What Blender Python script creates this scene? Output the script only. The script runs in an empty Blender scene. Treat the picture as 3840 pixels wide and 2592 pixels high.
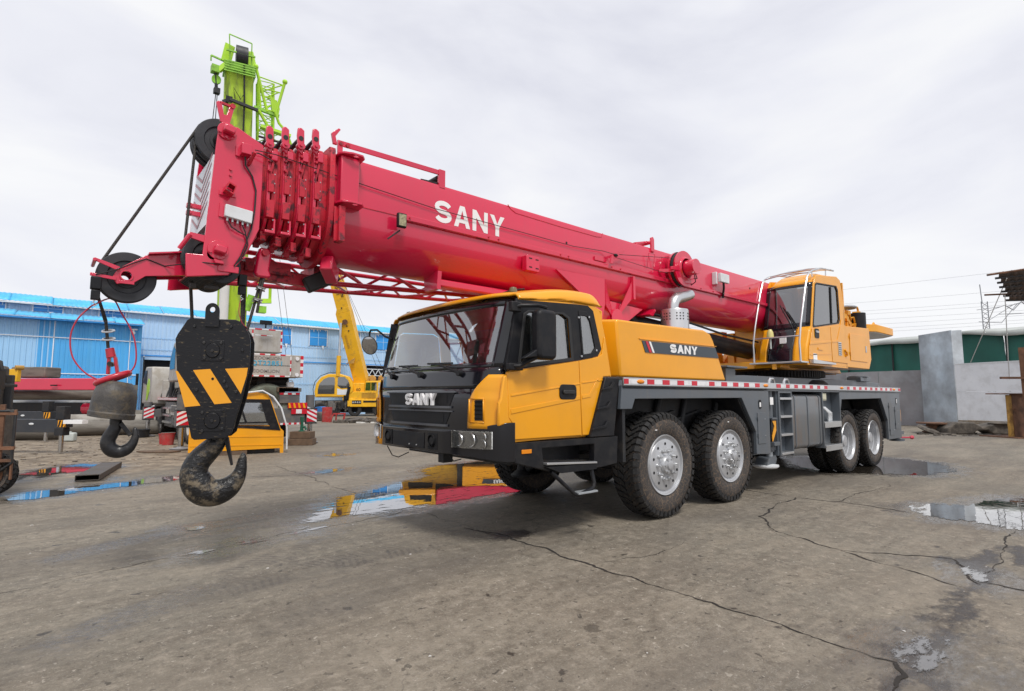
import bpy, bmesh, math, random
import numpy as np
from mathutils import Vector, Matrix
from mathutils.geometry import tessellate_polygon
random.seed(7)
R=math.radians
SC=bpy.context.scene
COL=SC.collection
# ------------------------------------------------------------ camera, sky, sun, exposure
BETA=R(49.504); PITCH=R(5.41)
CAM=Vector((-5.987,-4.001,1.5))
RV=Vector((math.sin(BETA),-math.cos(BETA),0)); FV=Vector((math.cos(BETA),math.sin(BETA),0))
camd=bpy.data.cameras.new('camera'); cam=bpy.data.objects.new('camera',camd); COL.objects.link(cam)
camd.sensor_width=36; camd.lens=36*2039.2/3840; camd.clip_end=2000; camd.clip_start=.05
fwd=(FV*math.cos(PITCH)+Vector((0,0,1))*math.sin(PITCH)); upv=(-FV*math.sin(PITCH)+Vector((0,0,1))*math.cos(PITCH))
cam.matrix_world=Matrix(((RV.x,upv.x,-fwd.x,CAM.x),(RV.y,upv.y,-fwd.y,CAM.y),(RV.z,upv.z,-fwd.z,CAM.z),(0,0,0,1)))@Matrix.Rotation(0.0011,4,'Z')
SC.camera=cam
SC.view_settings.view_transform='Standard'; SC.view_settings.look='None'
SC.view_settings.exposure=0.17; SC.view_settings.gamma=1
W=bpy.data.worlds.new('World'); SC.world=W; W.use_nodes=True
nt=W.node_tree; nt.nodes.clear()
def nn(t,typ,**k):
    n=t.nodes.new(typ)
    for a,b in k.items(): setattr(n,a,b)
    return n
# sun comes from behind the photographer, high, very soft (bright overcast)
SUN_EL=R(56); SUN_AZ=math.atan2(-0.85,-0.30)
sk=nn(nt,'ShaderNodeTexSky',sky_type='NISHITA',sun_disc=False,sun_elevation=SUN_EL,sun_rotation=math.pi/2-SUN_AZ)
b1=nn(nt,'ShaderNodeBackground'); b1.inputs[1].default_value=.07; nt.links.new(sk.outputs[0],b1.inputs[0])
tc=nn(nt,'ShaderNodeTexCoord'); mp=nn(nt,'ShaderNodeMapping'); mp.inputs['Scale'].default_value=(1,1,2.6)
nt.links.new(tc.outputs['Generated'],mp.inputs[0])
n1=nn(nt,'ShaderNodeTexNoise'); n1.inputs['Scale'].default_value=2.1; n1.inputs['Detail'].default_value=7; n1.inputs['Roughness'].default_value=.52; n1.inputs['Distortion'].default_value=.5
nt.links.new(mp.outputs[0],n1.inputs['Vector'])
cr=nn(nt,'ShaderNodeValToRGB'); e=cr.color_ramp.elements
e[0].position=.3; e[0].color=(.69,.70,.775,1); e[1].position=.64; e[1].color=(.89,.893,.91,1)
q=e.new(.48); q.color=(.80,.808,.865,1)
nt.links.new(n1.outputs[0],cr.inputs[0])
b2=nn(nt,'ShaderNodeBackground'); b2.inputs[1].default_value=1.0; nt.links.new(cr.outputs[0],b2.inputs[0])
mx=nn(nt,'ShaderNodeMixShader'); mx.inputs[0].default_value=.93
nt.links.new(b1.outputs[0],mx.inputs[1]); nt.links.new(b2.outputs[0],mx.inputs[2])
wo=nn(nt,'ShaderNodeOutputWorld'); nt.links.new(mx.outputs[0],wo.inputs[0])
sl=bpy.data.lights.new('sun','SUN'); sl.energy=2.3; sl.angle=R(14); sl.color=(1,.96,.9)
so=bpy.data.objects.new('sun',sl); COL.objects.link(so)
sd=Vector((math.cos(SUN_AZ)*math.cos(SUN_EL),math.sin(SUN_AZ)*math.cos(SUN_EL),math.sin(SUN_EL)))
so.rotation_euler=sd.to_track_quat('Z','Y').to_euler(); so.location=(0,0,30)

# ------------------------------------------------------------ materials
def mat(name,col,rough=.5,metal=0,coat=0,var=.12,vs=1.5,dirt=0,dcol=(.09,.07,.05),ds=3,dth=.55,bump=0,bs=60,streak=0,alpha=1,trans=0,cior=1.5,spec=.5,emit=0,soft=.08,stretch=(1,1,1)):
    m=bpy.data.materials.new(name); m.use_nodes=True; t=m.node_tree; L=t.links.new
    p=t.nodes['Principled BSDF']; p.inputs['Roughness'].default_value=rough; p.inputs['Metallic'].default_value=metal
    p.inputs['Coat Weight'].default_value=coat; p.inputs['Coat Roughness'].default_value=.10; p.inputs['Coat IOR'].default_value=cior; p.inputs['Alpha'].default_value=alpha
    p.inputs['Transmission Weight'].default_value=trans; p.inputs['Specular IOR Level'].default_value=spec
    c=(*col,1)
    g=nn(t,'ShaderNodeNewGeometry'); pos=g.outputs['Position']
    mpn=nn(t,'ShaderNodeMapping'); mpn.inputs['Scale'].default_value=stretch; L(pos,mpn.inputs[0]); pos=mpn.outputs[0]
    n=nn(t,'ShaderNodeTexNoise'); n.inputs['Scale'].default_value=vs; n.inputs['Detail'].default_value=5; L(pos,n.inputs['Vector'])
    r=nn(t,'ShaderNodeMapRange'); r.inputs[1].default_value=.3; r.inputs[2].default_value=.7; r.inputs[3].default_value=1-var; r.inputs[4].default_value=1+var; L(n.outputs[0],r.inputs[0])
    v=nn(t,'ShaderNodeVectorMath',operation='SCALE'); v.inputs[0].default_value=col; L(r.outputs[0],v.inputs['Scale']); out=v.outputs[0]
    if streak:
        ms=nn(t,'ShaderNodeMapping'); ms.inputs['Scale'].default_value=(14,14,.9); L(pos,ms.inputs[0])
        n3=nn(t,'ShaderNodeTexNoise'); n3.inputs['Scale'].default_value=1; n3.inputs['Detail'].default_value=4; L(ms.outputs[0],n3.inputs['Vector'])
        r3=nn(t,'ShaderNodeMapRange'); r3.inputs[1].default_value=.52; r3.inputs[2].default_value=.75; r3.inputs[4].default_value=streak; L(n3.outputs[0],r3.inputs[0])
        x=nn(t,'ShaderNodeMix',data_type='RGBA'); L(r3.outputs[0],x.inputs[0]); L(out,x.inputs[6]); x.inputs[7].default_value=(*dcol,1); out=x.outputs[2]
    if dirt:
        n2=nn(t,'ShaderNodeTexNoise'); n2.inputs['Scale'].default_value=ds; n2.inputs['Detail'].default_value=8; n2.inputs['Roughness'].default_value=.65; L(pos,n2.inputs['Vector'])
        r2=nn(t,'ShaderNodeMapRange'); r2.inputs[1].default_value=dth-soft; r2.inputs[2].default_value=dth+soft; r2.inputs[4].default_value=dirt; L(n2.outputs[0],r2.inputs[0])
        x=nn(t,'ShaderNodeMix',data_type='RGBA'); L(r2.outputs[0],x.inputs[0]); L(out,x.inputs[6]); x.inputs[7].default_value=(*dcol,1); out=x.outputs[2]
        rr=nn(t,'ShaderNodeMapRange'); rr.inputs[3].default_value=rough; rr.inputs[4].default_value=min(1,rough+.35); L(r2.outputs[0],rr.inputs[0]); L(rr.outputs[0],p.inputs['Roughness'])
    L(out,p.inputs['Base Color'])
    if emit:
        p.inputs['Emission Color'].default_value=c; p.inputs['Emission Strength'].default_value=emit
    if bump:
        nb=nn(t,'ShaderNodeTexNoise'); nb.inputs['Scale'].default_value=bs; nb.inputs['Detail'].default_value=4; L(pos,nb.inputs['Vector'])
        bp=nn(t,'ShaderNodeBump'); bp.inputs['Strength'].default_value=bump; bp.inputs['Distance'].default_value=.02; L(nb.outputs[0],bp.inputs['Height']); L(bp.outputs[0],p.inputs['Normal'])
    return m
YEL=(.80,.34,.006); RED=(.60,.004,.048); SLATE=(.085,.10,.118)
m_yel=mat('yellow_paint',YEL,.4,coat=.45,cior=1.5,spec=.3,var=.05,dirt=.12,dcol=(.35,.2,.08),ds=2,dth=.6,soft=.12,bump=.03,bs=3)
m_yel2=mat('yellow_paint_old',(.78,.42,.01),.45,var=.1,dirt=.45,dcol=(.2,.12,.05),ds=3,dth=.6)
m_red=mat('crimson_paint',RED,.42,coat=.75,cior=1.7,spec=.35,var=.06,vs=.8,streak=.16,dcol=(.42,.03,.06),bump=.025,bs=2.5)
m_redrough=mat('crimson_worn',(.5,.01,.03),.42,var=.15,dirt=.85,dcol=(.05,.022,.03),ds=11,dth=.57,soft=.04,bump=.15,bs=30)
m_slate=mat('slate_paint',SLATE,.38,coat=.15,var=.08,dirt=.25,dcol=(.16,.14,.12),ds=1.6,dth=.56,streak=.25,bump=.03,bs=4)
m_dark=mat('dark_chassis',(.012,.013,.016),.6,var=.3,dirt=.4,dcol=(.06,.05,.04),ds=5)
m_blk=mat('black_plastic',(.010,.0105,.013),.42,spec=.25,var=.12,dirt=.3,dcol=(.045,.04,.036),ds=6,bump=.05,bs=40)
m_gblk=mat('gloss_black',(.006,.0065,.010),.14,coat=.5,spec=.4,var=.1)
m_scuff=mat('black_scuffed',(.007,.007,.009),.36,spec=.35,var=.2,dirt=.6,dcol=(.17,.13,.075),ds=30,dth=.63,soft=.03,bump=.10,bs=60,stretch=(.55,.55,1.8))
m_mud=mat('hook_mud',(.010,.010,.011),.33,var=.2,dirt=.9,dcol=(.17,.135,.09),ds=10,dth=.555,soft=.06,bump=.6,bs=38)
m_ball=mat('ball_mud',(.055,.05,.046),.5,var=.35,vs=6,dirt=.6,dcol=(.15,.115,.07),ds=13,dth=.57,bump=.25,bs=60)
m_hookblk=mat('hook_black',(.009,.0095,.012),.36,var=.2,dirt=.3,dcol=(.08,.07,.06),ds=9,bump=.3,bs=20)
m_sil=mat('silver_paint',(.48,.49,.51),.33,metal=.45,var=.06,dirt=.15,dcol=(.2,.18,.16),ds=8)
m_alu=mat('aluminium',(.62,.63,.64),.3,metal=.85,var=.08)
m_galv=mat('galvanised_sheet',(.52,.56,.59),.42,metal=.55,var=.22,vs=.9,dirt=.55,dcol=(.17,.16,.17),ds=.8,dth=.5,soft=.15,bump=.15,bs=1.7)
m_galvd=mat('galvanised_dark',(.24,.23,.24),.5,metal=.3,var=.25,vs=.7,dirt=.6,dcol=(.36,.38,.4),ds=1.1,dth=.56,soft=.12,bump=.1,bs=2)
m_tread=mat('tyre_tread',(.010,.010,.011),.72,var=.3,vs=9,dirt=.35,dcol=(.06,.05,.04),ds=12,bump=.3,bs=60)
m_white=mat('white_paint',(.8,.8,.8),.45,var=.05)
m_wpan=mat('white_panel',(.74,.75,.78),.4,var=.05,dirt=.25,dcol=(.35,.34,.33),ds=2)
m_refr=mat('red_reflector',(.55,.01,.03),.3,var=.1)
m_refw=mat('white_reflector',(.72,.72,.74),.3,var=.06,dirt=.3,dcol=(.4,.38,.35),ds=10)
m_amber=mat('amber_lens',(.75,.24,.01),.15,var=.1)
m_rubber=mat('rubber',(.02,.02,.021),.6)
m_sheave=mat('sheave_nylon',(.020,.0215,.027),.5,var=.25,vs=6,dirt=.25,dcol=(.06,.06,.06),ds=14)
m_rope=mat('wire_rope',(.045,.04,.036),.55,metal=.3,var=.35,vs=90,bump=.6,bs=120)
m_cable=mat('black_cable',(.012,.012,.013),.5)
m_rcable=mat('red_cable',(.45,.03,.06),.5)
m_gbox=mat('white_box',(.66,.68,.70),.4,var=.06,dirt=.2,dcol=(.4,.38,.36),ds=9)
m_lime=mat('lime_paint',(.42,.72,.03),.4,var=.12,vs=2,dirt=.18,dcol=(.2,.28,.05),ds=4,coat=.2)
m_limeg=mat('lime_greasy',(.42,.62,.03),.5,var=.12,dirt=.8,dcol=(.12,.115,.085),ds=1.3,dth=.58,soft=.09,stretch=(3.2,3.2,.35))
m_limed=mat('lime_dirty',(.26,.55,.04),.5,var=.25,dirt=.4,dcol=(.04,.07,.03),ds=5)
m_tgrey=mat('truck_grey',(.42,.40,.37),.5,var=.1,dirt=.5,dcol=(.23,.19,.14),ds=3,streak=.3)
m_dgrey=mat('chassis_grey',(.10,.10,.105),.6,var=.2,dirt=.5,dcol=(.2,.17,.13),ds=4)
m_steel=mat('polished_rod',(.5,.5,.5),.18,metal=1,var=.1)
m_rust=mat('rusty_steel',(.16,.075,.04),.75,var=.35,vs=3,dirt=.8,dcol=(.06,.035,.025),ds=2.5,bump=.4,bs=20)
m_rusty=mat('rust_yellow',(.45,.25,.05),.65,var=.25,dirt=.8,dcol=(.13,.06,.03),ds=3,bump=.2)
m_wood=mat('old_wood',(.13,.085,.055),.8,var=.3,vs=6,bump=.4,bs=30)
m_pipe=mat('old_pipe',(.14,.125,.105),.6,var=.3,vs=1.2,dirt=.5,dcol=(.055,.045,.04),ds=2.5,bump=.2,stretch=(.4,.4,2))
m_scrap=mat('scrap',(.07,.06,.05),.75,var=.5,vs=4,dirt=.5,dcol=(.2,.17,.14),ds=6)
m_bright=mat('scrap_bright',(.55,.53,.5),.6,var=.3)
m_wallb=mat('pale_blue_sheet',(.42,.62,.86),.5,var=.10,vs=.35,dirt=.35,dcol=(.40,.55,.72),ds=.6,dth=.52,soft=.15,streak=.15)
m_wallb2=mat('bright_blue_sheet',(.075,.39,.78),.45,var=.10,vs=.4,dirt=.3,dcol=(.14,.42,.70),ds=.7,soft=.15)
m_wallb3=mat('mid_blue_sheet',(.33,.58,.85),.5,var=.08,vs=.4)
m_roofb=mat('roof_blue_sheet',(.07,.46,.78),.45,var=.14,vs=.5,dirt=.35,dcol=(.05,.26,.5),ds=1.1)
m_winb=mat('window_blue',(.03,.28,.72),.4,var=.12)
m_wht=mat('white_trim',(.75,.8,.85),.5,var=.08)
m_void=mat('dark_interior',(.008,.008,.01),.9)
m_green=mat('green_tarpaulin',(.008,.10,.075),.55,var=.22,vs=.8,bump=.6,bs=1.6,stretch=(1,1,.5))
m_gtarp=mat('grey_tarpaulin',(.40,.42,.40),.6,var=.15,vs=1,bump=.4,bs=2)
m_jerry=mat('jerrycan_plastic',(.45,.48,.46),.5,var=.1)
m_bred=mat('bucket_red',(.42,.03,.03),.5,dirt=.4,dcol=(.25,.18,.15),ds=5)
m_bblue=mat('barrel_blue',(.02,.14,.42),.5,dirt=.3)
m_brick=mat('brick_face',(.24,.19,.14),.85,var=.3,vs=5,bump=.4)
m_lamp=mat('lamp_clear',(.75,.77,.76),.12,metal=.55,var=.15,vs=12)
m_seat=mat('cab_interior',(.10,.10,.11),.7,var=.3,vs=3)
m_cream=mat('cab_panel_light',(.30,.29,.28),.7,var=.2,vs=2)
m_blued=mat('blue_cloth',(.03,.08,.25),.8)
m_pgreen=mat('green_iron',(.012,.10,.06),.5)
m_decal=mat('slate_decal',(.035,.05,.065),.35)
m_pipew=mat('pale_grey_rod',(.62,.62,.6),.35,var=.06)
def glassmat(name,tint,a,rough=.03):
    m=bpy.data.materials.new(name); m.use_nodes=True; t=m.node_tree; t.nodes.clear(); L=t.links.new
    tr=nn(t,'ShaderNodeBsdfTransparent'); tr.inputs[0].default_value=(*tint,1)
    gl=nn(t,'ShaderNodeBsdfGlossy'); gl.inputs['Roughness'].default_value=rough; gl.inputs[0].default_value=(1,1,1,1)
    df=nn(t,'ShaderNodeBsdfDiffuse'); df.inputs[0].default_value=(.3,.3,.29,1)
    lw=nn(t,'ShaderNodeLayerWeight'); lw.inputs[0].default_value=.5
    r=nn(t,'ShaderNodeMapRange'); r.inputs[1].default_value=0; r.inputs[2].default_value=1; r.inputs[3].default_value=a; r.inputs[4].default_value=.95; L(lw.outputs['Fresnel'],r.inputs[0])
    x=nn(t,'ShaderNodeMixShader'); L(r.outputs[0],x.inputs[0]); L(tr.outputs[0],x.inputs[1]); L(gl.outputs[0],x.inputs[2])
    x2=nn(t,'ShaderNodeMixShader'); x2.inputs[0].default_value=.025; L(x.outputs[0],x2.inputs[1]); L(df.outputs[0],x2.inputs[2])
    o=nn(t,'ShaderNodeOutputMaterial'); L(x2.outputs[0],o.inputs[0]); return m
m_glass=glassmat('window_glass',(.55,.60,.60),.19)
m_glassd=glassmat('tinted_glass',(.20,.23,.23),.14)
# tyre sidewall with dried mud scratches
def tyremat():
    m=mat('tyre_sidewall',(.032,.029,.028),.65,var=.25,vs=5,dirt=.6,dcol=(.075,.062,.053),ds=4,dth=.54,soft=.15,bump=.1)
    t=m.node_tree; L=t.links.new; p=t.nodes['Principled BSDF']; src=p.inputs['Base Color'].links[0].from_socket
    g=nn(t,'ShaderNodeNewGeometry'); nz=nn(t,'ShaderNodeTexNoise'); nz.inputs['Scale'].default_value=6; L(g.outputs['Position'],nz.inputs['Vector'])
    ad=nn(t,'ShaderNodeMix',data_type='RGBA',blend_type='LINEAR_LIGHT'); ad.inputs[0].default_value=.12; L(g.outputs['Position'],ad.inputs[6]); L(nz.outputs['Color'],ad.inputs[7])
    v=nn(t,'ShaderNodeTexVoronoi',feature='DISTANCE_TO_EDGE'); v.inputs['Scale'].default_value=17; L(ad.outputs[2],v.inputs['Vector'])
    r=nn(t,'ShaderNodeMapRange'); r.inputs[1].default_value=.02; r.inputs[2].default_value=.06; r.inputs[3].default_value=.45; r.inputs[4].default_value=0; L(v.outputs['Distance'],r.inputs[0])
    x=nn(t,'ShaderNodeMix',data_type='RGBA'); L(r.outputs[0],x.inputs[0]); L(src,x.inputs[6]); x.inputs[7].default_value=(.24,.16,.10,1); L(x.outputs[2],p.inputs['Base Color']); return m
m_tyre=tyremat()

# ------------------------------------------------------------ mesh helpers
ORG={}
def crv(pts,n=4,closed=False):
    P=[Vector(p) for p in pts]; N=len(P); out=[]
    for i in range(N if closed else N-1):
        if closed: a,b,c,d=P[(i-1)%N],P[i],P[(i+1)%N],P[(i+2)%N]
        else: a,b,c,d=P[max(i-1,0)],P[i],P[i+1],P[min(i+2,N-1)]
        for k in range(n):
            t=k/n; out.append(.5*((2*b)+(c-a)*t+(2*a-5*b+4*c-d)*t*t+(3*b-a-3*c+d)*t**3))
    if not closed: out.append(P[-1])
    return out
def tag(o,label=None,cat=None,group=None,kind=None):
    if label: o['label']=label
    if cat: o['category']=cat
    if group: o['group']=group
    if kind: o['kind']=kind
    return o
def empty(name,loc,label=None,cat=None,group=None):
    o=bpy.data.objects.new(name,None); COL.objects.link(o); o.location=loc; o.empty_display_size=.2; ORG[o.name]=Vector(loc); return tag(o,label,cat,group)
class M:
    def __init__(s,T=None): s.v=[]; s.f=[]; s.T=T; s.mi=[]; s.cm=0
    def add(s,vs,fs):
        b=len(s.v)
        for p in vs:
            p=Vector(p)
            s.v.append(tuple(s.T@p) if s.T is not None else tuple(p))
        for f in fs: s.f.append([b+i for i in f]); s.mi.append(s.cm)
        return s
    def box(s,x0,x1,y0,y1,z0,z1):
        return s.add([(x0,y0,z0),(x1,y0,z0),(x1,y1,z0),(x0,y1,z0),(x0,y0,z1),(x1,y0,z1),(x1,y1,z1),(x0,y1,z1)],[(3,2,1,0),(4,5,6,7),(0,1,5,4),(1,2,6,5),(2,3,7,6),(3,0,4,7)])
    def hexa(s,a,b):  # bottom quad a, top quad b
        return s.add(list(a)+list(b),[(3,2,1,0),(4,5,6,7),(0,1,5,4),(1,2,6,5),(2,3,7,6),(3,0,4,7)])
    def bar(s,p0,p1,w,h=None,up=(0,0,1)):
        h=h or w; p0=Vector(p0);p1=Vector(p1);d=(p1-p0).normalized();u=Vector(up)
        if abs(d.dot(u))>.98: u=Vector((1,0,0))
        a=d.cross(u).normalized()*w/2; b=a.cross(d).normalized()*h/2
        return s.hexa([p0-a-b,p0+a-b,p0+a+b,p0-a+b],[p1-a-b,p1+a-b,p1+a+b,p1-a+b])
    def cyl(s,p0,p1,r,n=20,r2=None,cap=True):
        p0=Vector(p0);p1=Vector(p1);d=(p1-p0).normalized();u=Vector((0,0,1)) if abs(d.z)<.9 else Vector((1,0,0))
        a=d.cross(u).normalized(); b=d.cross(a); r2=r if r2 is None else r2
        vs=[p0+(a*math.cos(2*math.pi*i/n)+b*math.sin(2*math.pi*i/n))*r for i in range(n)]+[p1+(a*math.cos(2*math.pi*i/n)+b*math.sin(2*math.pi*i/n))*r2 for i in range(n)]
        fs=[(i,(i+1)%n,n+(i+1)%n,n+i) for i in range(n)]
        if cap: fs+= [tuple(range(n))[::-1],tuple(range(n,2*n))]
        return s.add(vs,fs)
    def tube(s,pts,r,n=8,flat=1,closed=False,fn=None):
        pts=[Vector(p) for p in pts]; N=len(pts); rr=r if hasattr(r,'__len__') else [r]*N
        vs=[];prev=None
        for i,p in enumerate(pts):
            d=(pts[(i+1)%N if closed else min(i+1,N-1)]-pts[(i-1)%N if closed else max(i-1,0)]).normalized()
            if prev is None:
                u=Vector(fn) if fn else (Vector((0,0,1)) if abs(d.z)<.9 else Vector((0,1,0)))
                a=(u-d*u.dot(d)).normalized()
            else: a=(prev-d*prev.dot(d)).normalized()
            prev=a; b=d.cross(a)
            for k in range(n):
                t=2*math.pi*k/n; vs.append(p+a*math.cos(t)*rr[i]*flat+b*math.sin(t)*rr[i])
        M2=N if closed else N-1
        fs=[(i*n+k,i*n+(k+1)%n,((i+1)%N)*n+(k+1)%n,((i+1)%N)*n+k) for i in range(M2) for k in range(n)]
        if not closed: fs+=[tuple(range(n))[::-1],tuple(range((N-1)*n,N*n))]
        return s.add(vs,fs)
    def prism(s,poly,ax,a,b,holes=()):
        # poly in the two axes other than ax (cyclic order kept x<y<z); thickness from a to b along ax
        def P(u,v,w): return (w,u,v) if ax=='x' else ((u,w,v) if ax=='y' else (u,v,w))
        loops=[list(poly)]+[list(h) for h in holes]; flat=[p for l in loops for p in l]; n=len(flat)
        tri=tessellate_polygon([[Vector((p[0],p[1],0)) for p in l] for l in loops])
        vs=[P(p[0],p[1],a) for p in flat]+[P(p[0],p[1],b) for p in flat]
        fs=[tuple(t) for t in tri]+[tuple(n+i for i in t[::-1]) for t in tri]
        if not holes: fs=[tuple(range(n)),tuple(range(2*n-1,n-1,-1))]
        k=0
        for l in loops:
            m=len(l)
            for i in range(m): j=(i+1)%m; fs.append((k+i,k+j,n+k+j,n+k+i))
            k+=m
        return s.add(vs,fs)
    def lathe(s,prof,c,ax='y',n=48,sgn=1):
        vs=[]
        for (h,r) in prof:
            for i in range(n):
                t=2*math.pi*i/n; u,v=r*math.cos(t),r*math.sin(t)
                o=(h*sgn,u,v) if ax=='x' else ((u,h*sgn,v) if ax=='y' else (u,v,h*sgn))
                vs.append((c[0]+o[0],c[1]+o[1],c[2]+o[2]))
        fs=[(j*n+i,j*n+(i+1)%n,(j+1)*n+(i+1)%n,(j+1)*n+i) for j in range(len(prof)-1) for i in range(n)]
        return s.add(vs,fs)
    def grid(s,fn,nu,nv):
        vs=[fn(i/nu,j/nv) for i in range(nu+1) for j in range(nv+1)]
        return s.add(vs,[(i*(nv+1)+j,(i+1)*(nv+1)+j,(i+1)*(nv+1)+j+1,i*(nv+1)+j+1) for i in range(nu) for j in range(nv)])
    def sph(s,c,r,nu=16,nv=10,sq=(1,1,1)):
        vs=[];
        for j in range(nv+1):
            p=math.pi*j/nv
            for i in range(nu): t=2*math.pi*i/nu; vs.append((c[0]+r*sq[0]*math.sin(p)*math.cos(t),c[1]+r*sq[1]*math.sin(p)*math.sin(t),c[2]+r*sq[2]*math.cos(p)))
        return s.add(vs,[(j*nu+i,j*nu+(i+1)%nu,(j+1)*nu+(i+1)%nu,(j+1)*nu+i) for j in range(nv) for i in range(nu)])
    def build(s,name,m,parent=None,bevel=0,label=None,seg=2,thick=0,ang=32):
        V=np.array(s.v); c=(V.min(0)+V.max(0))/2
        me=bpy.data.meshes.new(name); me.from_pydata((V-c).tolist(),[],s.f)
        ms=m if isinstance(m,(list,tuple)) else [m]
        for q in ms: me.materials.append(q)
        if len(ms)>1: me.polygons.foreach_set('material_index',s.mi)
        me.update()
        bm=bmesh.new(); bm.from_mesh(me); bmesh.ops.remove_doubles(bm,verts=bm.verts,dist=1e-5); bmesh.ops.recalc_face_normals(bm,faces=bm.faces); bm.to_mesh(me); bm.free()
        me.polygons.foreach_set('use_smooth',[True]*len(me.polygons)); me.set_sharp_from_angle(angle=R(ang))
        o=bpy.data.objects.new(name,me); COL.objects.link(o); c=Vector(c); ORG[o.name]=c
        if parent is not None: o.parent=parent; o.location=c-ORG[parent.name]
        else: o.location=c
        if thick:
            sm=o.modifiers.new('solid','SOLIDIFY'); sm.thickness=thick; sm.offset=-1
        if bevel:
            bv=o.modifiers.new('bevel','BEVEL'); bv.width=bevel; bv.segments=seg; bv.limit_method='ANGLE'; bv.angle_limit=R(35); bv.harden_normals=False
        if label: o['label']=label
        return o
def kids(o): return [c for c in bpy.data.objects if c.parent==o]
def copytree(o,delta=(0,0,0),parent=None,rot=None,first=True,chs=None):
    if chs is None:
        chs={}
        for c in bpy.data.objects:
            if c.parent: chs.setdefault(c.parent.name,[]).append(c)
    n=o.copy(); COL.objects.link(n); ORG[n.name]=ORG[o.name]+Vector(delta)
    if first:
        n.location=o.location+Vector(delta)
        if rot is not None: n.rotation_euler=rot
    if parent is not None: n.parent=parent
    for c in chs.get(o.name,[]): copytree(c,delta,n,None,False,chs)
    return n
def text(s,size,name,m,parent,loc,xdir,zdir,bold=.02,ext=.004,align='LEFT',sx=1,label=None,shear=0,space=1):
    cu=bpy.data.curves.new(name,'FONT'); cu.body=s; cu.size=size; cu.offset=bold*size; cu.extrude=ext; cu.align_x=align; cu.shear=shear; cu.space_character=space; cu.resolution_u=4
    t=bpy.data.objects.new('tmp',cu); COL.objects.link(t)
    bpy.context.view_layer.update(); me=bpy.data.meshes.new_from_object(t.evaluated_get(bpy.context.evaluated_depsgraph_get()))
    bpy.data.objects.remove(t); me.name=name
    x=Vector(xdir).normalized(); z=Vector(zdir).normalized(); n=x.cross(z)
    Mx=Matrix(((x.x*sx,z.x,n.x,0),(x.y*sx,z.y,n.y,0),(x.z*sx,z.z,n.z,0),(0,0,0,1))); me.transform(Mx)
    me.materials.clear(); me.materials.append(m)
    o=bpy.data.objects.new(name,me); COL.objects.link(o); ORG[o.name]=Vector(loc)
    if parent is not None: o.parent=parent; o.location=Vector(loc)-ORG[parent.name]
    else: o.location=loc
    if label: o['label']=label
    return o
def letters(txt,x0,z0,h,w,gap,st,y,name,m,parent,th=.004,skew=0,slope=0,dirx=1,ax='y'):
    # heavy block lettering built from strokes
    mm=M(); x=x0
    def P(u,v):
        X=x+dirx*(u*w+skew*v*h); Z=z0+v*h+slope*(x-x0+u*w)
        return (X,Z)
    def poly(pts,holes=()): mm.prism([P(*p) for p in pts],ax,y-th/2,y+th/2,[[P(*p) for p in h] for h in holes])
    s=st/w; t=st/h
    for ch in txt:
        if ch=='N': poly([(0,0),(s,0),(s,.64),(1-s,0),(1,0),(1,1),(1-s,1),(1-s,.36),(s,1),(0,1)])
        elif ch=='Y': k=s*.52; poly([(.5-k,0),(.5+k,0),(.5+k,.42),(1,1),(1-s*1.15,1),(.5,.58),(s*1.15,1),(0,1),(.5-k,.42)])
        elif ch=='A':
            s1=s*1.05; a=s*.58; vt=1-t*.95; f=lambda v:s1+(.5-s1)*v/vt
            poly([(0,0),(s1,0),(f(.2),.2),(1-f(.2),.2),(1-s1,0),(1,0),(.5+a,1),(.5-a,1)],[[(f(.2+t*.85),.2+t*.85),(1-f(.2+t*.85),.2+t*.85),(.5,vt)]])
        elif ch=='S':
            hw=.5-s/2; rv=.25-t*.25
            path=[(.5+hw*math.cos(R(q)),.75-t*.25+rv*math.sin(R(q))) for q in range(18,271,18)]+[(.5+hw*math.cos(R(q)),.25+t*.25+rv*math.sin(R(q))) for q in range(72,-163,-18)]
            Lp,Rp=[],[]
            for i,pt in enumerate(path):
                p0=path[max(i-1,0)];p1=path[min(i+1,len(path)-1)]; dx,dy=(p1[0]-p0[0])*w,(p1[1]-p0[1])*h; d=math.hypot(dx,dy)
                nx,ny=-dy/d*st/2,dx/d*st/2; Lp.append((pt[0]+nx/w,pt[1]+ny/h)); Rp.append((pt[0]-nx/w,pt[1]-ny/h))
            poly(Lp+Rp[::-1])
        x+=dirx*(w+gap)
    return mm.build(name,m,parent)
def G(r,d,z=0): 
    p=CAM+RV*r+FV*d; return Vector((p.x,p.y,z))
def struct(o): o['kind']='structure'; return o
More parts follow.
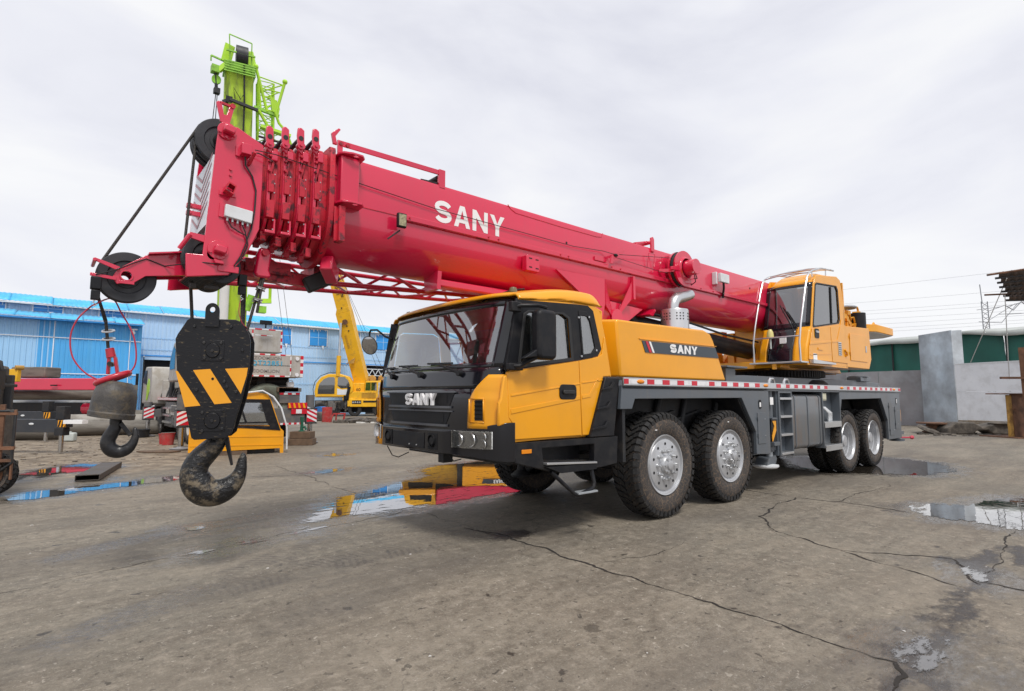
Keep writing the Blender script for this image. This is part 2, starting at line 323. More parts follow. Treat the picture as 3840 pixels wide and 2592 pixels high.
# ------------------------------------------------------------ ground
from_px=None
PUD=[[(-3.58,2.75),(-3.29,3.03),(-2.87,3.5),(-2.52,4.03),(-2.16,4.14),(-1.36,4.57),(-0.85,4.79),(-0.35,5.08),(-0.08,5.77),(0.62,6.29),(1.5,6.29),(2.09,6.23),(2.17,6.08),(1.57,5.04),(0.86,3.73),(0.26,2.95),(-0.11,2.67),(-0.7,2.7),(-1.28,2.65),(-1.77,2.58),(-1.88,2.66),(-2.27,2.57),(-2.56,2.63),(-2.98,2.68),(-3.32,2.68)],[(-6.32,6.91),(-6.28,7.31),(-5.99,7.66),(-5.72,7.61),(-5.4,7.76),(-4.91,7.75),(-4.72,7.79),(-4.46,8.16),(-3.92,8.05),(-3.81,8.1),(-3.93,7.58),(-4.55,7.38),(-4.76,7.29),(-5.18,7.21),(-5.54,7.06),(-5.82,6.77),(-6.09,6.76),(-6.27,6.77)],[(-6.33,10.12),(-6.09,10.76),(-5.87,11.15),(-5.56,11.5),(-5.24,11.62),(-4.86,11.01),(-4.74,10.6),(-4.9,10.33),(-5.16,9.98),(-5.45,9.96),(-5.68,10.06),(-5.88,9.57),(-5.97,9.46),(-6.08,9.98),(-6.28,9.32)],[(7.89,1.99),(8.74,1.86),(9.2,1.15),(9.97,0.5),(10.02,-0.04),(9.54,-0.79),(8.26,-1.27),(7.02,-1.06),(6.6,-0.51),(6.31,-0.06),(5.93,0.26),(6.52,1.13)],[(3.16,-1.76),(3.57,-1.86),(4.01,-2.23),(4.61,-2.31),(5.06,-2.49),(5.49,-2.86),(5.03,-3.3),(2.88,-3.42),(2.61,-2.95),(2.53,-2.85),(2.63,-2.61),(2.58,-2.3),(2.64,-2.02)],[(-2.09,-2.91),(-1.99,-2.94),(-1.79,-2.97),(-1.7,-3.04),(-1.82,-3.07),(-2.01,-3.09),(-2.23,-3.09),(-2.28,-3.06),(-2.28,-3.01),(-2.16,-2.96)],[(0.19,-2.84),(0.29,-2.89),(0.23,-2.97),(0.06,-3.04),(-0.05,-3.01),(0.06,-2.92)],[(-1.88,6.95),(-1.47,7.16),(-1.09,7.07),(-1.33,6.83),(-1.74,6.71)],[(-0.49,9.9),(-0.06,10.24),(0.11,9.81),(-0.19,9.51),(-0.47,9.54)],[(-4.39,2.27),(-4.27,2.26),(-4.16,2.15),(-4.28,2.09),(-4.4,2.1)],[(-4.65,3.31),(-4.52,3.29),(-4.57,3.11),(-4.67,3.11)],[(-4.86,2.06),(-4.78,2.11),(-4.65,2.07),(-4.73,2.0),(-4.81,1.99)],[(-3.84,2.23),(-3.64,2.38),(-3.43,2.33),(-3.59,2.25),(-3.76,2.19)],[(-5.41,8.59),(-5.31,8.78),(-5.06,8.78),(-5.15,8.37),(-5.36,8.35)]]
CRK=[(0.022,[(-2.23,1.24),(-2.08,0.66),(-2.13,0.32),(-2.17,-0.21),(-2.18,-0.42),(-2.19,-0.7),(-2.16,-1.06),(-2.19,-1.35),(-2.2,-1.69),(-2.21,-1.95),(-2.19,-2.22),(-2.22,-2.41),(-2.24,-2.67),(-2.25,-2.85),(-2.22,-2.95),(-2.36,-3.03),(-2.59,-3.03)]),(0.02,[(2.75,0.48),(2.68,-0.39),(2.8,-0.93),(2.79,-1.41),(2.7,-1.86)]),(0.022,[(2.69,-0.41),(1.73,-0.52),(1.23,-0.65),(0.95,-0.68),(0.61,-0.94),(0.39,-1.11),(0.25,-1.5),(0.08,-1.86),(-0.06,-2.13),(-0.14,-2.33),(-0.21,-2.6),(-0.33,-2.79),(-0.36,-2.94)]),(0.018,[(0.07,-1.9),(0.27,-2.22),(0.47,-2.53),(0.54,-2.68),(0.2,-2.87),(-0.17,-3.0)]),(0.006,[(-2.13,-0.62),(-1.87,-0.69),(-1.59,-0.79),(-1.3,-0.79),(-1.01,-0.77),(-0.77,-0.7)]),(0.014,[(2.8,-0.93),(3.69,-0.88),(5.28,-0.93)]),(0.02,[(-0.08,-3.0),(-0.09,-3.17),(-0.07,-3.34)]),(0.016,[(0.21,-2.96),(1.03,-2.96),(1.82,-2.89),(2.43,-2.9)]),(0.008,[(-6.27,1.77),(-6.16,1.82),(-5.97,1.82),(-5.65,1.96),(-5.32,1.99),(-4.87,2.05),(-4.39,2.2),(-3.9,2.31),(-3.46,2.33),(-2.83,2.39),(-2.27,2.52)]),(0.013,[(-2.27,2.52),(-2.14,2.23),(-2.14,1.5),(-2.18,0.85),(-2.12,0.62)]),(0.02,[(-2.96,7.09),(-2.29,6.71),(-1.54,6.35),(-0.66,6.35)]),(0.014,[(-2.07,8.45),(-2.13,6.57),(-2.17,5.41),(-2.21,4.43),(-2.27,3.2),(-2.27,2.52)])]
MUD=[[(-2.04,-2.85),(-1.92,-2.93),(-1.55,-3.02),(-1.35,-2.97),(-1.32,-2.86),(-1.28,-2.98),(-0.53,-2.95),(-0.21,-2.99),(-0.66,-3.03),(-0.94,-3.11),(-1.49,-3.11),(-1.65,-3.06),(-2.21,-3.1),(-2.35,-3.04),(-2.56,-3.03),(-2.6,-3.02),(-2.23,-2.94)],[(0.5,-2.61),(0.76,-2.78),(1.28,-2.88),(0.84,-2.99),(0.5,-2.96),(-0.01,-3.06),(-0.23,-3.01),(0.12,-2.88)],[(-2.26,0.79),(-2.0,0.89),(-1.76,0.75),(-1.76,0.56),(-2.06,0.45),(-2.24,0.63)],[(1.51,-2.96),(1.75,-3.17),(0.85,-3.25),(0.77,-3.1)],[(-2.39,-3.0),(-2.31,-3.13),(-2.31,-3.22),(-2.37,-3.19),(-2.43,-3.06)]]
TRK=[(0.22,[(-5.96,0.35),(-5.63,0.57),(-5.31,0.73),(-4.82,1.04),(-4.18,1.46),(-3.68,1.65),(-3.13,1.78)]),(0.22,[(-5.39,0.64),(-4.8,0.82),(-3.97,0.93),(-3.07,0.92),(-2.25,0.92)]),(0.24,[(-4.97,-0.08),(-4.53,-0.09),(-3.99,0.01)]),(0.24,[(-5.97,2.58),(-5.41,2.95),(-4.67,3.22),(-3.82,3.39),(-2.86,3.69)]),(0.25,[(-4.54,2.85),(-4.07,2.92),(-3.51,2.89)]),(0.3,[(-2.94,-0.78),(-2.59,-0.88),(-2.17,-0.93)])]

def poly_sd(px,py,poly):
    P=np.array(poly); Q=np.roll(P,-1,0); d=np.full(px.shape,1e9); ins=np.zeros(px.shape,bool)
    for a,b in zip(P,Q):
        e=b-a; w0=px-a[0]; w1=py-a[1]; t=np.clip((w0*e[0]+w1*e[1])/(e@e+1e-12),0,1)
        d=np.minimum(d,np.hypot(w0-e[0]*t,w1-e[1]*t))
        c=((a[1]<=py)&(b[1]>py))|((b[1]<=py)&(a[1]>py)); xx=a[0]+(py-a[1])/(b[1]-a[1]+1e-12)*e[0]
        ins^=c&(px<xx)
    return np.where(ins,d,-d)
def line_uv(px,py,pts):
    best=np.full(px.shape,1e9); U_=np.zeros(px.shape); V_=np.full(px.shape,1e3); acc=0
    for a,b in zip(pts[:-1],pts[1:]):
        a=np.array(a);b=np.array(b);e=b-a;l=np.hypot(*e); w0=px-a[0];w1=py-a[1]; t=np.clip((w0*e[0]+w1*e[1])/(l*l),0,1)
        d=np.hypot(w0-e[0]*t,w1-e[1]*t); s=np.sign(w0*e[1]-w1*e[0]); k=d<best
        best=np.where(k,d,best); U_=np.where(k,acc+t*l,U_); V_=np.where(k,d*s,V_); acc+=l
    end=np.minimum(U_,acc-U_)
    return U_,V_,end
def ground_mesh():
    rr=np.concatenate([np.linspace(-140,-17,30)[:-1],np.linspace(-17,24,420),np.linspace(24,140,30)[1:]])
    dd=np.concatenate([np.array([-20,-6,-1]),1.0*np.exp(np.linspace(0,math.log(34),330)),np.linspace(36,260,30)])
    A,B=np.meshgrid(rr,dd,indexing='ij')
    X=CAM.x+RV.x*A+FV.x*B; Y=CAM.y+RV.y*A+FV.y*B
    n,m=A.shape; co=np.stack([X,Y,np.zeros_like(X)],-1).reshape(-1,3)
    i=np.arange(n-1)[:,None]*m+np.arange(m-1)[None,:]
    F=np.stack([i,i+m,i+m+1,i+1],-1).reshape(-1,4)
    me=bpy.data.meshes.new('ground'); me.vertices.add(len(co)); me.vertices.foreach_set('co',co.ravel())
    me.loops.add(F.size); me.loops.foreach_set('vertex_index',F.ravel()); me.polygons.add(len(F)); me.polygons.foreach_set('loop_start',np.arange(len(F))*4); me.update(calc_edges=True)
    x,y=X.ravel(),Y.ravel()
    pd=np.full(x.shape,-9.); 
    for p in PUD: pd=np.maximum(pd,poly_sd(x,y,p))
    mu=np.full(x.shape,-9.)
    for p in MUD: mu=np.maximum(mu,poly_sd(x,y,p))
    tr=np.zeros((len(x),3)); tr[:,1]=9
    for w,p in TRK:
        u,v,e=line_uv(x,y,p); k=np.abs(v/w)<np.abs(tr[:,1]); tr[k,0]=u[k]; tr[k,1]=(v/w)[k]; tr[k,2]=np.clip(e[k],0,1)
    film=np.full(x.shape,-9.)
    for w,p in ((.20,TRK[3][1]),(.19,TRK[0][1][:4]),(.16,TRK[4][1])):
        u,v,e=line_uv(x,y,p); film=np.maximum(film,(w-np.abs(v))*np.clip(e*3,0,1)-.05*(e<.02))
    # wheel ruts of dirt in the back yard, left
    dirt=np.maximum(poly_sd(x,y,[tuple(G(*q)[:2]) for q in [(-17,9.6),(-7.6,10.2),(-6.9,13),(-9,15.8),(-9.5,19),(-12,24),(-30,30),(-40,20)]]),-3)
    for nm,arr in (('film',film),('pud',pd),('mud',mu),('dirt',dirt)):
        a=me.attributes.new(nm,'FLOAT','POINT'); a.data.foreach_set('value',arr.astype(np.float32))
    a=me.attributes.new('trk','FLOAT_VECTOR','POINT'); a.data.foreach_set('vector',tr.astype(np.float32).ravel())
    o=bpy.data.objects.new('ground',me); COL.objects.link(o); ORG['ground']=Vector((0,0,0)); return o
def groundmat():
    m=bpy.data.materials.new('worn_concrete'); m.use_nodes=True; t=m.node_tree; L=t.links.new; p=t.nodes['Principled BSDF']; p.inputs['Specular IOR Level'].default_value=.38
    pos=nn(t,'ShaderNodeNewGeometry').outputs['Position']
    def noise(sc,det=6,ro=.55,st=(1,1,1),rot=0,dist=0,out=0):
        mm=nn(t,'ShaderNodeMapping'); mm.inputs['Rotation'].default_value=(0,0,rot); mm.inputs['Scale'].default_value=st; L(pos,mm.inputs[0])
        n=nn(t,'ShaderNodeTexNoise'); n.inputs['Scale'].default_value=sc; n.inputs['Detail'].default_value=det; n.inputs['Roughness'].default_value=ro; n.inputs['Distortion'].default_value=dist; L(mm.outputs[0],n.inputs['Vector']); return n.outputs[out]
    def mr(s,a,b,c=0,d=1,cl=True):
        r=nn(t,'ShaderNodeMapRange',clamp=cl); r.inputs[1].default_value=a; r.inputs[2].default_value=b; r.inputs[3].default_value=c; r.inputs[4].default_value=d; L(s,r.inputs[0]); return r.outputs[0]
    def mth(op,a,b=None):
        n=nn(t,'ShaderNodeMath',operation=op)
        for i,q in enumerate((a,b)):
            if q is None: continue
            if isinstance(q,(int,float)): n.inputs[i].default_value=q
            else: L(q,n.inputs[i])
        return n.outputs[0]
    def mix(f,a,b,bt='MIX'):
        x=nn(t,'ShaderNodeMix',data_type='RGBA',blend_type=bt)
        for i,q in ((0,f),(6,a),(7,b)):
            if isinstance(q,tuple): x.inputs[i].default_value=(*q,1)
            elif isinstance(q,(int,float)): x.inputs[i].default_value=q
            else: L(q,x.inputs[i])
        return x.outputs[2]
    def att(n,o='Fac'): a=nn(t,'ShaderNodeAttribute',attribute_name=n); return a.outputs[o]
    big=noise(.22,4,.5); mid=noise(1.1,8,.62); fine=noise(9,8,.7); grit=noise(70,4,.7)
    sweep=noise(1.0,7,.6,(.35,2.2,1),rot=R(-12))   # directional sweep marks left by tyres
    c=mix(mr(big,.35,.65),(.176,.148,.114),(.165,.149,.119))
    c=mix(mth('MULTIPLY',mr(mid,.46,.66),.6),c,(.262,.228,.178))
    c=mix(mth('MULTIPLY',mr(sweep,.50,.66),.5),c,(.122,.098,.074))
    c=mix(mth('MULTIPLY',mr(sweep,.47,.34),.35),c,(.27,.23,.175))
    stk=noise(7,6,.65,(.16,1.6,1),rot=R(-12)); c=mix(mth('MULTIPLY',mr(stk,.52,.66),.35),c,(.118,.096,.072)); c=mix(mth('MULTIPLY',mr(stk,.46,.34),.3),c,(.29,.245,.19))
    fin2=noise(24,6,.75)
    c=mix(mth('MULTIPLY',mr(fine,.53,.62),.55),c,(.30,.26,.21))
    c=mix(mth('MULTIPLY',mr(fin2,.55,.63),.4),c,(.33,.29,.235))
    c=mix(mth('MULTIPLY',mr(fin2,.45,.38),.45),c,(.095,.078,.06))
    c=mix(mth('MULTIPLY',mr(fine,.47,.38),.6),c,(.10,.083,.064))
    c=mix(mth('MULTIPLY',mr(grit,.58,.66),.55),c,(.36,.325,.28))
    c=mix(mth('MULTIPLY',mr(grit,.42,.36),.45),c,(.07,.06,.05))
    # oil drips
    v=nn(t,'ShaderNodeTexVoronoi',feature='F1',voronoi_dimensions='2D'); v.inputs['Scale'].default_value=1.9; v.inputs['Randomness'].default_value=1
    wv=nn(t,'ShaderNodeMix',data_type='RGBA',blend_type='LINEAR_LIGHT'); wv.inputs[0].default_value=.12; L(pos,wv.inputs[6]); L(noise(7,4,.6,out=1),wv.inputs[7]); L(wv.outputs[2],v.inputs['Vector'])
    sep=nn(t,'ShaderNodeSeparateColor'); L(v.outputs['Color'],sep.inputs[0])
    rad=mth('MULTIPLY',mth('POWER',sep.outputs[0],2.2),.095)
    drip=mth('MULTIPLY',mr(mth('SUBTRACT',rad,v.outputs['Distance']),-.004,.022),mr(sep.outputs[1],.05,.12))
    c=mix(mth('MULTIPLY',drip,.85),c,(.03,.025,.021))
    v3=nn(t,'ShaderNodeTexVoronoi',feature='F1',voronoi_dimensions='2D'); v3.inputs['Scale'].default_value=5.5; L(wv.outputs[2],v3.inputs['Vector']); s3=nn(t,'ShaderNodeSeparateColor'); L(v3.outputs['Color'],s3.inputs[0])
    d3=mr(mth('SUBTRACT',mth('MULTIPLY',mth('POWER',s3.outputs[0],2.5),.10),v3.outputs['Distance']),-.003,.012); c=mix(mth('MULTIPLY',d3,.7),c,(.035,.029,.024))
    v4=nn(t,'ShaderNodeTexVoronoi',feature='F1',voronoi_dimensions='2D'); v4.inputs['Scale'].default_value=19; L(wv.outputs[2],v4.inputs['Vector']); s4=nn(t,'ShaderNodeSeparateColor'); L(v4.outputs['Color'],s4.inputs[0])
    d4=mr(mth('SUBTRACT',mth('MULTIPLY',mth('POWER',s4.outputs[0],2.5),.22),v4.outputs['Distance']),-.02,.04); c=mix(mth('MULTIPLY',d4,mr(s4.outputs[1],.3,.6,-.5,.7)),c,(.05,.042,.034))
    d5=mr(mth('SUBTRACT',mth('MULTIPLY',mth('POWER',s4.outputs[2],5.0),.20),v4.outputs['Distance']),-.02,.03); c=mix(mth('MULTIPLY',d5,.6),c,(.42,.38,.32))
    blot=noise(.55,5,.6,(.5,1.5,1),rot=R(-12)); c=mix(mth('MULTIPLY',mr(blot,.50,.64),.5),c,(.105,.092,.078)); c=mix(mth('MULTIPLY',mr(blot,.46,.34),.3),c,(.27,.235,.185))
    # pale scuffs
    sc=noise(3.2,3,.5,(1,3,1),rot=R(35),dist=2.2); c=mix(mth('MULTIPLY',mr(mth('ABSOLUTE',mth('SUBTRACT',sc,.5)),.008,.0,0,1),mth('MULTIPLY',mr(noise(.9,3),.52,.62),.6)),c,(.32,.30,.27))
    # hairline cracks, far and wide
    v2=nn(t,'ShaderNodeTexVoronoi',feature='DISTANCE_TO_EDGE'); v2.inputs['Scale'].default_value=.33
    w2=nn(t,'ShaderNodeMix',data_type='RGBA',blend_type='LINEAR_LIGHT'); w2.inputs[0].default_value=.35; L(pos,w2.inputs[6]); L(noise(1.2,6,.6,out=1),w2.inputs[7]); L(w2.outputs[2],v2.inputs['Vector'])
    hc=mth('MULTIPLY',mr(v2.outputs['Distance'],.004,.0015),mr(noise(.5,2),.5,.6)); c=mix(mth('MULTIPLY',hc,.4),c,(.04,.034,.03))
    nz=mth('MULTIPLY',mth('SUBTRACT',noise(3.5,8,.68,(.6,1.3,1),rot=R(-12)),.5),1.0)
    nz2=mth('MULTIPLY',mth('SUBTRACT',noise(14,6,.7),.5),.35)
    wet=mr(mth('ADD',att('pud'),mth('ADD',mth('MULTIPLY',nz,1.6),nz2)),-.45,-.12)
    mud=mr(mth('ADD',att('mud'),mth('ADD',mth('MULTIPLY',nz,.5),nz2)),-.05,.04)
    tv=nn(t,'ShaderNodeSeparateXYZ'); L(att('trk','Vector'),tv.inputs[0])
    U_,V_=tv.outputs[0],tv.outputs[1]; av=mth('ABSOLUTE',V_)
    band=mth('MULTIPLY',mr(av,1.15,.75),mr(tv.outputs[2],0,.9))
    chev=mth('SINE',mth('ADD',mth('MULTIPLY',U_,95),mth('MULTIPLY',av,7)))
    ribs=mr(mth('ABSOLUTE',mth('SUBTRACT',mth('FRACT',mth('MULTIPLY',mth('ADD',V_,1),2.0)),.5)),.36,.45)
    tread=mth('SUBTRACT',mr(chev,-.2,.4),mth('MULTIPLY',ribs,.7))
    tk=mth('MULTIPLY',mth('MULTIPLY',band,mr(noise(2.2,5,.6),.38,.56)),mr(tread,0,1,.55,1))
    c=mix(mth('MULTIPLY',tk,.62),c,(.060,.053,.050))
    flm=mth('MULTIPLY',mr(mth('ADD',att('film'),mth('MULTIPLY',mth('SUBTRACT',noise(9,6,.7,(.5,1.6,1),rot=R(-12)),.5),.35)),-.02,.07),mr(noise(34,4,.6,(.5,1.5,1),rot=R(-12)),.42,.56)); c=mix(mth('MULTIPLY',flm,.45),c,(.075,.07,.07))
    dz=mr(mth('ADD',att('dirt'),mth('MULTIPLY',nz,2)),-.3,.3); dc=mix(mr(noise(2.4,8,.7),.40,.62),(.12,.09,.063),(.33,.27,.20)); c=mix(mth('MULTIPLY',dz,.9),c,dc)
    c=mix(mth('MULTIPLY',mud,.88),c,(.028,.023,.022))
    c=mix(mth('MULTIPLY',wet,.5),c,(.045,.038,.033))
    L(c,p.inputs['Base Color'])
    ro=mr(fine,.3,.7,.62,.85)
    def mixf(f,a,b):
        x=nn(t,'ShaderNodeMix',data_type='FLOAT')
        for i,q in ((0,f),(2,a),(3,b)):
            if isinstance(q,(int,float)): x.inputs[i].default_value=q
            else: L(q,x.inputs[i])
        return x.outputs[0]
    ro=mixf(wet,ro,mr(noise(22,5,.7,(.5,1.4,1),rot=R(-12)),.42,.6,.07,.5)); ro=mixf(mth('MULTIPLY',mud,.8),ro,.3); ro=mixf(mth('MULTIPLY',flm,.9),ro,.16); ro=mixf(mth('MULTIPLY',drip,.6),ro,.35); L(ro,p.inputs['Roughness'])
    hgt=mth('ADD',mth('MULTIPLY',fine,.5),mth('ADD',mth('MULTIPLY',grit,.22),mth('MULTIPLY',mid,.9)))
    hgt=mth('ADD',hgt,mth('MULTIPLY',mth('MULTIPLY',dz,noise(12,6,.7)),.7)); hgt=mth('ADD',hgt,mth('MULTIPLY',mth('MULTIPLY',mud,noise(16,5,.7)),.8))
    bp=nn(t,'ShaderNodeBump'); bp.inputs['Distance'].default_value=.016; L(mixf(wet,.9,.22),bp.inputs['Strength']); L(hgt,bp.inputs['Height']); L(bp.outputs[0],p.inputs['Normal'])
    return m
gd=ground_mesh(); gd.data.materials.append(groundmat()); struct(gd)
# standing water
m_water=mat('standing_water',(.055,.046,.036),.015,var=.1,spec=.5)
_t=m_water.node_tree; _p=_t.nodes['Principled BSDF']; _p.inputs['Coat Weight'].default_value=1; _p.inputs['Coat Roughness'].default_value=.0; _p.inputs['Coat IOR'].default_value=1.5
_n=nn(_t,'ShaderNodeTexNoise'); _n.inputs['Scale'].default_value=9; _n.inputs['Detail'].default_value=3; _b=nn(_t,'ShaderNodeBump'); _b.inputs['Strength'].default_value=.09; _b.inputs['Distance'].default_value=.01
_t.links.new(_n.outputs[0],_b.inputs['Height']); _t.links.new(_b.outputs[0],_p.inputs['Normal']); _t.links.new(_b.outputs[0],_p.inputs['Coat Normal'])
def fract(poly,it=4,amp=.16,closed=True,seed=1,lim=.22):
    rnd=random.Random(seed); P=[Vector((p[0],p[1])) for p in poly]
    for k in range(it):
        Q=[]; n=len(P)
        for i in range(n if closed else n-1):
            a=P[i]; b=P[(i+1)%n]; d=b-a; nrm=Vector((-d.y,d.x)); Q.append(a)
            if d.length>.03: Q.append((a+b)/2+nrm.normalized()*min(d.length*amp,lim)*rnd.uniform(-1,1)+d*rnd.uniform(-.12,.12))
        if not closed: Q.append(P[-1])
        P=Q; amp*=.92
    return P
# ragged damp rim: the water thins out by world-space noise towards its edge
_g=nn(_t,'ShaderNodeNewGeometry'); _m=nn(_t,'ShaderNodeMapping'); _m.inputs['Rotation'].default_value=(0,0,R(-12)); _m.inputs['Scale'].default_value=(.55,1.7,1); _t.links.new(_g.outputs['Position'],_m.inputs[0])
_n1=nn(_t,'ShaderNodeTexNoise'); _n1.inputs['Scale'].default_value=5; _n1.inputs['Detail'].default_value=9; _n1.inputs['Roughness'].default_value=.72; _t.links.new(_m.outputs[0],_n1.inputs['Vector'])
_a=nn(_t,'ShaderNodeAttribute',attribute_name='rim'); _r1=nn(_t,'ShaderNodeMapRange',clamp=False); _r1.inputs[1].default_value=.3; _r1.inputs[2].default_value=.7; _r1.inputs[3].default_value=-.22; _r1.inputs[4].default_value=.17; _t.links.new(_n1.outputs[0],_r1.inputs[0])
_s=nn(_t,'ShaderNodeMath',operation='ADD'); _t.links.new(_a.outputs['Fac'],_s.inputs[0]); _t.links.new(_r1.outputs[0],_s.inputs[1])
_r2=nn(_t,'ShaderNodeMapRange'); _r2.inputs[1].default_value=-.03; _r2.inputs[2].default_value=.03; _t.links.new(_s.outputs[0],_r2.inputs[0]); _t.links.new(_r2.outputs[0],_p.inputs['Alpha'])
for i,p in enumerate(PUD):
    A=np.array(p); lo=A.min(0)-.15; hi=A.max(0)+.15; st=max((hi-lo).max()/260,.012)
    gx=np.arange(lo[0],hi[0],st); gy=np.arange(lo[1],hi[1],st); X,Y=np.meshgrid(gx,gy,indexing='ij'); sd_=poly_sd(X.ravel(),Y.ravel(),p)
    sd_=np.where(sd_>0,np.minimum(sd_,.115 if i==0 else .17)*min(1,.5+sd_.max()*2),sd_) if sd_.max()>.06 else sd_*1.6+.035
    n_,m_=X.shape; I_=(np.arange(n_-1)[:,None]*m_+np.arange(m_-1)[None,:]).ravel(); F_=np.stack([I_,I_+m_,I_+m_+1,I_+1],-1); F_=F_[(sd_[F_]>-.12).any(1)]
    us,inv=np.unique(F_,return_inverse=True); F_=inv.reshape(F_.shape); co=np.stack([X.ravel()[us],Y.ravel()[us],np.full(len(us),.004)],-1)
    me=bpy.data.meshes.new('puddle'); me.from_pydata(co.tolist(),[],F_.tolist()); at=me.attributes.new('rim','FLOAT','POINT'); at.data.foreach_set('value',sd_[us].astype(np.float32)); me.materials.append(m_water)
    o=bpy.data.objects.new('puddle',me); COL.objects.link(o); struct(o)
m_crk=mat('crack_dark',(.022,.018,.015),.9,var=.4)
for i,(w,p) in enumerate(CRK):
    fp=fract(p,5,.11,False,seed=i+40,lim=.07); rnd=random.Random(i); vs=[];n=len(fp); ww=w=w*1.0
    for k,q in enumerate(fp):
        d=(fp[min(k+1,n-1)]-fp[max(k-1,0)]).normalized(); nr=Vector((-d.y,d.x)); ww=max(w*.25,min(w*1.35,ww+rnd.uniform(-.35,.35)*w))
        h=ww*.5*min(1,k/6+.2,(n-1-k)/6+.2); vs+=[(q.x-nr.x*h,q.y-nr.y*h,.003),(q.x+nr.x*h,q.y+nr.y*h,.003)]
    mm=M(); mm.add(vs,[(2*k,2*k+1,2*k+3,2*k+2) for k in range(n-1)]); struct(mm.build('ground_crack',m_crk))
# ============================================================ main mobile crane
CR=empty('mobile_crane',(4,1.375,0),'large truck crane with crimson boom, yellow cab and grey four-axle carrier, nearest of all','mobile crane')
def part(mm,name,m,parent=CR,**k): return mm.build(name,m,parent,**k)
# ---- wheels
def tyre_mesh(Rr,w,rim,n,chev=True):
    mm=M(); prof=[(.055,rim-.01),(.03,rim+.01),(.012,rim+.05),(0,(rim+Rr)/2),(.008,Rr-.10),(.022,Rr-.055),(.032,Rr-.04),(.05,Rr-.028),(w/2,Rr-.024),(w-.05,Rr-.028),(w-.022,Rr-.055),(w,(rim+Rr)/2),(w-.03,rim+.01),(w-.055,rim-.01)]
    mm.lathe(prof,(0,0,0),'y',72)
    # raised ring on sidewall
    mm.cm=1
    def blk(a0,a1,y0,y1,sk,r0,r1,r0b=None):
        vs=[]
        for r in (r0,r1):
            for (a,y) in ((a0,y0),(a1,y0),(a1+sk,y1),(a0+sk,y1)):
                rr=r
                vs.append((rr*math.cos(a),y,rr*math.sin(a)))
        mm.add(vs,[(3,2,1,0),(4,5,6,7),(0,1,5,4),(1,2,6,5),(2,3,7,6),(3,0,4,7)])
    p=2*math.pi/n; lo=Rr-.03
    for i in range(n):
        a=i*p
        rows=[(.045,w*.29,.30),(w*.31,w*.49,.62),(w*.51,w*.69,-.62),(w*.71,w-.045,-.30)]
        for j,(y0,y1,sk) in enumerate(rows):
            o=p*(.5 if j in (1,3) else 0)
            blk(a+o,a+o+p*.62,y0,y1,p*sk,lo,Rr)
        # shoulder lugs over the sidewall
        for y0,y1 in ((.006,.045),(w-.045,w-.006)):
            a0,a1=a,a+p*.70; ya,yb=(y0,y1) if y0<w/2 else (y1,y0)
            vs=[]
            for (r,y) in ((Rr-.085,ya-.001 if ya<w/2 else ya+.001),(Rr-.028,ya),(Rr,yb),(Rr-.06,yb)):
                for aa in (a0,a1): vs.append((r*math.cos(aa),y,r*math.sin(aa)))
            mm.add(vs,[(0,1,3,2),(2,3,5,4),(4,5,7,6),(6,7,1,0),(0,2,4,6),(1,7,5,3)])
    return mm
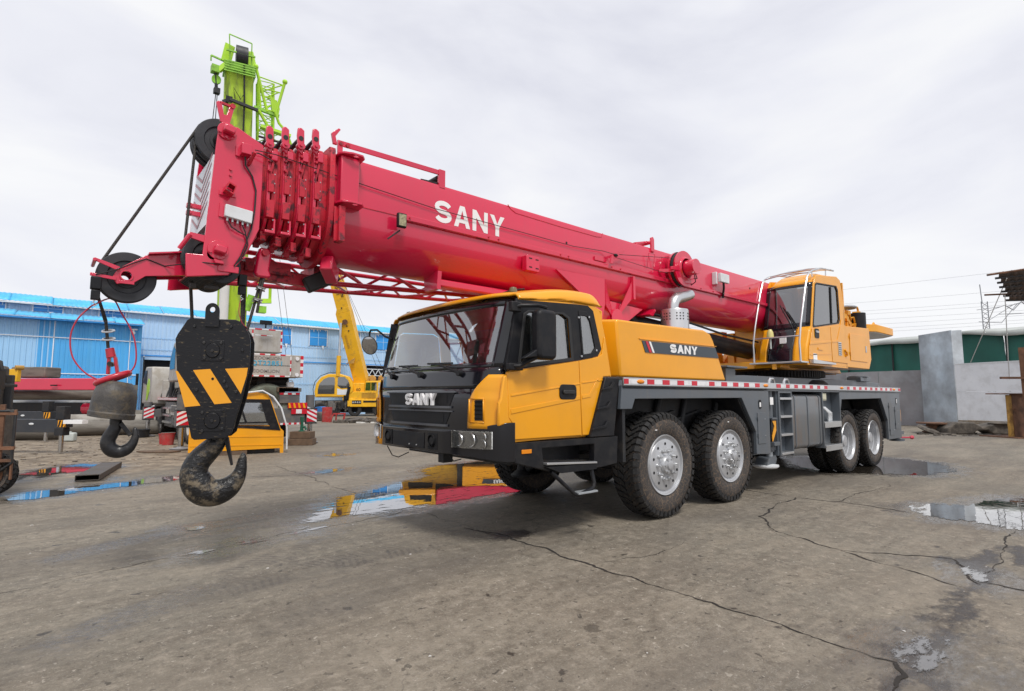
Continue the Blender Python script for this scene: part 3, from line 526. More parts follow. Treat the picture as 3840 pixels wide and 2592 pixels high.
def make_wheel(Rr,w,rim,front,x,y,z,parent=CR):
    wh=empty('wheel',(x,y+w/2,z)); wh.parent=parent; wh.location=Vector((x,y+w/2,z))-ORG[parent.name]
    mm=tyre_mesh(Rr,w,rim,44 if front else 40); mm.v=[(a+x,b+y,c+z) for a,b,c in mm.v]
    mm.build('tyre',[m_tyre,m_tread],wh,ang=40)
    c=(x,y,z)
    if front:
        pr=[(.075,rim-.004),(.03,rim+.002),(.018,rim-.004),(.022,rim-.016),(.045,rim-.024),(.052,rim-.05),(.036,rim-.06),(.03,rim-.075),(.032,.15),(.022,.125),(-.005,.118),(-.022,.105),(-.03,.06),(-.05,.055),(-.056,.03),(-.056,0.0)]
        M().lathe(pr,c,'y',56).build('rim',m_sil,wh,ang=28)
        g=M(); g.lathe([(.03,.062),(.012,.064),(.008,.085),(.0,.09)],c,'y',32)
        hp=None;np_=None;sp=None
        for i in range(10):
            a=2*math.pi*(i+.5)/10; px,pz=x+.262*math.cos(a),z+.262*math.sin(a)
            if hp is None: hp=M().cyl((px,y+.0285,pz),(px,y+.04,pz),.019,12).build('rim_hole',m_void,wh); h0=Vector((px,0,pz))
            else: copytree(hp,(px-h0.x,0,pz-h0.z),wh,chs={})
            a=2*math.pi*i/10; px,pz=x+.178*math.cos(a),z+.178*math.sin(a)
            if np_ is None: np_=M().cyl((px,y+.03,pz),(px,y+.012,pz),.025,10).cyl((px,y+.012,pz),(px,y-.02,pz),.016,6).cyl((px,y-.02,pz),(px,y-.03,pz),.010,6).build('lug_nut',m_alu,wh); n0=Vector((px,0,pz))
            else: copytree(np_,(px-n0.x,0,pz-n0.z),wh,chs={})
        for i in range(6):
            a=2*math.pi*i/6; px,pz=x+.085*math.cos(a),z+.085*math.sin(a)
            if sp is None: sp=M().cyl((px,y-.02,pz),(px,y-.045,pz),.014,8).build('hub_stud',m_alu,wh); n0=Vector((px,0,pz))
            else: copytree(sp,(px-n0.x,0,pz-n0.z),wh,chs={})
        mm=M(); mm.box(x-.165,x-.05,y-.0,y+.0005,z-.50,z-.49); 
    else:
        pr=[(.075,rim-.004),(.03,rim+.002),(.016,rim-.006),(.03,rim-.02),(.05,rim-.03),(.055,rim-.045),(.12,rim-.05),(.13,rim-.065),(.235,rim-.07),(.25,rim-.10),(.245,.20),(.235,.16),(.20,.13),(.10,.12),(.08,.10),(.075,0.0)]
        M().lathe(pr,c,'y',52).build('rim',m_sil,wh,ang=28)
        np_=None
        for i in range(10):
            a=2*math.pi*i/10; px,pz=x+.175*math.cos(a),z+.175*math.sin(a)
            if np_ is None: np_=M().cyl((px,y+.24,pz),(px,y+.20,pz),.018,6).build('lug_nut',m_sil,wh); n0=Vector((px,0,pz))
            else: copytree(np_,(px-n0.x,0,pz-n0.z),wh,chs={})
    return wh
w1=make_wheel(.654,.385,.375,True,0,.0,.654)
w3=make_wheel(.62,.285,.375,False,6.41,.015,.62)
chs={}
for c in bpy.data.objects:
    if c.parent: chs.setdefault(c.parent.name,[]).append(c)
w2=copytree(w1,(1.624,0,0),CR,chs=chs)
for a in kids(w2): pass
w4=copytree(w3,(1.557,0,0),CR,chs=chs)
for dx in (0,1.624):
    w=copytree(w1,(dx,2.75-.385,0),CR,chs=chs); w.rotation_euler=(0,0,math.pi)
for dx in (0,1.557):
    copytree(w3,(dx,.325,0),CR,chs=chs); copytree(w3,(dx,2.75-.285-.355,0),CR,chs=chs); w=copytree(w3,(dx,2.75-.315,0),CR,chs=chs); w.rotation_euler=(0,0,math.pi)
# rotate wheels a little so lugs differ
w2.rotation_euler=(0,R(23),0); w4.rotation_euler=(0,R(17),0)
# size marks on tyres (small white chalk) and sidewall lettering
for xx,rr,sz in ((0,.654,1),(1.624,.654,1)):
    mm=M(); a=R(118 if xx==0 else 100); mm.box(xx+.50*math.cos(a)-.02,xx+.50*math.cos(a)+.02,-.006,-.002,.654+.50*math.sin(a)-.006,.654+.50*math.sin(a)+.006); part(mm,'chalk_mark',m_white)
# axles, hubs and frame
for xx in (0,1.624,6.41,7.967): part(M().cyl((xx,.3,.62),(xx,2.45,.62),.11,16).sph((xx,1.375,.62),.24,14,8),'axle',m_dark)
part(M().box(-2.2,9.7,.85,1.9,.92,1.45).box(-2.4,-.8,.5,2.3,.85,1.04).box(2.6,5.9,.65,2.1,.7,1.5),'chassis_frame',m_dark,bevel=.01)
for q in ((-.7,2.2,.48,.5,.7,1.55),(6.0,8.8,.66,.68,.7,1.55),(-.85,2.4,.03,.9,1.55,1.60),(5.95,8.9,.03,.9,1.55,1.60),(-.85,-.80,.03,2.7,.75,1.55)): part(M().box(*q),'wheel_arch_liner',m_dark)
for i,xx in enumerate((-.4,.35,1.0,1.9)):  # springs, hoses hinted inside the arch
    part(M().cyl((xx,.44,1.1),(xx+.15,.44,1.52),.045,12).bar((xx-.3,.45,1.15),(xx+.5,.45,1.3),.05,.03),'suspension_strut',m_dark)
# ---- side panels
front_pan=[(-.88,1.635),(-.92,1.36),(-.70,1.36),(-.64,1.48),(1.97,1.49),(2.39,.97),(2.385,.63),(2.86,.60),(2.86,1.635)]
part(M().prism(front_pan,'y',0,.05),'side_panel',m_slate,bevel=.006)
part(M().box(2.385,2.86,.052,.62,.61,1.63),'outrigger_box',m_slate,bevel=.006)
part(M().prism([(1.97,1.49),(2.39,.97),(2.385,.63),(2.36,.63),(2.36,.96),(1.94,1.47)],'y',.05,.5),'arch_return',m_dark)
def paneldoor(x0,x1,z0,z1):
    d=part(M().box(x0,x1,-.010,-.002,z0,z1),'locker_door',m_slate,bevel=.003)
    for zz in (z0+.1,z1-.12): M().box(x0-.012,x0+.012,-.018,-.008,zz,zz+.05).build('hinge',m_slate,d)
    for zz in (z0+.12,z1-.1): M().cyl((x1-.03,-.010,zz),(x1-.03,-.016,zz),.008,8).build('latch',m_sil,d)
paneldoor(2.44,2.70,.78,1.26)
mm=M(); mm.prism([(2.50,1.44),(2.52,1.46),(2.57,1.46),(2.59,1.44),(2.59,1.34),(2.57,1.32),(2.52,1.32),(2.50,1.34)],'y',-.006,-.002); part(mm,'level_window',m_void)
part(M().box(2.52,2.57,-.009,-.007,1.35,1.42),'level_gauge',m_white)
# front outrigger jack
jk=part(M().cyl((3.07,.12,.62),(3.07,.12,1.62),.075,24).box(2.98,3.16,.05,.19,.64,.70),'outrigger_jack',m_slate,bevel=.004)
M().cyl((3.07,.12,.45),(3.07,.12,.64),.05,20).build('jack_rod',m_galv,jk)
M().lathe([(0,.0),(0,.17),(.025,.20),(.05,.20),(.065,.10),(.15,.09),(.15,0)],(3.0,.16,.36),'z',32).build('foot_plate',m_gbox,jk)
M().prism([(2.84,.42),(3.15,.42),(3.2,.5),(3.15,.56),(2.9,.52)],'y',.06,.26).build('foot_bracket',m_slate,jk)
mm=M(); mm.box(2.97,3.13,.028,.034,.78,1.14); o=part(mm,'hazard_plate',m_blk)
part(M().prism([(3.0,1.12),(3.13,1.12),(3.13,.96),(3.0,.79),(2.98,.79),(2.98,.88),(3.07,1.03)],'y',.020,.026),'hazard_stripe',m_yel)
part(M().box(2.96,3.14,.0,.24,1.14,1.17).box(2.96,3.16,-.02,.24,.72,.78),'jack_collar',m_slate,bevel=.004)
part(M().box(2.91,3.02,.0,.006,1.38,1.50),'white_notice',m_white)
# recess behind jack + ladder
part(M().box(2.87,5.1,.50,.52,.55,1.62).box(3.18,3.22,.03,.5,.55,1.62),'recess_wall',m_slate)
ld=part(M().box(3.22,3.255,-.0,.14,.55,1.62).box(3.70,3.735,0,.14,.53,1.62).box(3.255,3.70,.13,.14,.55,1.62).box(3.255,3.70,0,.02,1.57,1.62),'ladder',m_slate,bevel=.003)
for zz in (.575,.88,1.18,1.48)[:4]:
    M().box(3.257,3.698,-.012,.12,zz-.02,zz+.018).build('rung',m_alu,ld,bevel=.003)
# fuel tank with rounded body
def rr(x0,x1,z0,z1,r,n=5):
    P=[]
    for cx,cz,a0 in ((x1-r,z1-r,0),(x0+r,z1-r,90),(x0+r,z0+r,180),(x1-r,z0+r,270)):
        for i in range(n+1): a=R(a0+90*i/n); P.append((cx+r*math.cos(a),cz+r*math.sin(a)))
    return P
tk=part(M().prism(rr(.02,.62,.60,1.56,.09),'x',3.77,5.05),'fuel_tank',mat('tank_paint',(.09,.10,.11),.3,var=.1,dirt=.75,dcol=(.17,.11,.07),ds=1.2,dth=.6,soft=.12,streak=.35,coat=.3),bevel=.012)
for xx in (3.86,4.40,4.93):
    mm=M(); a=rr(.012,.63,.592,1.568,.095); b=rr(.020,.62,.60,1.56,.09); mm.prism(a,'x',xx,xx+.035,[b]); mm.build('tank_strap',m_slate,tk)
# rear mid panel, steps, junction box, hoses
part(M().box(5.08,5.96,.16,.20,.58,1.62).box(5.93,5.96,.0,.16,.58,1.62).box(5.06,5.09,.0,.16,.56,1.62),'mid_panel',m_slate,bevel=.004)
for zz in (1.02,.585):
    st=part(M().box(5.11,5.95,-.01,.15,zz-.02,zz+.02).box(5.11,5.95,-.01,.0,zz-.09,zz-.02),'side_step',m_alu,bevel=.004)
part(M().box(5.13,5.34,.03,.14,1.44,1.58).box(5.15,5.32,.02,.03,1.46,1.56),'junction_box',mat('box_cream',(.62,.60,.45),.5),bevel=.006)
for k in range(4):
    part(M().tube([(5.12,.12,1.33-.02*k),(5.3+.03*k,.08,1.31),(5.5+.05*k,.06,1.20),(5.6+.05*k,.1,1.05)],.014,6),'hose',m_gbox)
# rear fender panel
rear_pan=[(5.96,1.635),(5.98,1.26),(6.04,1.46),(8.47,1.48),(8.87,.97),(8.87,.53),(9.88,.53),(9.88,1.635)]
part(M().prism(rear_pan,'y',0,.05),'side_panel',m_slate,bevel=.006)
part(M().box(8.89,9.86,.052,2.65,.55,1.62),'rear_outrigger_box',m_slate)
part(M().prism([(8.47,1.48),(8.87,.97),(8.87,.55),(8.83,.55),(8.83,.95),(8.43,1.46)],'y',.05,.6),'arch_return',m_dark)
paneldoor(8.98,9.32,.62,1.38); paneldoor(9.42,9.66,.75,1.28)
part(M().box(9.55,9.62,-.006,-.002,1.34,1.48),'level_window',m_void); part(M().box(9.57,9.61,-.009,-.007,1.36,1.46),'level_gauge',m_white)
jk=part(M().cyl((10.02,.14,.62),(10.02,.14,1.5),.075,20).box(9.9,10.15,.02,.26,.60,.68),'outrigger_jack',m_slate)
part(M().prism([(9.98,1.2),(10.09,1.2),(10.09,.95),(10.02,.74),(9.98,.74)],'y',.05,.056),'hazard_stripe',m_yel)
part(M().cyl((10.02,.14,.5),(10.02,.14,.62),.05,14).cyl((10.0,.14,.5),(10.0,.14,.44),.16,20),'jack_foot',m_slate)
part(M().tube([(9.3,.6,.50),(10.2,.3,.50),(10.9,.1,.48)],.02,8).sph((11.0,.07,.48),.05,10,6,(2,1,1)),'tow_pin',m_rcable)
# ---- silver rail with reflectors
rail=part(M().box(-.885,9.885,-.028,-.002,1.638,1.73),'reflector_rail',m_alu,bevel=.003)
rx=[-.89,-.8,-.44,-.29,-.12,.04,.21,.37,.55,.69,.99,1.14,1.32,1.49,1.66,1.82,1.99,2.15,2.34,2.5,3.09,3.25,3.44,3.59,3.77,3.92,4.1,4.24,4.42,4.57,4.76,4.9,5.09,5.25,6.29,6.42,6.62,6.78,6.97,7.12,7.32,7.46,7.66,7.81,7.99,8.15,8.34,8.5,8.7,8.84,9.04,9.19,9.71,9.86]
for i in range(0,len(rx),2):
    M().box(rx[i]+.01,rx[i+1],-.033,-.029,1.655,1.715).build('red_reflector',m_refr,rail)
    if i+2<len(rx) and rx[i+2]-rx[i+1]<.4: M().box(rx[i+1]+.006,rx[i+2]+.004,-.032,-.029,1.657,1.713).build('white_reflector',m_refw,rail)
for xx in (-.565,2.72,6.0,9.37): M().sph((xx,-.03,1.685),.045,14,8,(1.7,.5,.6)).build('marker_lamp',m_amber,rail)
# deck
part(M().box(-.88,9.88,0.0,2.75,1.60,1.634).box(1.8,9.88,.02,2.7,1.636,1.70),'deck_plate',m_slate)
part(M().prism([(1.75,1.70),(9.6,1.70),(10.4,1.80),(10.4,1.86),(9.0,1.90),(3.2,1.88),(1.9,1.84)],'y',.55,2.2),'deck_beam',m_slate,bevel=.01)
mm=M(); mm.box(2.05,2.35,.28,.55,1.70,1.96); mm.prism([(1.95,1.96),(2.6,1.96),(2.6,1.99),(1.95,1.99)],'y',.2,.7); part(mm,'deck_post',m_slate,bevel=.006)
part(M().prism(rr(.40,.46,1.74,1.92,.025),'x',2.352,2.358),'post_slot',m_void)
mm=M(); mm.box(8.7,9.4,.45,.75,1.88,1.98).cyl((9.0,.6,1.98),(9.0,.6,2.01),.22,20); part(mm,'deck_hump',m_slate,bevel=.006)
for xx in (3.05,3.60): part(M().tube([(xx-.09,.03,1.72),(xx-.08,.03,1.77),(xx-.05,.03,1.80),(xx+.05,.03,1.80),(xx+.08,.03,1.77),(xx+.09,.03,1.72)],.022,8),'grab_handle',m_alu)
# ---- slewing ring
sr=part(M().lathe([(1.86,.82),(2.0,.82),(2.0,.90),(2.06,.90)],(6.4,1.375,0),'z',64).lathe([(1.70,1.0),(1.80,.95),(1.86,.88)],(6.4,1.375,0),'z',48),'slewing_ring',m_dark)
mm=M()
for i in range(90):
    a=2*math.pi*i/90; c,s=math.cos(a),math.sin(a); mm.bar((6.4+.905*c,1.375+.905*s,1.92),(6.4+.905*c,1.375+.905*s,2.04),.035,.03,(c,s,0))
o=mm.build('gear_teeth',m_dark,sr); o['kind']='stuff'
for i in range(10):
    a=R(180+i*20); c,s=math.cos(a),math.sin(a); part(M().prism([(0.86,1.70),(1.1,1.70),(0.88,1.87)],'y',-.015,.015),'ring_gusset',m_slate) if 0 else None

# ---- engine cover
prof=[(-.74,1.745),(-.80,2.40),(-.78,2.44),(-.48,2.44),(1.19,2.465),(1.36,2.42),(1.44,2.33),(1.77,1.745)]
bx=M(); n=len(prof)
inner=[(x+(.05 if x<0 else -.03),z+.03) for x,z in prof]
bx.add([(x,.13,z) for x,z in prof]+[(x,.95,z) for x,z in [(-1.0,1.745),(-1.0,2.46),(-.98,2.50),(-.48,2.50),(1.19,2.53),(1.40,2.46),(1.48,2.36),(1.82,1.745)]],[tuple(range(n))]+[(i,(i+1)%n,n+(i+1)%n,n+i) for i in range(n)]+[tuple(range(2*n-1,n-1,-1))])
ec=part(bx,'engine_cover',m_yel,bevel=.025,seg=3)
M().prism([(-.37,2.235),(1.50,2.25),(1.50,2.243),(-.35,2.226)],'y',.118,.131).build('cover_crease',m_yel,ec)
M().prism([(-.31,2.21),(1.47,2.225),(1.56,2.075),(-.24,2.065)],'y',.122,.128).build('decal_strip',m_decal,ec)
M().prism([(-.24,2.208),(-.19,2.208),(-.11,2.068),(-.16,2.068)],'y',.117,.121).build('red_slash',m_refr,ec)
M().prism([(-.17,2.208),(-.13,2.208),(-.05,2.069),(-.09,2.069)],'y',.117,.121).build('white_slash',m_white,ec)
letters('SANY',.30,2.092,.115,.155,.018,.042,.1185,'lettering',m_white,ec,th=.003)
# ---- exhaust
ex=part(M().lathe([(2.3,.215),(2.84,.215),(2.865,.205),(2.87,.08)],(1.46,.78,0),'z',40),'exhaust_silencer',m_alu)
mm=M()
for zz in (2.46,2.505,2.55,2.70,2.745,2.79):
    for i in range(26): 
        if i%4==3: continue
        a=2*math.pi*i/26; c,s=math.cos(a),math.sin(a); mm.cyl((1.46+.212*c,.78+.212*s,zz),(1.46+.217*c,.78+.217*s,zz),.012,6)
o=mm.build('perforations',m_void,ex); o['kind']='stuff'
M().tube([(1.42,.78,2.85),(1.42,.78,2.93),(1.45,.78,3.0),(1.53,.78,3.06),(1.65,.78,3.09),(1.78,.78,3.12),(1.93,.78,3.17)],[.085,.085,.088,.09,.09,.085,.08],20).build('tail_pipe',m_alu,ex)

# ============================================================ driver cab
def xf(y):
    u=(y-1.375)/1.30; return -2.80+.10*u*u+.18*abs(u)**9
def gz(z): return 0 if z<1.58 else (.22*(z-1.58) if z<1.8 else .048+.27*(z-1.8))
def face(y,z,off=0): return (xf(y)+gz(z)-off,y,z)
CAB=part(M().box(-2.45,-1.05,.12,2.63,1.06,1.10),'driver_cab',m_yel)
def cp(mm,name,m,**k): return mm.build(name,m,CAB,**k)
Y0,Y1=.08,2.67
side=[(-2.49,1.06),(-2.50,1.24),(-2.56,1.30),(-2.56,1.74),(-2.52,1.77),(-2.42,2.44),(-2.36,2.50),(-1.32,2.55),(-1.17,2.50),(-1.08,2.2),(-.98,1.74),(-1.12,1.73),(-1.38,1.08)]
WD=[(-2.41,1.82),(-2.335,2.33),(-2.27,2.37),(-1.80,2.39),(-1.71,2.35),(-1.66,1.92)]
WQ=[(-1.52,2.42),(-1.40,2.42),(-1.35,2.36),(-1.26,2.05),(-1.32,1.98),(-1.47,1.955)]
_r=lambda p,g:[(sum(q[0] for q in p)/len(p)*(1-g)+a*g,sum(q[1] for q in p)/len(p)*(1-g)+b*g) for a,b in p]
for q in (Y0,Y1-.03): cp(M().prism(side,'y',q,q+.03,[_r(WD,1.07),_r(WQ,1.12)]),'cab_side',m_yel)
surr=[(-2.588,1.75),(-2.468,2.475),(-1.56,2.525),(-1.38,2.53),(-1.29,2.48),(-1.155,2.05),(-1.22,1.965),(-1.53,1.905)]
cp(M().prism(surr,'y',Y0-.008,Y0-.001,[WD,WQ]),'window_surround',m_blk)
# door frame mouldings
def ring(poly,g): 
    c=(sum(p[0] for p in poly)/len(poly),sum(p[1] for p in poly)/len(poly)); return [(c[0]+(p[0]-c[0])*g,c[1]+(p[1]-c[1])*g) for p in poly]
cp(M().prism(ring(WD,1.09),'y',Y0-.02,Y0-.009,[ring(WD,.985)]),'door_window_seal',m_rubber,bevel=.004)
cp(M().prism(ring(WQ,1.16),'y',Y0-.016,Y0-.009,[ring(WQ,.93)]),'quarter_window_frame',m_blk,bevel=.004)
cp(M().prism(ring(WD,.995),'y',Y0+.012,Y0+.018),'door_window',m_glass); cp(M().prism(ring(WQ,.995),'y',Y0-.004,Y0+.002),'quarter_window',m_glass)
cp(M().prism(ring(WD,.995),'y',Y1-.018,Y1-.012),'far_door_window',m_glass)
cp(M().box(-1.95,-1.925,Y0-.004,Y0+.01,1.88,2.37),'window_divider',m_rubber)
for px_,pz_ in ((-1.54,2.38),(-1.37,2.40),(-1.25,2.03),(-1.50,1.95)): cp(M().cyl((px_,Y0-.02,pz_),(px_,Y0-.008,pz_),.012,8),'frame_bolt',m_sil)
# door: gap lines, creases
cp(M().prism([(-2.575,1.742),(-1.547,1.895),(-1.508,1.085),(-2.495,1.085),(-2.50,1.24),(-2.555,1.30)],'y',Y0-.016,Y0-.002),'door_panel',m_yel,bevel=.006)
cp(M().prism([(-1.535,1.896),(-1.225,1.955),(-1.15,1.99),(-1.10,2.2),(-1.0,1.745),(-1.135,1.735),(-1.385,1.085),(-1.497,1.085)],'y',Y0-.013,Y0-.002),'rear_corner_panel',m_yel,bevel=.006)
cp(M().prism([(-2.53,1.385),(-1.535,1.515),(-1.535,1.475),(-2.53,1.335)],'y',Y0-.0225,Y0-.0165),'door_crease',m_yel,bevel=.003)
cp(M().prism([(-2.53,1.525),(-1.535,1.655),(-1.535,1.64),(-2.53,1.505)],'y',Y0-.0225,Y0-.0165),'door_crease',m_yel,bevel=.003)
cp(M().prism([(-1.50,1.52),(-1.385,1.535),(-1.24,1.71),(-1.21,1.71),(-1.36,1.50),(-1.5,1.482)],'y',Y0-.019,Y0-.0135),'panel_crease',m_yel,bevel=.003)
cp(M().prism([(-1.50,1.665),(-1.14,1.70),(-1.14,1.69),(-1.5,1.65)],'y',Y0-.019,Y0-.0135),'panel_crease',m_yel,bevel=.002)
h=cp(M().prism(rr(-1.86,-1.60,1.475,1.635,.05),'y',Y0-.028,Y0-.0165),'door_handle',m_blk,bevel=.004)
M().prism(rr(-1.82,-1.64,1.53,1.575,.02),'y',Y0-.05,Y0-.029).build('handle_grip',m_rubber,h,bevel=.008)
# stepped rubber strip behind door
sp=cp(M().prism([(-1.14,1.722),(-.89,1.722),(-1.0,1.06),(-1.41,1.06)],'y',.03,.11),'step_strip',m_blk,bevel=.008)
for z0 in (1.60,1.38,1.16):
    k=(1.722-z0)/.662*.27; M().prism([(-1.165-k,z0-.02),(-1.02-k*.6,z0+.0),(-.97-k*.6,z0+.06),(-1.00-k*.6,z0+.075),(-1.05-k*.6,z0+.025),(-1.15-k,z0+.0)],'y',.008,.029).build('step_notch',m_blk,sp,bevel=.003)
# roof loft
def roofpt(s,t):
    # s: 0 front..1 rear, t across
    T=[(Y0,-.20),(Y0+.012,-.10),(Y0+.05,-.035),(Y0+.13,-.008),(.5,0.01),(1.375,.025)]
    k=t*10; i=int(min(k,9.999)); f=k-i; full=T+[(2.75-a,b) for a,b in T[-2::-1]]
    a,b=full[i],full[min(i+1,10)]; y=a[0]+(b[0]-a[0])*f; dz=a[1]+(b[1]-a[1])*f
    zt=2.55+.15*math.sin(min(1,s*1.25)*math.pi/2)-(0.10*max(0,(s-.86)/.14)**2)
    yc=min(max(y,.2),2.55); xfr=face(yc,2.50)[0]-.012
    x=xfr+(-1.13-xfr)*s
    z=zt+dz*(.45+.55*min(1,s*4)); z=max(z,2.475+.06*min(1,s*2))
    if s==0: z=min(z,2.53) if 0<i<9 else z; 
    return (x,y,z)
cp(M().grid(roofpt,24,40),'cab_roof',m_yel,thick=.02,ang=50)
# rear wall
cp(M().prism([(Y0+.03,1.1),(Y1-.03,1.1),(Y1-.03,2.5),(2.4,2.66),(.35,2.66),(Y0+.03,2.5)],'x',-1.12,-1.09),'rear_wall',m_yel)
# windscreen + black surround
wy0,wy1=.23,2.52
cp(M().grid(lambda u,v: face(wy0+(wy1-wy0)*u,1.83+.62*v,-.004),30,8),'windscreen',m_glass)
fr=M()
def strip(fn,nu,nv=1): fr.grid(fn,nu,nv)
strip(lambda u,v: face(.15+2.45*u,1.79+.055*v,.004),30); strip(lambda u,v: face(.15+2.45*u,2.435+.07*v,.004),30)
strip(lambda u,v: face(.135+.115*v,1.79+.715*u,.004),10,4); strip(lambda u,v: face(2.50+.115*v,1.79+.715*u,.004),10,4)
cp(fr,'windscreen_surround',m_gblk,thick=.012)
# A pillars
for s_ in (0,1):
    mm=M(); 
    def ap(u,v,s_=s_):
        y=Y0-.004+.075*v; z=1.77+.72*u; p=face(max(y,.155),z,.0); q=(-2.583+(-2.462+2.583)*((z-1.75)/.72),Y0-.004,z); f=v
        x=q[0]*(1-f)+p[0]*f; y2=y if s_==0 else 2.75-y; return (x,y2,z)
    mm.grid(ap,8,4); cp(mm,'a_pillar',m_blk,thick=.02)
# scuttle / hood, grille panel, corner fenders
cp(M().grid(lambda u,v: face(.13+2.49*u,1.585+.21*v,.006),36,5),'scuttle_panel',m_gblk,thick=.015)
part_h=cp(M().grid(lambda u,v: face(.38+1.99*u,1.055+.525*v-(.03 if False else 0),.012),36,6),'grille_panel',m_gblk,thick=.02)
def facebox(y0,y1,z0,z1,o0,o1,nu=10,sk0=0,sk1=0):
    mm=M(); vs=[];n=nu+1
    for o in (o0,o1):
        for z in (z0,z1):
            for i in range(n):
                u=i/nu; y=y0+(y1-y0)*u+((sk0*(1-u)+sk1*u) if z==z0 else 0); vs.append(face(y,z,o))
    def I(o,z,i): return (o*2+z)*n+i
    fs=[]
    for i in range(nu): fs+=[(I(1,0,i),I(1,0,i+1),I(1,1,i+1),I(1,1,i)),(I(0,0,i),I(0,1,i),I(0,1,i+1),I(0,0,i+1)),(I(0,0,i),I(0,0,i+1),I(1,0,i+1),I(1,0,i)),(I(0,1,i),I(1,1,i),I(1,1,i+1),I(0,1,i+1))]
    fs+=[(I(0,0,0),I(1,0,0),I(1,1,0),I(0,1,0)),(I(0,0,nu),I(0,1,nu),I(1,1,nu),I(1,0,nu))]
    mm.add(vs,fs); return mm
m_lip=mat('skylit_lip',(.08,.085,.098),.28,coat=.5); m_mesh=mat('grille_mesh',(.006,.006,.007),.6,var=.6,vs=150)  # paler lip colour carries the skylight caught along the recess edges
for (z0,z1,ya,yb) in ((1.405,1.545,.66,2.06),(1.215,1.345,.72,2.0)):
    g=facebox(ya,yb,z0,z1,.013,.017,16,.08,-.08).build('grille_recess',m_blk,CAB)
    facebox(ya-.03,yb+.03,z1,z1+.014,.014,.034,16).build('recess_lip',m_lip,g); facebox(ya+.05,yb-.05,z0-.022,z0,.014,.040,16).build('recess_lip',m_lip,g)
    q=facebox(ya+.12,yb-.12,z0+.02,z1-.02,.018,.021,16).build('grille_mesh',m_mesh,g)
    mm=M()
    for k in range(int((yb-ya-.3)/.022)):
        y=ya+.15+k*.022
        for zz in np.arange(z0+.028,z1-.025,.018): mm.add([face(y-.0075,zz,.0225),face(y+.0075,zz,.0225),face(y+.003,zz+.007,.0225),face(y-.011,zz+.007,.0225)],[(0,1,2,3)])
    o=mm.build('mesh_wires',m_blk,g); o['kind']='stuff'
# badge letters stand on the upper grille
o=letters('SANY',0,0,.128,.135,.028,.032,0,'badge_lettering',mat('badge_silver',(.80,.80,.81),.5,var=.02),CAB,th=.03,dirx=1)
ORG['b']=Vector((0,0,0)); o.rotation_euler=(0,0,-math.pi/2); o.location=Vector((-2.852,1.22,1.475))-ORG[CAB.name]
for (ya,yb,sg) in ((.075,.42,1),(2.33,2.675,-1)):
    def fen(u,v,ya=ya,yb=yb,sg=sg):
        z=1.19+.53*v; a=Y0+.0; w=.37-.02*v-.19*max(0,(v-.45)/.55)**1.4
        y=a+w*u; y2=y if sg==1 else 2.75-y
        p=face(max(y2,Y0+.02) if sg==1 else min(y2,Y1-.02),z,.026)
        bul=.02 if v<.6 else 0
        return (p[0]-bul*(1-abs(2*u-1)**4),y2,z)
    fe=cp(M().grid(fen,12,14),'corner_fender',m_yel,thick=.005,ang=60)
    yy=lambda y: y if sg==1 else 2.75-y
    mm=M(); mm.add([face(yy(.245),1.27,.060),face(yy(.33),1.27,.060),face(yy(.33),1.47,.060),face(yy(.245),1.47,.060)],[(0,1,2,3)]); mm.build('vent_opening',m_void,fe)
    for k in range(5):
        z=1.285+k*.04; mm=M(); mm.add([face(yy(.248),z,.062),face(yy(.327),z,.062),face(yy(.327),z+.012,.072),face(yy(.248),z+.012,.072)],[(0,1,2,3)]); mm.build('vent_slat',m_blk,fe)
    mm=M()
    for (a,b,c,d) in ((.235,.385,1.475,1.487),(.235,.40,1.245,1.257),(.235,.245,1.25,1.48),(.380,.392,1.25,1.48)):
        mm.add([face(yy(a),c,.060),face(yy(b),c,.060),face(yy(b),d,.064),face(yy(a),d,.064)],[(0,1,2,3)])
    mm.build('vent_frame',m_yel,fe,thick=.012)
# side return of fender
cp(M().prism([(-2.51,1.245),(-2.555,1.30),(-2.575,1.715),(-2.62,1.70),(-2.655,1.48),(-2.68,1.44),(-2.68,1.22),(-2.60,1.24)],'y',Y0-.02,Y0+.02),'fender_return',m_yel,bevel=.012)
# ---- bumper
def plan_loft(pts,z0,z1,zt=None):
    mm=M(); n=len(pts); dpt=.14
    ins=[]
    for i,p in enumerate(pts):
        a=Vector(pts[max(i-1,0)]);b=Vector(pts[min(i+1,n-1)]); d=(b-a).normalized(); ins.append((p[0]+d.y*dpt,p[1]-d.x*dpt))
    if ins[n//2][0]<pts[n//2][0]: ins=[(2*p[0]-q[0],2*p[1]-q[1]) for p,q in zip(pts,ins)]
    vs=[(p[0],p[1],z0(p) if callable(z0) else z0) for p in pts]+[(p[0],p[1],z1(p) if callable(z1) else z1) for p in pts]+[(q[0],q[1],(z1(p) if callable(z1) else z1)) for p,q in zip(pts,ins)]+[(q[0],q[1],(z0(p) if callable(z0) else z0)) for p,q in zip(pts,ins)]
    fs=[]
    for i in range(n-1):
        for k in range(4): a,b=k*n,((k+1)%4)*n; fs.append((a+i,a+i+1,b+i+1,b+i))
    fs+=[(0,n,2*n,3*n),(n-1,2*n-1,3*n-1,4*n-1)]
    return mm.add(vs,fs)
bp=[(-2.50,.03),(-2.60,.05),(-2.665,.11),(-2.72,.25),(-2.80,.46),(-2.875,.70),(-2.885,.74),(-2.895,1.375),(-2.885,2.01),(-2.875,2.05),(-2.80,2.29),(-2.72,2.50),(-2.665,2.64),(-2.60,2.70),(-2.50,2.72)]
zb=lambda p: .93 if abs(p[1]-1.375)<.8 else .93-.05*(abs(p[1]-1.375)-.8)/.5
zt=lambda p: 1.155 if abs(p[1]-1.375)<.8 else 1.155+.09*((abs(p[1]-1.375)-.8)/.5)
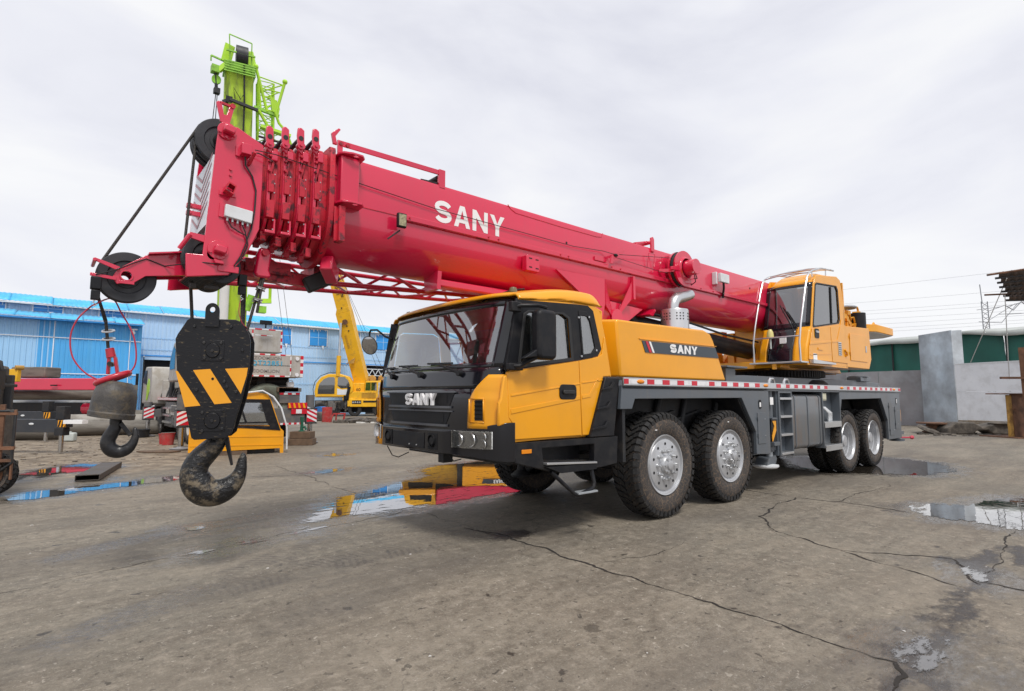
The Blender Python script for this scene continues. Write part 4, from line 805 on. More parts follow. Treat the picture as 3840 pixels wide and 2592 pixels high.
bmp=part(plan_loft(bp,zb,zt),'bumper',m_gblk,bevel=.018,seg=3)
def bface(y,z,o): # point on bumper surface
    ys=[p[1] for p in bp[2:13]]; xs=[p[0] for p in bp[2:13]]; return (float(np.interp(y,ys,xs))-o,y,z)
def bbox_(y0,y1,z0,z1,o0,o1,nu=6,sk=0):
    mm=M(); vs=[]
    for o in (o0,o1):
        for z in (z0,z1):
            for i in range(nu+1): vs.append(bface(y0+(y1-y0)*i/nu,z+sk*(i/nu),o))
    n=nu+1; I=lambda o,z,i:(o*2+z)*n+i; fs=[]
    for i in range(nu): fs+=[(I(1,0,i),I(1,0,i+1),I(1,1,i+1),I(1,1,i)),(I(0,0,i),I(0,1,i),I(0,1,i+1),I(0,0,i+1)),(I(0,0,i),I(0,0,i+1),I(1,0,i+1),I(1,0,i)),(I(0,1,i),I(1,1,i),I(1,1,i+1),I(0,1,i+1))]
    fs+=[(I(0,0,0),I(1,0,0),I(1,1,0),I(0,1,0)),(I(0,0,nu),I(0,1,nu),I(1,1,nu),I(1,0,nu))]
    return mm.add(vs,fs)
bbox_(1.06,1.74,.955,1.12,.001,.008).build('number_plate_panel',m_blk,bmp,bevel=.002)
for y in (1.2,1.35): M().cyl(bface(y,.985,.008),bface(y,.985,.016),.008,8).build('plate_bolt',m_sil,bmp)
for yc in (.90,1.85):
    r=bbox_(yc-.085,yc+.085,.955,1.125,.0012,.005).build('fog_recess',m_void,bmp)
    M().lathe([(0,.062),(.02,.062),(.02,.05),(.008,.04),(.006,0)],(bface(yc,0,0)[0]-.026,yc,1.045),'x',24).build('fog_lamp',m_blk,bmp)
m_lens=glassmat('lens_glass',(.97,.98,.98),.05); m_chrome=mat('lamp_chrome',(.8,.8,.8),.12,metal=1,var=.05); m_refl=mat('lamp_reflector',(.95,.95,.94),.2,metal=.25,var=.1,bump=.4,bs=60)
for (y0,y1) in ((.155,.60),(2.15,2.595)):
    hl=bbox_(y0,y1,.995,1.165,-.03,.004).build('headlight',mat('lamp_housing',(.86,.87,.86),.2,var=.12,vs=30,bump=.5,bs=45),bmp,bevel=.006)  # white housing colour stands in for sky mirrored in the lamp
    for k,(f,rr_) in enumerate(((.2,.055),(.5,.062),(.80,.04),(.80,.04))):
        f2=f if y0<1 else 1-f; y=y1-(y1-y0)*f2 if y0<1 else y0+(y1-y0)*f; zc=1.077 if k<2 else (1.11 if k==2 else 1.04)
        c=bface(y,zc,.006); m2=M(); m2.lathe([(.0,rr_),(-.006,rr_*.98),(.012,rr_*.6),(.02,rr_*.38),(.008,rr_*.3),(-.004,0)],c,'x',20); m2.build('reflector',m_refl if k!=3 else m_gblk,hl); M().lathe([(-.010,rr_*1.02),(-.014,rr_*1.1),(-.006,rr_*1.16)],c,'x',20).build('reflector_ring',m_alu,hl)
    bbox_(y0,y1,.995,1.165,.012,.016).build('lens',m_lens,hl)
# lip below bumper + things hanging
part(M().grid(lambda u,v: (-2.83+.05*(2*u-1)**2*6*0.3+.25*v, .35+2.05*u, .93-.06*v),16,2),'bumper_underlip',m_blk,thick=.02)
part(M().tube([(-2.75,2.15,.90),(-2.76,2.0,.80),(-2.76,1.85,.79),(-2.74,1.65,.86)],.006,6),'loose_cable',m_cable)
part(M().box(-2.72,-2.60,.95,1.05,.80,.92).tube([(-2.68,.9,.88),(-2.69,.8,.83),(-2.68,.68,.86)],.006,6),'tow_bracket',m_dark)
part(M().lathe([(0,.02),(.02,.14),(.05,.15),(.12,.06),(.22,.05)],(-.60,2.1,.32),'z',20),'axle_stub',m_dark) 
# ---- skirt with step
sk=part(M().prism([(-2.52,1.052),(-.93,1.052),(-.95,.745),(-1.23,.72),(-1.95,.725),(-2.5,.86)],'y',.035,.12,[[(-2.14,.985),(-1.34,.985),(-1.34,.80),(-2.12,.845)]]),'cab_skirt',m_blk,bevel=.008)
M().box(-2.16,-1.3,.30,.32,.78,1.0).build('recess_back',m_blk,sk)
M().prism([(-2.12,.842),(-1.36,.80),(-1.36,.78),(-2.12,.82)],'y',-.02,.3).build('step_tread',m_alu,sk,bevel=.003)
M().prism([(-2.12,.80),(-1.36,.78),(-1.36,.72),(-1.9,.72)],'y',-.01,.03).build('step_frame',m_blk,sk)
M().box(-2.42,-2.29,.024,.034,.945,.985).build('side_marker',m_amber,sk,bevel=.003)
M().tube([(-2.02,.03,.74),(-1.87,.0,.61),(-1.72,-.02,.49),(-1.66,-.02,.475),(-1.5,-.02,.51),(-1.42,-.01,.53),(-1.395,0,.58),(-1.41,.03,.74)],.022,10).build('lower_step',m_blk,sk)
M().box(-1.70,-1.40,-.06,.06,.485,.505).build('lower_step_tread',m_galv,sk,bevel=.003)
# front fender inner
part(M().box(-2.3,-.95,.35,2.4,.80,.84),'underfloor',m_dark)
# ---- wipers
for (yp,yt,yb) in ((.62,1.02,.3),(1.33,1.70,1),(2.02,2.28,1)):
    p=Vector(face(yp,1.745,.03)); q=Vector(face(yt,1.86,.04)); 
    w=cp(M().cyl(face(yp,1.745,0),face(yp,1.745,.05),.032,14).tube([p,p.lerp(q,.5)+Vector((-.02,0,.004)),q],[.016,.013,.009],8),'wiper',m_blk)
    a=Vector(face(yt-.25,1.855,.022)); b=Vector(face(yt+.22,1.868,.022)); M().bar(a,b,.012,.02).build('wiper_blade',m_rubber,w)
# ---- mirrors
mr_=part(M().prism(rr(-2.35,-2.09,1.87,2.37,.06),'y',-.15,-.02),'mirror_housing',m_blk,bevel=.035,seg=3)
M().tube([(-2.52,.05,2.38),(-2.47,-.02,2.40),(-2.3,-.09,2.41),(-2.2,-.1,2.40)],.02,8).build('mirror_arm',m_blk,mr_)
M().tube([(-2.56,.06,1.80),(-2.50,-.03,1.80),(-2.42,-.06,1.85),(-2.2,-.1,1.95)],.026,8).build('mirror_arm',m_blk,mr_)
M().box(-2.57,-2.44,.0,.06,2.34,2.44).build('arm_bracket',m_blk,mr_,bevel=.01); M().box(-2.60,-2.42,.0,.06,1.76,1.83).build('arm_bracket',m_blk,mr_,bevel=.01)
M().prism([(-2.52,1.87),(-2.25,2.02),(-2.12,2.1),(-2.08,1.94),(-2.3,1.90)],'y',-.12,-.05).build('lower_fairing',m_blk,mr_,bevel=.01)
fm=part(M().tube([(-2.50,2.56,2.27),(-2.55,2.66,2.31),(-2.6,2.80,2.41),(-2.62,2.95,2.42),(-2.62,2.99,2.38),(-2.62,2.98,2.32)],.014,8),'far_mirror_arm',m_blk)
T=Matrix.Translation((-2.66,2.90,2.20))@Matrix.Rotation(R(-63),4,'Z')@Matrix.Rotation(R(16),4,'X')
M(T).lathe([(.03,0),(.03,.10),(.012,.125),(0,.13)],(0,0,0),'y',32).build('mirror_back',m_blk,fm); M(T).lathe([(-.018,0),(-.014,.06),(0,.12)],(0,0,0),'y',32).build('round_mirror',mat('mirror_face',(.45,.45,.46),.03,metal=1,var=.02),fm)
# beacon lamps on roof and antenna
for c in ((-2.30,.30,2.60),(-2.28,2.50,2.60)):
    cp(M().lathe([(0,.045),(.02,.045),(.05,.035),(.062,0)],c,'z',18),'roof_lamp',mat('lamp_smoke',(.16,.13,.07),.25))
cp(M().tube([(-2.40,.72,2.53),(-2.38,.70,2.56),(-2.2,.45,2.66),(-2.1,.34,2.67)],.008,6),'roof_cable',m_cable)
# ---- interior
cp(M().box(-2.5,-1.2,.2,2.55,1.12,1.16).box(-2.52,-2.25,.2,2.55,1.6,1.78),'dashboard',m_cream,bevel=.03)
for yc in (.65,2.0):
    cp(M().box(-1.95,-1.4,yc-.25,yc+.25,1.35,1.5).box(-1.5,-1.32,yc-.24,yc+.24,1.5,2.1).box(-1.46,-1.34,yc-.12,yc+.12,2.12,2.32),'seat',m_seat,bevel=.04)
cp(M().tube([(-2.12+.05*math.sin(a)*.9,.65+.21*math.cos(a),1.92+.2*math.sin(a)*.6) for a in np.linspace(0,2*math.pi,25)[:-1]],.014,8,closed=True).cyl((-2.35,.65,1.7),(-2.12,.65,1.92),.02,8),'steering_wheel',m_rubber)
cp(M().box(-1.3,-1.2,.2,2.5,1.2,2.45),'cabin_back',m_cream); cp(M().box(-1.34,-1.31,1.05,1.55,1.9,2.3),'curtain',m_blued)
cp(M().prism(rr(.95,1.30,2.24,2.36,.05),'x',-2.40,-2.38),'sun_visor',m_cream)
# ============================================================ superstructure
TT=part(M().box(5.0,8.6,.95,1.10,2.06,2.85).box(5.0,8.6,1.65,1.80,2.06,2.85).box(5.0,8.6,.95,1.8,2.06,2.16).prism([(4.7,2.06),(8.4,2.06),(8.2,2.2),(4.7,2.2)],'y',.75,2.2),'turntable_frame',m_yel,bevel=.01)
M().box(5.05,5.12,1.1,1.65,2.16,2.9).prism([(4.85,2.1),(5.2,2.1),(5.9,2.85),(5.8,2.92)],'y',1.9,2.0).prism([(4.85,2.1),(5.2,2.1),(5.9,2.85),(5.8,2.92)],'y',2.2,2.3).box(5.0,5.2,1.9,2.4,2.7,2.9).box(4.8,5.0,1.9,2.4,2.06,2.4).build('frame_brace',m_yel,TT)
M().prism([(4.5,2.06),(4.9,2.06),(4.9,2.3),(4.6,2.22)],'y',.5,1.0).box(4.3,4.36,.5,.56,2.02,2.12).build('cab_bracket',m_yel,TT)
# luffing cylinder
lc=part(M().cyl((.35,1.375,2.72),(5.6,1.375,2.42),.165,32).cyl((.9,1.375,2.69),(1.0,1.375,2.684),.185,32),'luffing_cylinder',m_blk)
M().cyl((.35,1.1,2.72),(.35,1.65,2.72),.16,24).tube([(1.3,1.15,2.85),(2.4,1.14,2.80),(3.6,1.14,2.68),(5,1.14,2.62)],.02,6).build('cylinder_boss',m_blk,lc)
# winch and engine block behind op cab
m_eng=mat('engine_yellow',(.66,.30,.01),.45,var=.2,dirt=.35,dcol=(.2,.1,.03),ds=9)
en=part(M().box(7.5,9.0,.45,.95,3.0,3.32).box(7.7,8.6,.5,.9,3.32,3.48),'engine_block',m_eng,bevel=.02)
rnd=random.Random(4)
for i in range(22):
    x=rnd.uniform(7.4,8.9); z=rnd.uniform(3.06,3.5); y=.40
    mm=M(); k=rnd.random()
    if k<.35: mm.cyl((x,y,z),(x,y-.08,z),rnd.uniform(.03,.07),12)
    elif k<.7: mm.tube([(x,y,z),(x+.1,y-.05,z+.02),(x+.2,y-.05,z-.12),(x+.24,y,z-.2)],.02,6)
    else: mm.box(x,x+rnd.uniform(.06,.2),y-.07,y,z-.1,z)
    mm.build('engine_fitting',m_eng,en)
M().tube([(8.9,.5,3.3),(8.95,.5,3.62),(8.9,.5,3.68),(8.6,.55,3.66),(8.4,.6,3.58)],.025,8).build('engine_pipe',m_eng,en)
M().sph((8.35,.5,3.62),.16,16,8,(1.4,1,.35)).build('rain_cap',m_galv,en)
part(M().cyl((8.35,.33,3.0),(8.35,.33,3.46),.16,28),'air_cleaner',m_blk,bevel=.01)
hb=part(M().prism([(6.70,2.13),(8.12,2.13),(8.30,2.36),(8.25,3.07),(6.70,3.0)],'y',.09,.95),'machinery_box',m_yel,bevel=.012)
M().prism([(6.95,2.28),(8.0,2.28),(8.0,2.88),(6.95,2.86)],'y',.078,.089).build('box_door',m_yel,hb,bevel=.004)
M().box(7.88,7.95,.068,.077,2.5,2.64).build('door_latch',m_galv,hb)
for z in (2.4,2.75): M().box(6.93,6.96,.07,.08,z,z+.06).build('hinge',m_yel,hb)
M().box(8.18,8.30,.12,.16,2.96,3.02).build('box_handle',m_rubber,hb)
cw=part(M().prism([(8.35,.55),(9.0,.15),(10.3,.15),(10.72,.45),(10.85,1.0),(10.85,1.75),(10.72,2.3),(10.3,2.6),(9.0,2.6),(8.35,2.2)],'z',3.06,3.24),'counterweight',m_yel,bevel=.01)
M().prism([(8.4,.58),(9.0,.18),(10.28,.18),(10.68,.47),(10.8,1.0),(10.8,1.75),(10.68,2.28),(10.28,2.57),(9.0,2.57),(8.4,2.18)],'z',3.045,3.058).build('underside_plate',m_gbox,cw)
M().tube([(10.0,.5,3.23),(10.0,.5,3.36),(10.06,.5,3.4),(10.12,.5,3.36),(10.12,.5,3.23)],.025,8).build('lifting_eye',m_yel,cw)
M().tube([(10.55,.5,3.23),(10.56,.5,3.3),(10.62,.5,3.32),(10.66,.5,3.28),(10.66,.5,3.23)],.018,8).build('shackle',m_galv,cw)
# ---- operator cab
def sh(poly,dx): return [(x+dx,z) for x,z in poly]
osd=[(4.60,2.12),(4.66,2.40),(4.88,2.82),(5.10,3.68),(5.22,3.86),(6.30,3.99),(6.50,3.94),(6.58,3.7),(6.66,3.0),(6.69,2.12)]
OW=[(4.97,2.86),(5.17,3.66),(5.24,3.70),(6.24,3.77),(6.31,3.70),(6.34,3.10),(6.28,3.02),(5.02,2.84)]
OC=part(M().prism(osd,'y',.06,.09,[OW]),'operator_cab',m_yel,bevel=.01)
M().prism(osd,'y',.92,.95,[OW]).build('inner_side',m_yel,OC)
M().prism(ring(OW,1.04),'y',.052,.058,[ring(OW,.97)]).build('window_frame',m_blk,OC,bevel=.003)
M().prism(ring(OW,.995),'y',.07,.076).build('side_window',m_glassd,OC)
M().prism([(5.90,2.98),(5.93,3.72),(5.96,3.72),(5.93,2.98)],'y',.05,.07).build('window_bar',m_blk,OC)
# door pressings
M().prism([(4.66,2.20),(4.70,2.42),(4.90,2.79),(5.78,2.90),(5.80,2.20)],'y',.046,.058).build('door',m_yel,OC,bevel=.006)
M().prism([(5.83,2.20),(5.81,2.90),(6.36,2.98),(6.42,3.1),(6.60,3.0),(6.66,2.2)],'y',.048,.058).build('rear_side_panel',m_yel,OC,bevel=.006)
M().prism([(4.74,2.52),(5.79,2.62),(5.79,2.58),(4.72,2.47)],'y',.038,.0455).build('door_crease',m_yel,OC,bevel=.003)
M().prism([(5.83,2.62),(6.12,2.66),(6.30,2.93),(6.34,2.93),(6.16,2.62),(5.83,2.58)],'y',.040,.0475).build('panel_crease',m_yel,OC,bevel=.003)
M().prism([(4.72,2.30),(5.79,2.36),(5.79,2.345),(4.72,2.28)],'y',.040,.0455).build('door_crease',m_yel,OC)
dh=M().prism(rr(4.98,5.18,2.62,2.80,.04),'y',.036,.0455).build('door_handle',m_blk,OC); M().prism(rr(5.01,5.15,2.72,2.76,.015),'y',.022,.035).build('handle_grip',m_sil,dh)
M().box(5.10,5.32,.034,.0455,2.40,2.44).build('lock_plate',m_yel,OC)
M().box(4.86,5.04,.040,.0455,2.18,2.32).build('warning_sticker',m_white,OC)
M().box(6.15,6.32,.038,.047,2.35,2.62).build('vent_grille',m_alu,OC)
mm=M()
for k in range(6): mm.box(6.165,6.305,.034,.037,2.37+k*.042,2.385+k*.042)
mm.build('grille_slots',m_void,OC)
M().tube([(6.50,.04,2.48),(6.55,.02,2.42),(6.58,.03,2.36),(6.53,.04,2.35)],.02,6).build('latch_hook',m_yel,OC)
M().prism([(4.70,2.125),(5.80,2.14),(5.80,2.17),(4.70,2.20)],'y',-.02,.045).build('side_footboard',m_alu,OC)
def ofx(z): return float(np.interp(z,[2.12,2.40,2.82,3.68,3.86],[4.60,4.66,4.88,5.10,5.22]))
def osurf(y0,y1,z0,z1,off,bulge=.05):
    def f(u,v):
        y=y0+(y1-y0)*u; z=z0+(z1-z0)*v; b=bulge*(1-((y-.5)/.45)**2); return (ofx(z)-b-off,y,z)
    return f
M().grid(osurf(.10,.92,2.90,3.66,.0),10,10).build('front_window',m_glassd,OC)
mm=M(); 
for a in ((.08,.95,2.83,2.92),(.08,.95,3.64,3.72),(.08,.155,2.85,3.70),(.87,.95,2.85,3.70)): mm.grid(osurf(*a,.006),8,8)
mm.build('front_window_frame',m_gblk,OC,thick=.015)
M().grid(osurf(.30,.80,2.12,2.83,.006),8,8).build('lower_front_panel',m_gblk,OC,thick=.015)
for q in ((.06,.30),(.80,.95)): M().grid(osurf(*q,2.12,2.83,.010),5,8).build('front_corner',m_yel,OC,thick=.02)
def oroof(u,v):
    y=.06+.89*v; e=abs(2*v-1); x=5.10+(6.52-5.10)*u; z=3.70+.24*min(1,u*3.2)**.6+.10*u-.10*e**6-(.04*max(0,(u-.9)/.1)**2); return (x-(.06*(1-e*e) if u==0 else 0),y,z)
M().grid(oroof,16,16).build('roof',m_yel,OC,thick=.02,ang=60)
M().box(6.60,6.66,.06,.95,2.12,3.9).box(4.62,6.68,.06,.95,2.10,2.14).build('rear_wall',m_yel,OC)
M().box(5.7,6.2,.3,.75,2.5,2.65).box(6.15,6.35,.3,.75,2.6,3.4).box(5.3,5.5,.2,.3,2.6,3.15).box(5.25,5.35,.6,.8,2.3,3.0).build('operator_seat',m_seat,OC,bevel=.03)
fw=M().cyl((ofx(2.5)-.05,.48,2.62),(ofx(2.5)-.05,.48,2.62),.01,6) if 0 else M().box(ofx(2.58)-.10,ofx(2.58)-.06,.44,.56,2.52,2.64)
fw.build('work_lamp',m_white,OC,bevel=.004)
bc=M().cyl((4.50,.66,2.42),(4.50,.66,2.62),.018,8).build('beacon_post',m_jerry,OC); M().lathe([(2.62,.06),(2.66,.065),(2.74,.055),(2.79,.03),(2.80,0)],(4.50,.66,0),'z',16).build('beacon',mat('beacon_cream',(.62,.55,.22),.3),bc)
for a,b in (((4.74,.22,2.93),(4.93,.52,3.2)),((4.74,.30,2.93),(4.95,.62,3.3))): M().bar((a[0]-.08,a[1],a[2]-.15),(b[0]-.06,b[1],b[2]),.015,.015).build('wiper',m_blk,OC)
# guard rails and step
gr=part(M().box(4.28,4.62,.03,.98,2.125,2.155),'cab_step',m_alu,bevel=.004)
for yy_ in (.08,.93):
    M().tube([(4.38,yy_,2.15),(4.36,yy_,2.5),(4.46,yy_,2.85),(4.74,yy_,3.55),(4.86,yy_,3.78),(4.98,yy_,3.88),(5.15,yy_,3.95),(5.6,yy_+.02,4.06),(6.3,yy_+.03,4.12)],.018,10).build('guard_rail',m_alu,gr)
M().tube([(4.40,.08,2.62),(4.40,.93,2.62)],.015,8).build('cross_rail',m_alu,gr)
for xx,zz in ((4.95,3.87),(5.2,3.96),(5.5,4.04),(5.8,4.08),(6.1,4.105)): M().tube([(xx,.08,zz),(xx+.02,.3,zz+.03),(xx+.02,.7,zz+.03),(xx,.93,zz)],.013,8).build('roof_bar',m_alu,gr)
for xx,zz in ((5.2,3.95),(5.9,4.08)): M().cyl((xx,.12,zz-.12),(xx,.12,zz),.012,6).build('rail_post',m_alu,gr)

# ============================================================ boom
def ushape(hw,zt,zs,zb,n=14,cr=.04,yc=1.375):
    # flat top with small corners, straight sides, rounded lower shell
    P=[(yc-hw,zs),(yc-hw,zt-cr),(yc-hw+cr*.3,zt-cr*.3),(yc-hw+cr,zt),(yc+hw-cr,zt),(yc+hw-cr*.3,zt-cr*.3),(yc+hw,zt-cr),(yc+hw,zs)]
    for i in range(1,n): a=math.pi*i/n; P.append((yc+hw*math.cos(a),zs-(zs-zb)*math.sin(a)**.85))
    return P
BM=part(M().prism(ushape(.425,3.85,3.30,2.84,18),'x',-4.02,7.9),'boom',m_red)
BM.data.set_sharp_from_angle(angle=R(35))
def bpart(mm,name,m,**k): return mm.build(name,m,BM,**k)
def uring(x0,x1,hw,zt,zs,zb,g,name,m,**k):
    o=ushape(hw+g,zt+g*.6,zs,zb-g); i=ushape(hw-.03,zt-.03,zs,zb+.03); return bpart(M().prism(o,'x',x0,x1,[i]),name,m,**k)
# base collar
uring(-4.07,-4.02,.425,3.85,3.30,2.84,.055,'collar_plate',m_redrough,bevel=.004)
bpart(M().prism([(-4.02,3.30),(-3.93,3.27),(-3.93,2.98),(-4.02,2.96)],'y',.885,.90).prism([(-3.99,3.30),(-3.93,3.30),(-3.93,2.96),(-3.99,2.96)],'y',.84,.96),'collar_stiffener',m_redrough,bevel=.004)
# telescoping sections: each shorter flange ahead of the next
secs=[]
for k in range(4):
    x1=-4.07-.128*k; x0=x1-.128; f=k+1; hw=.425-.028*f; zt=3.85-.022*f; zs=3.30; zb=2.84+.034*f
    se=bpart(M().prism(ushape(hw,zt,zs,zb,16),'x',x0-.02,x1+.05),'boom_section',m_redrough)
    o=ushape(hw+.048,zt+.03,zs,zb-.045); i=ushape(hw-.03,zt-.03,zs,zb+.03)
    M().prism(o,'x',x0-.012,x0+.016,[i]).build('section_flange',m_red,se,bevel=.003)
    M().prism([(hw_,z_) for hw_,z_ in ushape(hw+.03,zt+.01,zs,zb-.03)],'x',x0+.035,x0+.075,[i]).build('section_band',m_redrough,se)
    yn=1.375-hw
    # upper ear with roller pin, guide blocks, bolts, lower adjustment pads
    ear=M().prism([(x0-.03,zt-.05),(x0-.045,zt+.10),(x0-.04,zt+.17),(x0-.01,zt+.18),(x0+.02,zt+.16),(x0+.025,zt+.02),(x0+.01,zt-.08)],'y',yn-.065,yn-.035); ear.build('section_ear',m_red,se,bevel=.008)
    M().cyl((x0-.01,yn-.07,zt+.075),(x0-.01,yn+.3,zt+.075),.022,12).build('ear_roller',m_dark,se)
    M().cyl((x0-.01,yn-.085,zt+.0),(x0-.01,yn-.03,zt+.0),.036,14).cyl((x0-.012,yn-.10,zt-.0),(x0-.012,yn-.03,zt-.0),.014,8).build('pin_boss',m_red,se)
    M().box(x0+.01,x0+.065,yn-.075,yn-.01,zt-.14,zt-.05).build('wire_guide',m_red,se,bevel=.006)
    M().bar((x0+.035,yn-.05,zt-.14),(x0-.0,yn-.045,zt-.32),.016,.02).build('guide_rod',m_redrough,se)
    for zz in (zt-.10,zt-.15,zt-.24): M().cyl((x0-.0,yn-.08,zz),(x0-.0,yn-.04,zz),.013,6).build('adjust_bolt',m_redrough,se)
    M().box(x0-.005,x0+.045,yn-.066,yn-.01,3.33,3.50).build('side_pad_block',m_redrough,se,bevel=.004)
    M().prism([(x0-.01,3.10),(x0+.055,3.10),(x0+.06,3.26),(x0-.005,3.26)],'y',yn-.055,yn+.01).build('side_pad_block',m_redrough,se,bevel=.004)
    M().prism([(x0-.015,2.96),(x0+.075,2.96),(x0+.075,3.09),(x0+.06,3.10),(x0+.058,2.985),(x0-.015,2.985)],'y',yn-.045,yn+.03).build('lower_bracket',m_red,se,bevel=.004)
    for yy_ in (yn+.10,yn+.28): M().box(x0-.02,x0+.03,yy_-.025,yy_+.025,zb-.085+.02*(yy_<yn+.2),zb+.02).cyl((x0-.03,yy_,zb-.05),(x0+.04,yy_,zb-.05),.012,8).build('bottom_pad_block',m_redrough,se,bevel=.004)
    for q in range(7): M().cyl((x0+.055,yn-.036,3.0+q*.085),(x0+.055,yn-.03,3.0+q*.085),.007,6).build('pad_screw',m_sil,se)
# dark gap plates seen below, between section ends and head
bpart(M().prism(ushape(.30,3.74,3.30,3.0),'x',-4.72,-4.55),'inner_section_tip',m_redrough)
# flange strip along the side seam
bpart(M().box(-3.26,5.1,.915,.949,3.335,3.395),'seam_strip',m_red,bevel=.006)
bpart(M().box(-3.26,5.1,.922,.949,3.33,3.3345).box(-3.9,-3.26,.944,.9495,3.37,3.376),'seam_gap',m_redrough)
for xx in (-3.2,-2.15,-2.0,-.95,-.8,.1,.3,1.5,1.85,2.5,2.9): bpart(M().cyl((xx,.905,3.365),(xx,.916,3.365),.011,8),'strip_bolt',m_redrough)
# SANY lettering on the boom flank
letters('SANY',-2.875,3.415,.248,.222,.034,.054,.9475,'lettering',m_white,BM,th=.003)
# upright holder near the boom tip
hb2=bpart(M().box(-3.985,-3.80,.84,.949,3.34,3.80),'rope_holder',m_red,bevel=.012)
for zz in (3.80,3.325): M().prism([(-4.01,.949),(-4.01,.86),(-3.98,.80),(-3.90,.77),(-3.80,.77),(-3.76,.82),(-3.75,.949)],'z',zz,zz+.02,[[(-3.85+.03*math.cos(a),.81+.022*math.sin(a)) for a in np.linspace(0,6.0,10)]]).build('holder_lug',m_red,hb2,bevel=.003)
# roller bar above boom
rb=bpart(M().bar((-3.98,.97,3.965),(-2.78,.97,3.985),.02,.05),'top_guard_bar',m_red)
for q in ((-3.98,-3.93,.95,.98,3.84,3.98),(-2.82,-2.74,.95,.99,3.80,4.02)): M().box(*q).build('bar_post',m_red,rb,bevel=.004)
M().prism([(-4.03,3.93),(-4.05,4.03),(-3.98,4.10),(-3.96,4.09),(-4.01,4.01),(-3.99,3.93)],'y',.94,.97).build('rope_deflector',m_red,rb,bevel=.004)
M().cyl((-2.80,1.0,3.93),(-2.80,1.7,3.93),.035,16).bar((-2.82,.98,3.86),(-2.9,1.2,3.95),.03,.02).build('rope_roller',m_dark,rb)
for xx in (-3.95,-3.88): M().cyl((xx,.94,3.955),(xx,.965,3.955),.022,10).build('bar_pin',m_redrough,rb)
# LED lamp on bracket, slotted bracket, boom weld patch, drain holes
ll=bpart(M().bar((-3.44,.93,3.10),(-3.33,.88,3.20),.022,.012),'lamp_bracket',m_dark); M().box(-3.38,-3.28,.83,.875,3.22,3.37).build('work_lamp',m_blk,ll,bevel=.01); M().box(-3.37,-3.29,.825,.829,3.235,3.355).build('lamp_face',mat('led_lens',(.30,.27,.16),.3,var=.5,vs=60),ll)
sb=bpart(M().box(-1.60,-1.38,.86,.949,3.05,3.24),'slotted_bracket',m_red,bevel=.008)
for a,b in ((-1.56,3.20),(-1.45,3.195),(-1.56,3.09),(-1.45,3.085)): M().box(a,a+.05,.8575,.8595,b,b+.014).build('slot',m_void,sb)
bpart(M().cyl((-.80,.9470,3.56),(-.80,.9490,3.56),.016,14),'drain_hole',m_void); bpart(M().cyl((4.35,.9470,3.62),(4.35,.9490,3.62),.02,14),'drain_hole',m_void)
wp=[(-1.83,3.845),(-1.78,3.80),(-1.70,3.77),(-1.3,3.765),(-.9,3.76),(-.5,3.765),(-.2,3.765),(-.08,3.78),(-.05,3.84)]
bpart(M().tube([(a,.949,b) for a,b in wp],.006,6),'weld_bead',m_red)
for xx,zz in ((1.10,3.85),): 
    bpart(M().prism([(xx,3.78),(xx,4.0),(xx+.05,4.02),(xx+.08,3.98),(xx+.08,3.78)],'y',.93,.96).prism([(xx-.3,3.85),(xx,3.93),(xx,3.96),(xx-.32,3.88)],'y',1.0,1.05).cyl((xx+.02,.95,3.93),(xx+.02,1.5,3.93),.03,12),'roller_post',m_red,bevel=.004)
# cable reel drum
re_=bpart(M().lathe([(0,.06),(0,.27),(-.03,.29),(-.05,.29),(-.05,.20),(-.03,.19)],(1.75,.80,3.57),'y',40).lathe([(.05,.29),(.09,.29),(.10,.05)],(1.75,.80,3.57),'y',40),'cable_reel',m_red)
M().lathe([(-.05,.20),(-.06,.17),(-.09,.16)],(1.75,.80,3.57),'y',32).cyl((1.75,.72,3.57),(1.75,.54,3.57),.125,28).build('reel_hub',m_red,re_,bevel=.006)
M().lathe([(0,.275),(.05,.275)],(1.75,.80,3.57),'y',36).build('reel_cable',m_rubber,re_)
M().prism([(1.33,3.50),(1.75,3.52),(1.75,3.60),(1.60,3.60),(1.33,3.54)],'y',.74,.76).bar((1.45,.76,3.50),(1.3,.94,3.50),.03,.05).build('reel_arm',m_red,re_)
M().tube([(1.86,.64,3.5),(1.95,.66,3.42),(2.05,.8,3.46),(2.1,.8,3.55)],.008,6).tube([(1.84,.64,3.46),(1.9,.66,3.36),(2.0,.8,3.34),(2.12,.85,3.44)],.008,6).build('reel_lead',m_rubber,re_)
for xx in (.98,1.33): bpart(M().tube([(xx,.93,3.50),(xx,.90,3.72),(xx+.16,.90,3.73),(xx+.16,.93,3.52)],.006,6),'wire_loop',m_red)
gp_=bpart(M().prism([(.0,3.40),(.04,3.52),(.32,3.64),(.34,3.62),(.08,3.5),(.06,3.40)],'y',.86,.875).box(-.25,.0,.93,.95,3.42,3.47),'wire_guide_arm',m_red)
M().sph((.12,.86,3.53),.03,10,6,(1.5,1,.8)).build('guide_block',m_blk,gp_)
jb=bpart(M().box(2.98,3.28,.80,.86,3.54,3.70).box(2.93,2.97,.86,.949,3.5,3.72),'junction_box',m_gbox,bevel=.008)
M().tube([(3.1,.82,3.53),(3.14,.84,3.44),(3.22,.9,3.36),(3.25,.92,3.30)],.022,6).build('box_cable',m_cable,jb)
# thin length/angle wire running along the flank
bpart(M().tube([(-4.73,.93,3.645),(-4.55,.93,3.655),(-3.9,.93,3.607),(-2.889,.925,3.544),(-.69,.925,3.528),(-.08,.92,3.57),(.10,.87,3.545),(1.5,.84,3.72)],.0045,5),'sensor_wire',m_cable)
bpart(M().tube([(.12,.86,3.50),(1.2,.86,3.46),(1.45,.8,3.45)],.004,5),'sensor_wire',m_cable)
